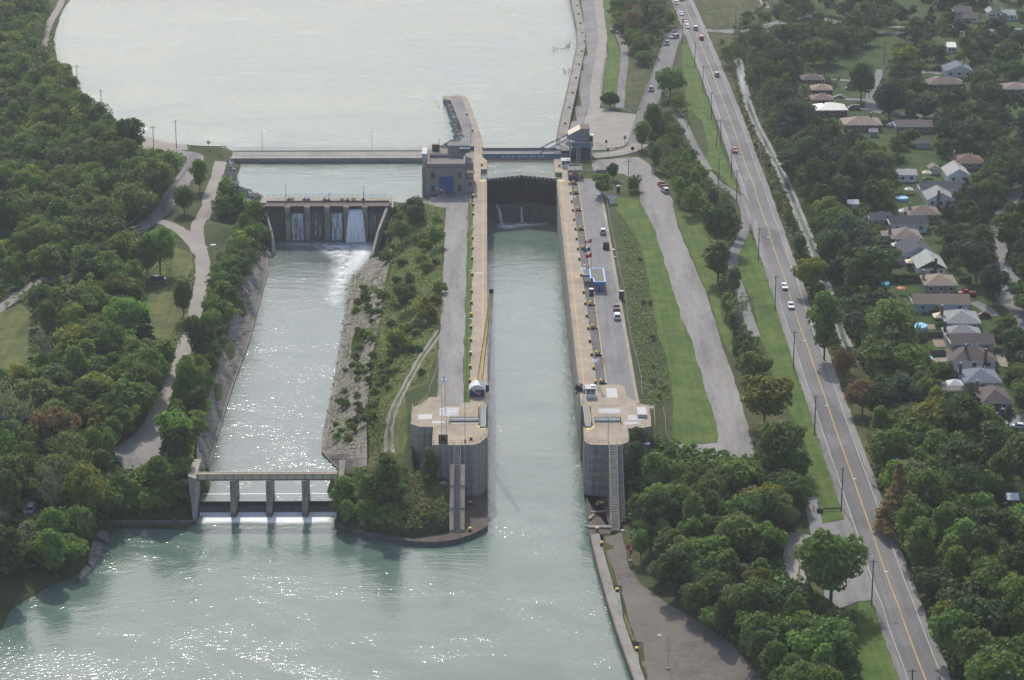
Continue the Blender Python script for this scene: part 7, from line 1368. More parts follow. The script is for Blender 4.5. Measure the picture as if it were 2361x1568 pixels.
X, Y = W(33, 1336, 1060, -5.5); t = thing('pallet_stack', 'weathered pallets stacked behind the right block', 'pallets', T(*D(33, 1340, 1062))); MB().box(-1.2, 1.2, -.7, .7, 0, .5).build('pallet', 'offwhite', t); t = thing('timber_pile', 'small timber pile behind the right block', 'timber', T(*D(33, 1390, 1042))); m = MB(); [m.box(-1.3, 1.3, -.6 + k * .3, -.35 + k * .3, 0, .45 + .1 * (k % 2)) for k in range(4)]; m.build('boards', 'wood', t)
for rc, x, y, l, c in ((23, 985, 800, 'small white rock on the grass near the fence', 'tarp'), (23, 958, 730, 'cream board lying on the grass beside the skip', 'cream'), (21, 1858, 985, 'white rubbish bag beside the track', 'tarp'), (21, 1830, 690, 'pale slab lying in the grass beside the track', 'offwhite')):
    p = T(*D(rc, x, y)); m = MB(); m.lathe([(.5, -.1), (.6, .2), (.35, .5), (.1, .6)], 7, p) if 'rock' in l or 'bag' in l else m.box(p[0] - .9, p[0] + .9, p[1] - .8, p[1] + .8, p[2], p[2] + .25, rz=.4); tag(m.build('rock' if 'rock' in l else 'bag' if 'bag' in l else 'board', c), l, 'rock' if 'rock' in l else 'bag' if 'bag' in l else 'board')
tag(MB().box(*(lambda p: (p[0] - .7, p[0] + .7, p[1] - .4, p[1] + .4, p[2], p[2] + 1.1))(T(*D(34, 607, 1545)))).build('bin', 'green_paint'), 'dark green bin beside the green barrier on the verge', 'bin')
t = thing('gate_barrier', 'white swing barrier at the lock road entrance', 'barrier', T(*D(13, 785, 1490))); MB().tube((-2.4, .8, 1.3), (2.4, -.9, 1.1), .1, 5).build('boom', 'white', t); m = MB(); rail(m, [(-2.6, .8, 0), (2.3, -.9, 0)], 1.0, .05); m.build('frame', 'grey', t)
t = thing('picnic_umbrella', 'orange garden umbrella near the small tree', 'umbrella', T(*D(24, 1305, 1110))); MB().tube((0, 0, 0), (0, 0, 2.3), .05, 5).build('pole', 'wood', t); MB().lathe([(1.4, 2.0), (.7, 2.3), (.05, 2.5)], 10).build('canopy', 'orange', t)
# ---------------------------------------------------------------- people and birds
def person(loc, rz, joints, label, cols):
    """skinned figure: joints = list of (parent, position, radius)"""
    me = bpy.data.meshes.new('person'); me.from_pydata([j[1] for j in joints], [(j[0], i) for i, j in enumerate(joints) if j[0] is not None], []); o = bpy.data.objects.new('tmp', me); col.objects.link(o)
    s = o.modifiers.new('skin', 'SKIN'); sl = me.skin_vertices[0].data
    for i, j in enumerate(joints): sl[i].radius = (j[2], j[2]); sl[i].use_root = i == 0
    o.modifiers.new('sub', 'SUBSURF').levels = 1
    m2 = bpy.data.meshes.new_from_object(o.evaluated_get(bpy.context.evaluated_depsgraph_get())); bpy.data.objects.remove(o); m2.materials.clear()
    for c in cols: m2.materials.append(M[c])
    P3 = [Vector(j[1]) for j in joints]
    for f in m2.polygons:
        c = f.center; k = min(range(len(P3)), key=lambda i: (P3[i] - c).length); f.material_index = joints[k][3]; f.use_smooth = True
    p = bpy.data.objects.new('person', m2); col.objects.link(p); p.location = loc; p.rotation_euler = (0, 0, rz); tag(p, label, 'person')
    hd_ = max(P3, key=lambda v: v.z); MB().lathe([(.11, -.02), (.115, .05), (.07, .11), (.02, .125)], 8, tuple(hd_)).build('hair', 'black', p); return p
def arm(i0, s, pts, k=2): return pts
ST = lambda sw=.18: [(None, (0, 0, .95), .13, 1), (0, (0, 0, 1.2), .14, 2), (1, (0, 0, 1.42), .13, 2), (2, (0, 0, 1.53), .06, 0), (3, (0, .02, 1.68), .10, 0), (2, (-.19, 0, 1.4), .06, 2), (5, (-.24, -sw * .5, 1.14), .045, 2), (6, (-.23, -sw * .2, .9), .035, 0), (7, (-.23, -sw * .1, .8), .03, 0), (2, (.19, 0, 1.4), .06, 2), (9, (.24, sw * .5, 1.14), .045, 2), (10, (.23, sw * .9, .92), .035, 0), (11, (.23, sw, .82), .03, 0), (0, (-.1, 0, .88), .095, 1), (13, (-.1, sw, .48), .065, 1), (14, (-.1, sw * .6, .07), .045, 3), (15, (-.1, sw * .6 + .18, .05), .04, 3), (0, (.1, 0, .88), .095, 1), (17, (.1, -sw * .4, .48), .065, 1), (18, (.1, -sw * 1.5, .08), .045, 3), (19, (.1, -sw * 1.5 + .17, .05), .04, 3)]
SQ = [(None, (0, 0, .32), .15, 1), (0, (0, .10, .58), .15, 2), (1, (0, .20, .80), .13, 2), (2, (0, .26, .90), .06, 0), (3, (0, .33, 1.02), .10, 0), (2, (-.19, .2, .78), .06, 2), (5, (-.25, .38, .6), .045, 2), (6, (-.12, .58, .55), .035, 0), (7, (-.06, .66, .54), .03, 0), (2, (.19, .2, .78), .06, 2), (9, (.25, .38, .6), .045, 2), (10, (.12, .58, .58), .035, 0), (11, (.06, .66, .58), .03, 0), (0, (-.12, .05, .3), .10, 1), (13, (-.17, .45, .42), .07, 1), (14, (-.15, .5, .06), .05, 3), (15, (-.15, .66, .04), .04, 3), (0, (.12, .05, .3), .10, 1), (17, (.17, .45, .42), .07, 1), (18, (.15, .5, .06), .05, 3), (19, (.15, .66, .04), .04, 3)]
X, Y = W(41, 1505, 208, -13.95); person((X, Y, -13.94), 2.4, SQ, 'angler in pale grey clothes crouching on the lower left quay', ['skin', 'cloth_dark', 'cloth_grey', 'black'])
tag(MB().tube((X - .3, Y - .4, -13.4), (X - 1.5, Y - 2.6, -12.0), .02, 4, .008).build('fishing_rod', 'black'), 'thin fishing rod held out over the water by the angler', 'fishing rod')
p = T(*D(13, 1535, 1012)); person((p[0], p[1], p[2] + .15), 1.3, ST(), 'walker in a grey top on the trail bend, left of two', ['skin', 'cloth_dark', 'cloth_grey', 'black'])
p = T(*D(13, 1548, 1018)); person((p[0], p[1], p[2] + .15), 1.3, ST(.14), 'walker in a red top on the trail bend, right of two', ['skin', 'cloth_dark', 'cloth_red', 'black'])
def mk_bird():
    m = MB(); m.lathe([(.02, -.45), (.16, -.25), (.20, 0), (.14, .25), (.04, .4)], 8); m.v = [(x, z, y + .16) for x, y, z in m.v]; m.f = [tuple(reversed(f)) for f in m.f]
    m.tube((0, .3, .2), (0, .42, .45), .05, 5); m.tube((0, .40, .46), (0, .56, .46), .06, 5, .02); o = m.build('waterbird', 'feather', smooth=True); return tag(o, '', 'bird')
BD = Kind(mk_bird); _bp = BD.put; BD.put = lambda p, l, r, g: _bp(p, l, r, g, .6)
for x0, y0, sx_, sy_, n, l, g in ((590, 395, 45, 22, 22, 'dark waterbird floating in the upper flock off the right bank', 'birds floating in the upper flock'), (470, 425, 60, 22, 16, 'dark waterbird floating in the outer scattered flock', 'birds floating in the outer flock'), (575, 610, 40, 16, 14, 'dark waterbird floating in the lower flock off the right bank', 'birds floating in the lower flock')):
    for i in range(n):
        X, Y = W(13, x0 + rng.normal(0, sx_ * .5), y0 + rng.normal(0, sy_), WL_UP); BD.put((X, Y, WL_UP), l, rng.random() * 6.28, g)
for i in range(12):
    X, Y = W(12, 1740 + rng.random() * 110, 812 + rng.random() * 40, .1); BD.put((X, Y, .1), 'dark bird standing on the tip of the finger pier', rng.random() * 6.28, 'birds on the finger pier')
for i in range(7):
    X, Y = W(12, 1560 + rng.random() * 80, 830 + rng.random() * 90, WL_UP); BD.put((X, Y, WL_UP), 'dark waterbird floating left of the finger pier', rng.random() * 6.28, 'birds floating by the pier')
# ---------------------------------------------------------------- trees
def leaf_mat(name, c, c2, trans=.38):
    m = bpy.data.materials.new(name); m.use_nodes = True; t = m.node_tree; b = t.nodes['Principled BSDF']
    n = _noise(t, _pos(t), .55, 4, .7); oi = t.nodes.new('ShaderNodeObjectInfo')
    base = _ramp(t, n, [(.3, c), (.7, c2)]); hs = t.nodes.new('ShaderNodeHueSaturation')
    t.links.new(_math(t, 'ADD', .478, _math(t, 'MULTIPLY', oi.outputs['Random'], .030)), hs.inputs['Hue']); t.links.new(_math(t, 'ADD', .72, _math(t, 'MULTIPLY', oi.outputs['Random'], .56)), hs.inputs['Value']); t.links.new(base, hs.inputs['Color'])
    t.links.new(hs.outputs[0], b.inputs['Base Color']); b.inputs['Roughness'].default_value = .65; b.inputs['Specular IOR Level'].default_value = .25
    tr = t.nodes.new('ShaderNodeBsdfTranslucent'); t.links.new(hs.outputs[0], tr.inputs[0]); mx = t.nodes.new('ShaderNodeMixShader'); mx.inputs[0].default_value = trans
    t.links.new(b.outputs[0], mx.inputs[1]); t.links.new(tr.outputs[0], mx.inputs[2]); t.links.new(mx.outputs[0], t.nodes['Material Output'].inputs[0]); return m
LM = dict(dark=leaf_mat('dark_leaves', (0.059, 0.110, 0.029), (0.097, 0.161, 0.040)), mid=leaf_mat('green_leaves', (0.100, 0.176, 0.036), (0.165, 0.253, 0.048)), light=leaf_mat('light_leaves', (0.144, 0.248, 0.043), (0.211, 0.322, 0.057)), olive=leaf_mat('olive_leaves', (0.136, 0.185, 0.046), (0.196, 0.245, 0.060)), yellow=leaf_mat('yellowing_leaves', (0.167, 0.243, 0.034), (0.304, 0.303, 0.041)), rust=leaf_mat('rust_leaves', (0.284, 0.221, 0.077), (0.401, 0.294, 0.106)), grey=leaf_mat('grey_green_leaves', (0.154, 0.186, 0.081), (0.224, 0.248, 0.109)), fir=leaf_mat('fir_needles', (0.043, 0.083, 0.038), (0.076, 0.123, 0.051), .1), blue=leaf_mat('deep_leaves', (0.055, 0.092, 0.050), (0.097, 0.143, 0.069)))
M.update({'bark': mat('bark', (.085, .07, .055), .95, .25, 2), 'palebark': mat('pale_bark', (.26, .24, .21), .95, .2, 2)})
def quads(cen, nor, size, asp=.75):
    """leaf sprays: one bent diamond pair for each centre"""
    n = len(cen); a = rng.normal(size=(n, 3)); nor = nor / np.linalg.norm(nor, axis=1, keepdims=True); u = np.cross(nor, a); u /= np.linalg.norm(u, axis=1, keepdims=True); v = np.cross(nor, u)
    s = size[:, None]; P4 = np.stack([cen - u * s, cen - v * s * asp + nor * s * .25, cen + u * s, cen + v * s * asp + nor * s * .25], 1)
    return P4.reshape(-1, 3), np.arange(n * 4).reshape(-1, 4)
def crown_mesh(name, r, h0, h1, lobes, per, size, shape='round', gap=0.0):
    C, N, S = [], [], []; hz = (h1 - h0) / 2; zc = (h0 + h1) / 2
    for k in range(lobes):
        if shape == 'cone':
            t_ = rng.random() ** 1.3; z = h0 + (h1 - h0) * t_; rr = r * (1 - t_) ** .9 * (.75 + .25 * rng.random()); a = rng.random() * 6.283; c = np.array([rr * math.cos(a), rr * math.sin(a), z]); lr = r * .26 * (1.15 - t_)
        else:
            d = rng.normal(size=3); d /= np.linalg.norm(d); q = rng.random() ** .38 * .86
            f = 1.0 if shape == 'round' else (1.05 - .5 * abs(d[2]))
            c = np.array([d[0] * r * q * f, d[1] * r * q * f, zc + d[2] * hz * q])
            if shape == 'tall' and c[2] < zc: c[:2] *= .85
            lr = r * (.26 + .16 * rng.random()) * (1.0 if shape != 'tall' else 1.25)
        d = rng.normal(size=(per, 3)); d[:, 2] = d[:, 2] * .9 + .25; d /= np.linalg.norm(d, axis=1, keepdims=True)
        rad_ = lr * (.65 + .5 * rng.random((per, 1))); sq = np.array([1, 1, .78]) if shape != 'cone' else np.array([1.2, 1.2, .5])
        C.append(c + d * rad_ * sq); N.append(d + rng.normal(size=(per, 3)) * .45 + np.array([0, 0, .25])); S.append(size * (.6 + .8 * rng.random(per)))
    C, N, S = np.concatenate(C), np.concatenate(N), np.concatenate(S)
    k = C[:, 2] > h0 * .55; V, F_ = quads(C[k], N[k], S[k]); me = bpy.data.meshes.new(name); me.from_pydata(V.tolist(), [], F_.tolist()); me.materials.append(LM['mid']); me.update(); return me
def trunk_mesh(h0, h1, r, n=6):
    m = MB(); m.tube((0, 0, -.6), (0, 0, h0 * 1.1), r, 7, r * .7)
    for k in range(n):
        a = 6.283 * k / n + rng.random(); q = .35 + .4 * rng.random(); z0 = h0 * (.7 + .4 * rng.random()); m.tube((0, 0, z0), (math.cos(a) * h1 * .22, math.sin(a) * h1 * .22, z0 + (h1 - z0) * q), r * .45, 5, r * .12)
    m.tube((0, 0, h0), (0, 0, h0 + (h1 - h0) * .7), r * .65, 6, r * .15); return m.mesh('trunk', 'bark')
def bare_mesh(h):
    m = MB()
    def br(p, d, L, r, lv):
        q = p + d * L; m.tube(p, q, r, 5 if lv < 2 else 3, r * .62, cap=False)
        if lv >= 5: return
        for k in range(3 if lv < 4 else 2):
            nd = (d + Vector(rng.normal(0, .36, 3)) + Vector((0, 0, .10))).normalized(); br(q, nd, L * (.62 + .2 * rng.random()), r * .58, lv + 1)
    br(Vector((0, 0, -.5)), Vector((0, 0, 1)), h * .26, h * .022, 0); return m.mesh('branches', 'palebark')
# each variety: [(crown mesh, trunk mesh)], own full size (width, height)
VAR = {}
VAR['round'] = [(crown_mesh('crown', 5.2, 2.8, 12, lo_, pe_, sz_), trunk_mesh(3.2, 12, .30)) for lo_, pe_, sz_ in ((44, 62, .50), (30, 74, .46), (58, 50, .46), (36, 70, .54), (26, 70, .50), (48, 60, .42))]
VAR['spread'] = [(crown_mesh('crown', 6.2, 2.6, 10.5, 50, 62, .52, 'flat'), trunk_mesh(2.8, 10.5, .34)) for _ in range(3)]
VAR['tall'] = [(crown_mesh('crown', 3.4, 2.2, 14, 44, 50, .46, 'tall'), trunk_mesh(2.6, 14, .24)) for _ in range(3)]
VAR['conifer'] = [(crown_mesh('crown', 3.6, 1.0, 13, 70, 34, .42, 'cone'), trunk_mesh(2, 13, .24, 2)) for _ in range(2)]
VAR['shrub'] = [(crown_mesh('crown', 2.4, .2, 3.6, 20, 44, .34), trunk_mesh(.6, 3.0, .08)) for _ in range(4)]
VAR['bare'] = [(crown_mesh('crown', 4.2, 6, 12, 14, 14, .32), bare_mesh(12)) for _ in range(2)]
VSZ = dict(round=(11.2, 12.2), spread=(13.4, 10.8), tall=(7.4, 14.2), conifer=(7.6, 13.2), shrub=(5.2, 3.9), bare=(10, 12.5))
TN_ = dict(round='broad_tree', spread='spreading_tree', tall='slender_tree', conifer='conifer', shrub='shrub', bare='bare_tree')
TW = dict(round='round tree', spread='spreading tree', tall='slender tree', conifer='conifer', shrub='shrub', bare='half bare tree')
CW = dict(dark='dark green', mid='mid green', light='light green', olive='olive green', yellow='yellowing', rust='rust coloured', grey='grey green', fir='blackish green', blue='deep blue green')
def plant(X, Y, Z, wd, ht, var, leaf, label=None):
    i = int(rng.integers(len(VAR[var]))); cm, tmh = VAR[var][i]; s = VSZ[var]; t = bpy.data.objects.new(TN_[var], None); col.objects.link(t); t.location = (X, Y, Z); t.rotation_euler = (0, 0, rng.random() * 6.283); k_ = .84 + .32 * rng.random(); t.scale = (wd / s[0] * k_, wd / s[0] / k_, ht / s[1])
    for me, nm in ((tmh, 'branches' if var == 'bare' else 'trunk'), (cm, 'crown')):
        o = bpy.data.objects.new(nm, me); col.objects.link(o); o.parent = t
        if nm == 'crown': o.material_slots[0].link = 'OBJECT'; o.material_slots[0].material = LM[leaf]
    t['category'] = 'shrub' if var == 'shrub' else 'tree'
    if label: t['label'] = label
    t['look'] = f'{CW[leaf]} {TW[var]}' if leaf not in ('rust', 'yellow') else f'{CW[leaf]} {TW[var]}'
    return t
def proj(X, Y, Z):
    v = np.array([X, Y, Z]) - CAM; c = v @ _FW; return 1180.5 + FOC * (v @ _R) / c, 784 - FOC * (v @ _U) / c, FOC / c
# keep clear: what the photo shows uncovered
MS = 4; mask = np.zeros((1568 // MS + 40, 2361 // MS + 80), np.uint8); mgx, mgy = np.meshgrid(np.arange(mask.shape[1]) * MS - 120, np.arange(mask.shape[0]) * MS - 60)
SOFT = {'street', 'trail', 'drainage_channel', 'channel_water', 'yard_lawn', 'shore_path', 'crossroad', 'footpath', 'patio', 'street_lawn', 'roadside_lawn', 'wood_path', 'path_lawn', 'top_lawn', 'gravel_shoulder', 'west_meadow', 'west_track'}
def mpoly(poly, v=2):
    xs_, ys_ = [p[0] for p in poly], [p[1] for p in poly]; k = inside(mgx.ravel(), mgy.ravel(), poly).reshape(mask.shape); mask[k] = np.maximum(mask[k], v)
for nm, it in CLEAR:
    if nm in ('island_slope', 'tip_grass'): continue
    if nm == 'west_road': wr_ = [proj(*p, H(*p))[:2] for p in [T2(*q) for q in it[0][8:]]]; mpoly([(x, y - 5) for x, y in wr_] + [(x, y + 7) for x, y in wr_[::-1]], 2); it = (it[0][:6], 7.5, False)
    if nm == 'pull_in': it = it[:7]
    v = 1 if nm in SOFT else 2
    if isinstance(it, list): mpoly(it, v)
    else:
        pts, wd, world = it; pw = [tuple(p[:2]) for p in pts] if world else [T2(*p) for p in pts]
        for a, b in zip(pw[:-1], pw[1:]):
            L = math.dist(a, b) or 1; nx_, ny_ = (b[1] - a[1]) / L * wd / 2, -(b[0] - a[0]) / L * wd / 2
            mpoly([proj(x, y, H(x, y))[:2] for x, y in ((a[0] + nx_, a[1] + ny_), (b[0] + nx_, b[1] + ny_), (b[0] - nx_, b[1] - ny_), (a[0] - nx_, a[1] - ny_))], v)
for o in list(col.objects):
    if o.parent or 'category' not in o or o.get('kind') == 'structure': continue
    X, Y, Z = o.location; 
    if o.type == 'MESH' and abs(X) < 1e-6 and abs(Y) < 1e-6: continue
    nm = o.name.split('.')[0]; c = o.get('category')
    if c in ('house',):
        w_ = max(v.co.x for v in o.children[0].data.vertices); d_ = max(v.co.y for v in o.children[0].data.vertices); q = [proj(X + a * w_, Y + b * d_, Z + h_)[:2] for a in (-1, 1) for b in (-1, 1) for h_ in (.9, 4.0)]
        x0, x1, y0, y1 = min(p[0] for p in q), max(p[0] for p in q), min(p[1] for p in q), max(p[1] for p in q); mpoly([(x0 + 3, y0), (x1 - 3, y0), (x1 - 3, y1), (x0 + 3, y1)], 3)
    elif c in ('car', 'van', 'pickup', 'shed', 'gazebo', 'boat', 'toilet', 'sign', 'street lamp', 'crate', 'pool', 'person'):
        x, y, s = proj(X, Y, Z + .8); k = 2.6 * s if c not in ('sign', 'street lamp', 'person') else 1.5 * s; mpoly([(x - k, y - k * .6), (x + k, y - k * .6), (x + k, y + k * .4), (x - k, y + k * .4)], 3)
TREES = []
for q in ([(250, 1196), (450, 1190), (450, 1216), (250, 1216)], [(215, 1240), (245, 1225), (245, 1260), (190, 1335), (172, 1335)], [(455, 1085), (780, 1085), (780, 1190), (455, 1190)], [(1345, 1020), (1436, 1020), (1428, 1228), (1350, 1228)], [(1345, 880), (1480, 930), (1495, 985), (1345, 1020)]): mpoly(q, 3)
for q in ([(392, 530), (430, 550), (445, 600), (440, 625), (398, 640), (402, 590)], [(330, 655), (440, 650), (425, 700), (385, 790), (340, 800), (335, 720)], [(505, 490), (548, 500), (530, 560), (510, 600), (495, 560)]): mpoly(q, 2)
BG = np.array(BANKG)
def up(x, y, z):
    d = (BG[:, 0] - x) ** 2 + (BG[:, 1] - y) ** 2; i = int(d.argmin()); return max(z, BG[i, 2]) if d[i] < 9 else z
def hid(x, y, rx, ry):
    """share of an oval of the photo that would cover something seen uncovered"""
    j0, j1 = int((y - ry + 60) / MS), int((y + ry + 60) / MS) + 1; i0, i1 = int((x - rx + 120) / MS), int((x + rx + 120) / MS) + 1
    if j0 < 0 or i0 < 0: return 0
    a = mask[j0:j1, i0:i1]
    if a.size == 0: return 0
    yy, xx = np.mgrid[j0:j0 + a.shape[0], i0:i0 + a.shape[1]]; e = ((xx * MS - 120 - x) / max(rx, 4)) ** 2 + ((yy * MS - 60 - y) / max(ry, 4)) ** 2 <= 1
    if ((a == 3) & e).sum() > 2: return 1.0
    return float((np.where(a == 2, 1, np.where(a == 1, .55, 0)) * e).sum() / max(1, e.sum()))
def spec(x, yt, yb, wpx, var, leaf, label):
    X, Y, Z = T(x, yb); _, _, s = proj(X, Y, Z); ht = (yb - yt) / (s * .95); wd = wpx / s; t = plant(X, Y, Z, wd, ht, var, leaf, label); TREES.append((X, Y, wd)); return t
for a in [(1915, 1212, 1398, 150, 'round', 'mid', 'big full maple standing alone beside the highway pull-in'), (1762, 858, 985, 138, 'round', 'yellow', 'large yellow topped tree by the gravel road bend'), (1735, 812, 880, 90, 'spread', 'olive', 'olive brown tree just above the large yellow topped tree'), (1800, 970, 1095, 145, 'round', 'mid', 'full green tree below the yellow topped tree'), (1660, 455, 575, 98, 'round', 'dark', 'dark round tree inside the trail bend'), (1655, 553, 650, 78, 'tall', 'olive', 'olive tree below the trail bend'), (1708, 668, 790, 88, 'bare', 'grey', 'half bare grey tree between the gravel road and the trail'), (1690, 610, 690, 40, 'tall', 'grey', 'narrow grey tree beside the lower trail'), (2068, 1066, 1232, 105, 'conifer', 'rust', 'rust coloured tree beside the highway, right side'), (1988, 880, 955, 84, 'spread', 'rust', 'dark bronze tree standing free on the roadside grass'), (1945, 800, 882, 50, 'round', 'rust', 'small bronze tree above the free standing one'), (1390, 402, 455, 58, 'round', 'mid', 'round tree by the kerb above the white shed'), (1413, 376, 415, 30, 'spread', 'dark', 'small young tree with pale trunk at the gravel road entrance'), (1462, 400, 440, 40, 'shrub', 'olive', 'olive shrub beside the dark wooden pole'), (1407, 212, 250, 44, 'spread', 'dark', 'dark tree at the upper corner of the gravel yard'), (1545, 155, 230, 66, 'round', 'mid', 'tree at the left edge of the median lawn beside the side road'), (1480, 275, 345, 48, 'tall', 'light', 'light tree at the right corner of the gravel yard'), (1505, 235, 330, 50, 'tall', 'mid', 'slender tree behind the light tree at the gravel yard'), (1478, 80, 140, 50, 'round', 'mid', 'round tree standing in the grass left of the side road'), (461, 362, 440, 42, 'tall', 'light', 'slim light tree between the dam road and the track'), (425, 430, 492, 52, 'spread', 'mid', 'bushy tree on the grass island between road and track'), (370, 520, 635, 82, 'round', 'light', 'pair like light tree on the olive meadow above the dark van'), (340, 540, 640, 60, 'tall', 'mid', 'mid green tree left of the light meadow tree'), (424, 643, 735, 46, 'tall', 'mid', 'slender tree at the left edge of the track above the bend'), (335, 700, 790, 46, 'conifer', 'fir', 'dark pointed conifer at the foot of the olive meadow'), (465, 708, 850, 72, 'round', 'dark', 'dark tall tree standing on the left tailrace bank'), (405, 925, 1062, 98, 'round', 'light', 'light green tree overhanging the gravel turning place'), (440, 820, 960, 78, 'round', 'mid', 'bank tree above the light tree at the gravel turning place'), (380, 780, 860, 60, 'tall', 'light', 'light slender tree left of the track'), (130, 1050, 1230, 110, 'bare', 'grey', 'large half bare tree right of the white van'), (40, 860, 1070, 130, 'bare', 'grey', 'large half bare tree at the left edge'), (100, 740, 880, 90, 'bare', 'grey', 'half bare tree among rust trees on the left'), (130, 920, 1060, 110, 'round', 'rust', 'big rust coloured tree on the left above the half bare tree'), (70, 880, 940, 80, 'spread', 'olive', 'olive tree beside the meadow on the left edge'), (890, 1040, 1190, 80, 'tall', 'mid', 'tallest tree on the island tip'), (850, 1090, 1190, 60, 'tall', 'light', 'light tree in front of the tallest island tree'), (795, 1090, 1200, 66, 'tall', 'light', 'light tree at the right abutment of the weir footbridge'), (845, 1155, 1222, 50, 'tall', 'light', 'small bright tree at the quay edge of the island tip'), (975, 990, 1075, 48, 'round', 'dark', 'dark bush tree against the left block wall'), (990, 1035, 1100, 50, 'shrub', 'grey', 'grey green bush at the foot of the left block'), (1470, 985, 1030, 44, 'round', 'mid', 'small tree against the right block wall'), (1468, 1010, 1090, 50, 'tall', 'dark', 'dark tree at the lower right block wall'), (1900, 660, 830, 80, 'tall', 'mid', 'tall tree right of the highway below the two white cars'), (1870, 590, 680, 75, 'round', 'yellow', 'yellowing tree right of the highway by the concrete channel'), (2050, 700, 860, 150, 'round', 'olive', 'huge olive tree left of the blue walled house'), (2010, 570, 690, 130, 'round', 'dark', 'dark large tree in the gardens above the olive tree'), (1960, 500, 600, 110, 'spread', 'blue', 'deep dark maple in the gardens above the large dark tree'), (2100, 790, 900, 110, 'round', 'light', 'bright round tree left of the dark hip roofed house'), (2325, 490, 590, 80, 'round', 'mid', 'street tree at the right edge across the street'), (2175, 920, 960, 20, 'tall', 'fir', 'thin dark cypress beside the white car'), (2325, 930, 985, 24, 'tall', 'fir', 'dark cypress at the right edge beside a white car'), (2250, 540, 650, 95, 'round', 'blue', 'dark street maple above the red pickup'), (2290, 610, 700, 70, 'round', 'blue', 'dark street maple right of the red pickup'), (1985, 150, 235, 66, 'round', 'dark', 'dark round tree on the green park lawn'), (2050, 190, 275, 86, 'spread', 'blue', 'deep green tree at the suburban street corner'), (2130, 215, 285, 66, 'round', 'blue', 'deep green tree right of the street corner tree'), (2280, 190, 260, 74, 'round', 'dark', 'dark tree right of the teal awning house'), (2085, 105, 165, 60, 'round', 'yellow', 'yellow topped tree on the park edge'), (1880, 320, 440, 70, 'conifer', 'fir', 'dark fir in the gardens behind the roadside trees'), (1490, 20, 85, 40, 'conifer', 'fir', 'dark firs near the top left of the highway'), (1428, 40, 75, 34, 'conifer', 'fir', 'dark fir beside the footpath top'), (1455, 25, 85, 40, 'round', 'rust', 'reddish tree at the top of the footpath'), (985, 695, 745, 52, 'shrub', 'yellow', 'yellow bush beside the island gravel road'), (915, 760, 810, 70, 'shrub', 'yellow', 'big yellowish bush on the island slope'), (935, 645, 720, 60, 'round', 'mid', 'green bushy tree on the island slope'), (1005, 520, 575, 44, 'round', 'light', 'light bush near the top of the island slope'), (955, 455, 510, 70, 'shrub', 'grey', 'grey olive bush below the powerhouse apron'), (925, 505, 560, 50, 'round', 'mid', 'green bush below the grey olive bush')]: spec(*a)
def fill(poly, n, size, kinds, spacing=.62, tol=.10, tries=40, hr=(.85, 1.15), zone=None):
    """plants trees so that their crowns fill a part of the photo"""
    q = np.array(poly); x0, x1, y0, y1 = q[:, 0].min(), q[:, 0].max(), q[:, 1].min(), q[:, 1].max(); made = 0; names = list(kinds); pr = np.array([kinds[k] for k in names], float); pr /= pr.sum()
    for _ in range(n * tries):
        if made >= n: break
        x, y = x0 + rng.random() * (x1 - x0), y0 + rng.random() * (y1 - y0)
        if not inside([x], [y], poly)[0]: continue
        var, leaf = names[int(rng.choice(len(names), p=pr))]; sz = size * (.72 + .56 * rng.random()); vs = VSZ[var]; ht = sz * vs[1] / max(vs) * (hr[0] + (hr[1] - hr[0]) * rng.random()); wd = sz * vs[0] / max(vs)
        if var == 'round': ht = wd * (.95 + .3 * rng.random())
        X, Y, Z = T(x, y); _, _, s = proj(X, Y, Z); X, Y, Z = T(x, y + ht * .52 * s * .95)
        if any(abs(X - a) < 20 and abs(Y - b) < 20 and math.hypot(X - a, Y - b) < spacing * (wd + c) / 2 for a, b, c in TREES): continue
        if Z < WL_LOW + .6 or hid(x, y, wd * s * .5, ht * s * .42) > tol: continue
        if inside([X], [Y], EXW[0])[0] or inside([X], [Y], EXW[1])[0]: continue
        Z = up(X, Y, Z); TREES.append((X, Y, wd)); PEND.append((wd * s, X, Y, Z, wd, ht, var, leaf)); made += 1
    return made
EXW = [[(-6, 600), (44, 600), (44, 885), (-6, 885)], [(-76, 597), (-37, 597), G(741, 1046, -12), G(768, 893, -12), G(807, 649, -12), G(850, 600, -12), (-33, 845), (-33, 850), (-95, 850), (-95, 930), (-20, 930), (-20, 846), (-76, 846), G(560, 690, -12)]]
BW = {('round', 'mid'): 4, ('round', 'dark'): 3, ('spread', 'mid'): 2, ('tall', 'light'): 2, ('round', 'olive'): 2, ('round', 'light'): 2.2, ('tall', 'mid'): 2, ('spread', 'grey'): 1.4, ('round', 'yellow'): 1.1, ('round', 'rust'): .12, ('tall', 'yellow'): .3}
FARW = {('round', 'mid'): 4, ('round', 'olive'): 3, ('spread', 'mid'): 2, ('round', 'dark'): 2, ('round', 'yellow'): 1, ('tall', 'mid'): 1}
SUB = {('round', 'dark'): 4, ('round', 'blue'): 3, ('spread', 'dark'): 2, ('round', 'mid'): 2, ('conifer', 'fir'): 1, ('round', 'olive'): 1}
YNG = {('tall', 'light'): 3, ('tall', 'mid'): 3, ('round', 'mid'): 3, ('round', 'light'): 2, ('spread', 'olive'): 1, ('round', 'dark'): 1.5}
SHR = {('shrub', 'mid'): 2, ('shrub', 'light'): 3.5, ('shrub', 'yellow'): 2.2, ('shrub', 'olive'): 2, ('shrub', 'grey'): 1.5}
cnt, PEND = {}, []
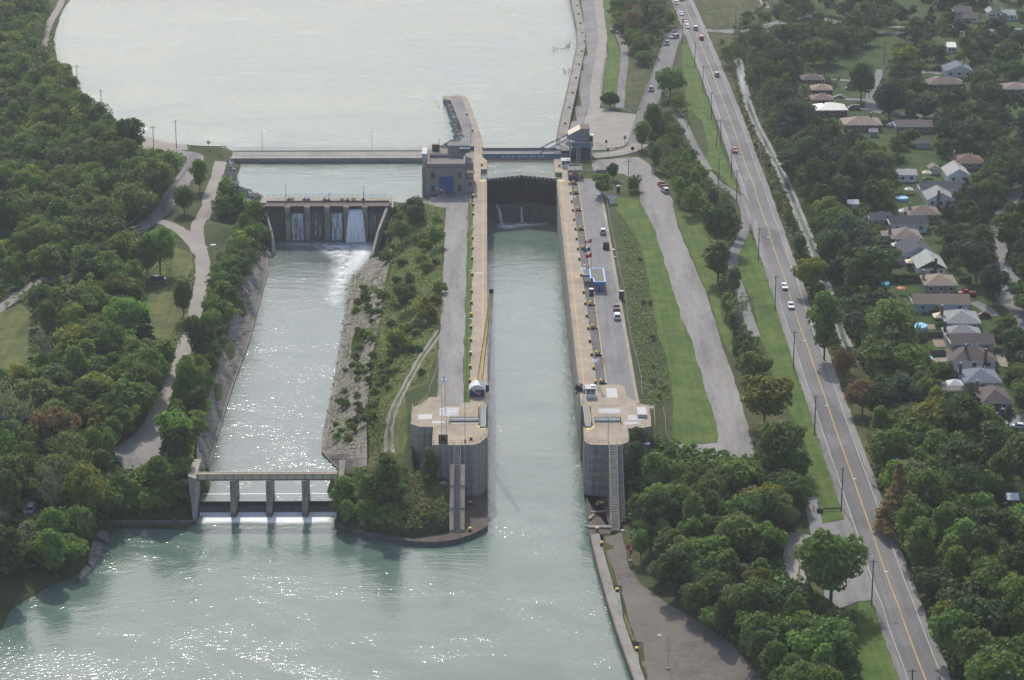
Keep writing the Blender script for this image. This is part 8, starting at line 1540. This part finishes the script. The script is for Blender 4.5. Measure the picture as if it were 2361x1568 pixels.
FILLS = [('upper left', [(-30, -20), (112, -20), (88, 130), (128, 150), (165, 215), (228, 272), (290, 300), (315, 340), (420, 362), (425, 400), (380, 440), (330, 480), (290, 520), (120, 560), (-30, 500)], 330, 11.5, FARW, .50, .12),
 ('left', [(-20, 540), (60, 470), (290, 480), (300, 520), (270, 560), (330, 560), (325, 640), (300, 780), (200, 830), (150, 770), (100, 740), (60, 720), (170, 640), (150, 600), (40, 620), (-20, 650)], 70, 10.5, BW, .52, .13),
 ('lower left', [(60, 880), (180, 760), (330, 790), (395, 850), (360, 940), (250, 1030), (300, 1075), (370, 1060), (450, 1060), (455, 1120), (440, 1185), (235, 1195), (225, 1250), (170, 1300), (60, 1310), (-20, 1290), (-20, 880)], 120, 10.5, BW, .50, .12),
 ('left bank', [(500, 395), (590, 440), (645, 485), (645, 555), (610, 600), (580, 640), (545, 720), (510, 800), (490, 900), (465, 980), (450, 1060), (380, 1020), (370, 960), (410, 890), (440, 800), (470, 720), (490, 640), (510, 560), (500, 470)], 80, 8.5, YNG, .50, .14),
 ('meadow', [(170, 700), (330, 640), (420, 640), (440, 720), (400, 850), (330, 800)], 8, 6, YNG, .9, .2),
 ('top middle', [(1398, 0), (1550, -10), (1545, 60), (1500, 95), (1490, 180), (1450, 160), (1425, 80)], 40, 8.5, BW, .52, .15),
 ('side road', [(1480, 290), (1520, 200), (1570, 170), (1580, 260), (1600, 330), (1660, 410), (1650, 460), (1590, 480), (1540, 400), (1490, 350)], 42, 8, YNG, .50, .14),
 ('trail', [(1575, 480), (1690, 450), (1710, 540), (1660, 640), (1720, 760), (1770, 860), (1710, 860), (1670, 740), (1630, 620)], 24, 6.5, YNG, .55, .14),
 ('park top', [(1690, -20), (1920, -20), (1900, 60), (1760, 90), (1700, 50)], 26, 7, BW, .6, .5),
 ('roadside', [(1650, 90), (1720, 60), (1765, 120), (1785, 250), (1830, 340), (1870, 430), (1885, 530), (1910, 620), (1950, 780), (1940, 870), (1905, 840), (1870, 720), (1830, 600), (1780, 480), (1735, 360), (1695, 250)], 60, 6.8, YNG, .55, .12),
 ('gardens', [(1740, 100), (1850, 70), (2030, 40), (2030, 110), (1870, 150), (1850, 180), (1870, 290), (1960, 330), (2060, 385), (2060, 420), (2000, 480), (2040, 560), (2060, 610), (2010, 640), (2060, 700), (2110, 760), (2080, 870), (2120, 850), (2150, 900), (1980, 960), (1950, 880), (1960, 780), (1930, 680), (1890, 540), (1830, 400), (1800, 300), (1750, 200)], 150, 10.5, SUB, .5, .12),
 ('lower right', [(1980, 930), (2150, 890), (2230, 950), (2310, 1000), (2330, 1060), (2390, 1060), (2390, 1590), (2150, 1590), (2100, 1340), (2035, 1150)], 78, 12.5, BW, .50, .12),
 ('far suburb', [(1750, -20), (2390, -20), (2390, 470), (2230, 470), (2060, 440), (1940, 330), (1850, 250), (1900, 60)], 200, 9.5, SUB, .48, .2),
 ('street', [(2150, 330), (2390, 330), (2390, 930), (2300, 930), (2270, 800), (2290, 640), (2240, 520), (2280, 420)], 70, 9, SUB, .5, .2),
 ('back gardens', [(2000, 440), (2200, 400), (2260, 500), (2230, 640), (2260, 800), (2330, 940), (2200, 960), (2080, 860), (2060, 640)], 45, 6, SUB, .6, .1),
 ('quay wood', [(1462, 1050), (1560, 1040), (1690, 1060), (1740, 1000), (1790, 1010), (1860, 1090), (1850, 1190), (1800, 1220), (1800, 1310), (1880, 1400), (1970, 1450), (1975, 1590), (1770, 1590), (1700, 1470), (1560, 1370), (1470, 1270), (1445, 1180), (1440, 1090)], 95, 9.5, BW, .48, .10),
 ('island', [(885, 480), (1015, 480), (1025, 560), (1015, 690), (950, 790), (890, 800), (870, 700), (890, 590)], 30, 4.0, SHR, .75, .2),
 ('island low', [(850, 790), (985, 760), (985, 850), (900, 900), (850, 1000), (850, 860)], 20, 3.2, SHR, .7, .2),
 ('island tip', [(785, 1110), (860, 1080), (930, 1080), (920, 1200), (800, 1215)], 12, 6, YNG, .6, .2),
 ('slab bank', [(800, 640), (880, 680), (850, 850), (840, 1000), (790, 1060), (750, 1010), (775, 880), (800, 760)], 44, 2.8, SHR, .7, .3),
 ('island front', [(930, 1150), (1040, 1120), (1040, 1230), (900, 1230)], 5, 2.2, SHR, .8, .3),
 ('lawn weeds', [(1440, 480), (1460, 500), (1520, 740), (1545, 900), (1510, 940), (1480, 860), (1440, 680)], 8, 1.6, SHR, .9, .4)]
for z_, poly, n, sz, kd, sp_, tol in FILLS: cnt[z_] = fill(poly, n, sz, kd, sp_, tol)
PEND.sort(key=lambda p: -p[0]); LIM = dict(round=270, spread=150, tall=190, conifer=60, shrub=150, bare=9); have, REST = {}, []
for p in PEND:
    have[p[6]] = have.get(p[6], 0) + 1
    if have[p[6]] <= LIM[p[6]]: plant(*p[1:])
    else: REST.append(p)
for k in range(260):
    X = rng.uniform(262, 335) if k % 2 else -rng.uniform(262, 330); Y = rng.uniform(470, 1300)
    if abs(X) > 258 + (Y < 1000) * 0: wd = rng.uniform(8, 12); REST.append((0, X, Y, H(X, Y), wd, wd * 1.05, 'round', ('dark', 'mid', 'olive', 'blue')[k // 2 % 4]))
for k in range(120):
    Y = rng.uniform(470, 1000); X = rng.uniform(120 + (Y - 470) * .24, 262); wd = rng.uniform(8, 11)
    if X > 235: REST.append((0, X, Y, H(X, Y), wd, wd * 1.05, 'round', ('dark', 'mid', 'blue')[k % 3]))
print('TREES', len(TREES), len(REST), cnt, have)
def crown_low(n=420):
    c = rng.normal(size=(18, 3)); c /= np.linalg.norm(c, axis=1, keepdims=True); c = c * (rng.random((18, 1)) ** .4) * .8; d = rng.normal(size=(n, 3)); d /= np.linalg.norm(d, axis=1, keepdims=True); d[:, 2] = abs(d[:, 2]) * .9 + d[:, 2] * .1
    k = rng.integers(0, 18, n); return c[k] + d * (.26 + .14 * rng.random((n, 1))), d + rng.normal(size=(n, 3)) * .45
for lab, sel in (('far wood of small crowns along the upper left shore', lambda p: p[1] < 0), ('far small trees among the woods and gardens on the right', lambda p: p[1] >= 0)):
    Vs, Ms, no, keys = [], [], 0, list(LM)
    for p in REST:
        if not sel(p): continue
        C, N = crown_low(); C = C * np.array([p[4] / 2, p[4] / 2, p[5] * .44]) + np.array([p[1], p[2], p[3] + p[5] * .55]); V, _ = quads(C, N, p[4] * .062 * (.6 + .8 * rng.random(len(C)))); Vs.append(V); Ms += [keys.index(p[7])] * len(C)
    if not Vs: continue
    V = np.concatenate(Vs); me = bpy.data.meshes.new('distant_wood'); me.from_pydata(V.tolist(), [], np.arange(len(V)).reshape(-1, 4).tolist())
    for l in keys: me.materials.append(LM[l])
    me.polygons.foreach_set('material_index', Ms); o = bpy.data.objects.new('distant_wood', me); col.objects.link(o); tag(o, lab, 'wood', kind='stuff')
# names that single each tree out: its look, the nearest thing to find it by, and its rank there
LMK = [(0, 700, 0, 'lock chamber')][:0]
def lm(d, s): LMK.append((*T2(*d), s))
for d, s in (((136, 632), 'the pale tan van'), ((365, 645), 'the dark blue van'), ((72, 1165), 'the white van'), ((315, 1025), 'the gravel turning place'), ((615, 1100), 'the weir footbridge'), ((760, 470), 'the sluice dam'), ((1035, 420), 'the powerhouse'), ((480, 335), 'the dam road sign'), ((340, 500), 'the left road lamp post'), ((353, 345), 'the dam road pole'), ((97, 100), 'the shore path'), ((235, 260), 'the second shore pole'), ((178, 205), 'the first shore pole'), ((30, 540), 'the left green field'), ((40, 780), 'the left edge meadow'), ((405, 1200), 'the crouching angler'), ((190, 1320), 'the lower left slabs'), ((425, 820), 'the car on the track'), ((1452, 1250), 'the red diamond sign'), ((1537, 1530), 'the lone lot lamp post'), ((1420, 1220), 'the long double stairway'), ((1530, 430), 'the parked red pickup'), ((1340, 310), 'the lift bridge tower'), ((1500, 205), 'the side road car'), ((1590, 95), 'the highway junction'), ((1692, 347), 'the red highway car'), ((1807, 662), 'the two white highway cars'), ((1650, 170), 'the silver highway car'), ((1710, 500), 'the trail bend guard rail'), ((1640, 1010), 'the gravel road end'), ((1885, 1300), 'the highway pull-in'), ((1890, 1175), 'the green verge barrier'), ((1955, 900), 'the bronze roadside tree'), ((2067, 1230), 'the rust coloured roadside tree'), ((1910, 245), 'the shiny roofed bungalow'), ((1990, 290), 'the tan far bungalow'), ((2115, 300), 'the long far bungalow'), ((2215, 155), 'the slate far house'), ((2190, 195), 'the teal awning house'), ((2225, 30), 'the top right tall house'), ((2090, 405), 'the open gabled house'), ((2220, 400), 'the farthest white gabled house'), ((2030, 500), 'the small white garage'), ((2100, 610), 'the charcoal gabled house'), ((2150, 620), 'the green gabled house'), ((2165, 700), 'the longest brown house'), ((2220, 740), 'the blue walled house'), ((2240, 830), 'the two chimney house'), ((2300, 930), 'the end brick bungalow'), ((2340, 1155), 'the white roofed shed'), ((2290, 560), 'the right edge street'), ((950, 1060), 'the blue storage crate'), ((840, 1190), 'the island tip'), ((1000, 700), 'the island gravel road'), ((830, 900), 'the right slab bank'), ((570, 760), 'the left slab bank'), ((1440, 700), 'the white kerb car'), ((2330, 1400), 'the lower right corner'), ((1900, 90), 'the green park'), ((2060, 60), 'the top park street')): lm(d, s)
def relw(dx_, dy_):
    return 'left of' if dx_ < -abs(dy_) else 'right of' if dx_ > abs(dy_) else 'behind' if dy_ < 0 else 'in front of'
grp = {}
for o in [o for o in col.objects if o.get('look')]:
    if o.get('label'): del o['look']; continue
    X, Y = o.location.x, o.location.y; k = min(LMK, key=lambda l: (l[0] - X) ** 2 + ((l[1] - Y) * .7) ** 2); a, b = proj(X, Y, o.location.z), proj(k[0], k[1], H(k[0], k[1])); hgt = o.scale[2] * dict(zip(TN_.values(), [VSZ[v][1] for v in TN_]))[o.name.split('.')[0]]
    sz_ = ('large ' if hgt > 12 else 'small ' if hgt < 7.5 else '') if o['category'] == 'tree' else ''
    grp.setdefault((f"{sz_}{o['look']} {relw(a[0] - b[0], a[1] - b[1])} {k[2]}",), []).append((math.hypot(X - k[0], Y - k[1]), o)); del o['look']
RK = ['nearest', 'second nearest', 'third nearest', 'fourth nearest', 'fifth nearest', 'sixth nearest', 'seventh nearest', 'eighth nearest', 'ninth nearest', 'tenth nearest', 'eleventh nearest', 'twelfth nearest', 'thirteenth nearest', 'fourteenth nearest']
for (t_,), l in grp.items():
    l.sort(key=lambda p: p[0])
    for i, (_, o) in enumerate(l): o['label'] = t_ if len(l) == 1 else f'{ORD[min(i, 24)]} {t_}'
for o in col.objects:
    if o.get('category') in ('tree', 'shrub'): o['group'] = 'trees around the canal' if o['category'] == 'tree' else 'shrubs on the canal slopes'
# ---------------------------------------------------------------- ground cover nobody could count
def cover(name, poly, n, h, size, leaves, label, tol=.2, world=False):
    pw = poly if world else [T2(*p) for p in poly]; q = np.array(pw); P0 = q.min(0) + rng.random((n * 3, 2)) * (q.max(0) - q.min(0)); P0 = P0[inside(P0[:, 0], P0[:, 1], pw)][:n]
    C = np.zeros((len(P0), 3)); keep = np.ones(len(P0), bool)
    for i, (x, y) in enumerate(P0):
        z = up(x, y, H(x, y)); a = proj(x, y, z); C[i] = (x, y, z + .15 + h * rng.random()); keep[i] = hid(a[0], a[1], 6, 6) < tol and z > WL_LOW + .4
    C = C[keep]; N = rng.normal(size=C.shape) * .5 + np.array([0, 0, 1]); S = size * (.5 + rng.random(len(C))); V, F_ = quads(C, N, S); me = bpy.data.meshes.new(name); me.from_pydata(V.tolist(), [], F_.tolist())
    for l in leaves: me.materials.append(LM[l])
    k = (np.sin(C[:, 0] * .31 + 2 * np.sin(C[:, 1] * .17)) + np.sin(C[:, 1] * .23) + rng.normal(0, .9, len(C))); me.polygons.foreach_set('material_index', np.clip(((k + 2.4) / 4.8 * len(leaves)).astype(int), 0, len(leaves) - 1).tolist())
    o = bpy.data.objects.new(name, me); col.objects.link(o); return tag(o, label, 'ground cover', kind='stuff')
cover('undergrowth', [(-20, 0), (110, 0), (130, 150), (300, 305), (440, 370), (420, 420), (290, 530), (-20, 700)], 16000, 1.8, .9, ['dark', 'mid', 'olive', 'mid'], 'undergrowth under the upper left wood')
cover('undergrowth', [(-20, 520), (320, 540), (330, 700), (400, 860), (360, 950), (240, 1030), (450, 1070), (445, 1190), (240, 1195), (170, 1310), (-20, 1330)], 16000, 1.8, .8, ['dark', 'mid', 'olive', 'mid'], 'undergrowth under the lower left wood')
cover('undergrowth', [(500, 400), (645, 480), (600, 600), (540, 720), (490, 900), (450, 1070), (380, 1020), (450, 800), (500, 600)], 6000, 1.6, .7, ['mid', 'dark', 'light'], 'undergrowth along the left tailrace bank')
cover('undergrowth', [(1462, 1050), (1740, 1030), (1860, 1090), (1810, 1310), (1980, 1480), (1975, 1600), (1770, 1600), (1560, 1370), (1445, 1200)], 12000, 2.0, .8, ['dark', 'mid', 'dark'], 'undergrowth under the wood above the quay lot')
cover('undergrowth', [(1690, 60), (1850, 70), (2030, 40), (1870, 290), (2060, 420), (2060, 700), (2110, 870), (2330, 1040), (2390, 1600), (2150, 1600), (2030, 1150), (1900, 800), (1800, 500), (1700, 250)], 24000, 1.8, .8, ['dark', 'mid', 'olive', 'dark'], 'undergrowth between the highway and the gardens')
cover('undergrowth', [(1398, 0), (1550, 0), (1500, 180), (1450, 170)], 3000, 1.5, .7, ['mid', 'dark'], 'undergrowth beside the top of the side road'); cover('undergrowth', [(1480, 300), (1570, 190), (1600, 330), (1680, 420), (1760, 860), (1710, 860), (1600, 500), (1500, 360)], 5000, 1.4, .6, ['mid', 'light', 'olive'], 'undergrowth among the trail trees')
cover('goldenrod_weeds', [(905, 480), (1020, 480), (1020, 720), (985, 880), (930, 900), (900, 960), (855, 1060), (845, 960), (860, 820), (885, 660), (905, 560)], 9000, .6, .34, ['yellow', 'light', 'olive', 'light', 'yellow', 'mid'], 'green and goldenrod weeds on the island slope')
cover('goldenrod_weeds', [(790, 1110), (990, 1090), (1040, 1160), (1040, 1235), (900, 1235), (790, 1210)], 2200, .4, .3, ['light', 'olive', 'yellow', 'mid'], 'weeds and goldenrod on the island tip')
cover('slope_weeds', [(1425, 470), (1450, 480), (1520, 740), (1550, 920), (1500, 950), (1475, 860), (1440, 680)], 3200, .5, .30, ['olive', 'light', 'grey', 'olive', 'mid'], 'rough weeds on the slope below the lock fence'); cover('slope_weeds', [(800, 640), (890, 640), (850, 850), (845, 1060), (780, 1080), (750, 1010), (790, 760)], 1500, .6, .32, ['light', 'yellow', 'mid'], 'weeds growing from the cracks of the right slab bank', .9)
cover('meadow_weeds', [(300, 560), (450, 620), (430, 760), (380, 900), (300, 800), (180, 760)], 5000, .6, .36, ['olive', 'yellow', 'mid', 'olive'], 'tall weeds of the olive meadow', .7); cover('meadow_weeds', [(510, 480), (560, 520), (540, 640), (500, 620)], 1500, .6, .36, ['olive', 'mid'], 'weeds between the track and the bank trees', .7)
def hedge(pts, h, th, label, leaf='dark'):
    P3 = [T(*p) for p in pts]; C, N = [], []
    for a, b in zip(P3[:-1], P3[1:]):
        n = int(math.dist(a, b) * h * 26); u = rng.random(n); f = rng.random(n); side = rng.integers(0, 3, n); x = a[0] + (b[0] - a[0]) * u; y = a[1] + (b[1] - a[1]) * u; z = np.array([H(i, j) for i, j in zip(x, y)])
        oy = np.where(side == 0, -th / 2, np.where(side == 1, th / 2, (f - .5) * th)); oz = np.where(side == 2, h, f * h); C.append(np.stack([x, y + oy, z + oz], 1) + rng.normal(0, .1, (n, 3))); N.append(np.stack([0 * x, np.sign(oy) * (side != 2), 1.0 * (side == 2) + .3], 1) + rng.normal(0, .4, (n, 3)))
    C, N = np.concatenate(C), np.concatenate(N); V, F_ = quads(C, N, .28 + .2 * rng.random(len(C))); me = bpy.data.meshes.new('hedge'); me.from_pydata(V.tolist(), [], F_.tolist()); me.materials.append(LM[leaf]); o = bpy.data.objects.new('hedge', me); col.objects.link(o); tag(o, label, 'hedge')
hedge([D(24, 1090, 1015), D(24, 1490, 1000)], 2.4, 1.6, 'long dark hedge left of the tan bungalow'); hedge([D(34, 1590, 315), D(34, 1830, 310)], 1.8, 1.4, 'rounded hedge below the dark hip roofed house', 'mid'); hedge([D(24, 1000, 755), D(24, 1230, 745)], 2.0, 1.4, 'dark hedge below the white annex'); hedge([D(24, 1600, 1400), D(24, 1700, 1395)], 1.5, 1.2, 'small hedge below the cream gazebo', 'mid'); hedge([D(24, 1800, 1010), D(24, 1910, 1010)], 1.6, 1.2, 'dark hedge right of the tan bungalow'); hedge([D(34, 2320, 880), D(34, 2400, 875)], 1.5, 1.2, 'hedge at the right edge below the white car')

# ---------------------------------------------------------------- haze
hz = MB().box(-1600, 1600, -600, 3100, -27, 236).build('haze', [])if False else None
hm = bpy.data.materials.new('haze'); hm.use_nodes = True; ht_ = hm.node_tree; ht_.nodes.remove(ht_.nodes['Principled BSDF']); pv = ht_.nodes.new('ShaderNodeVolumePrincipled')
pv.inputs['Color'].default_value = (.90, .93, .97, 1); pv.inputs['Density'].default_value = .00008; pv.inputs['Anisotropy'].default_value = .25
ht_.links.new(pv.outputs[0], ht_.nodes['Material Output'].inputs['Volume'])
tag(MB().box(-1600, 1600, -600, 3100, -27, 236).build('haze', hm), 'thin summer haze over the canal', 'haze', kind='stuff')
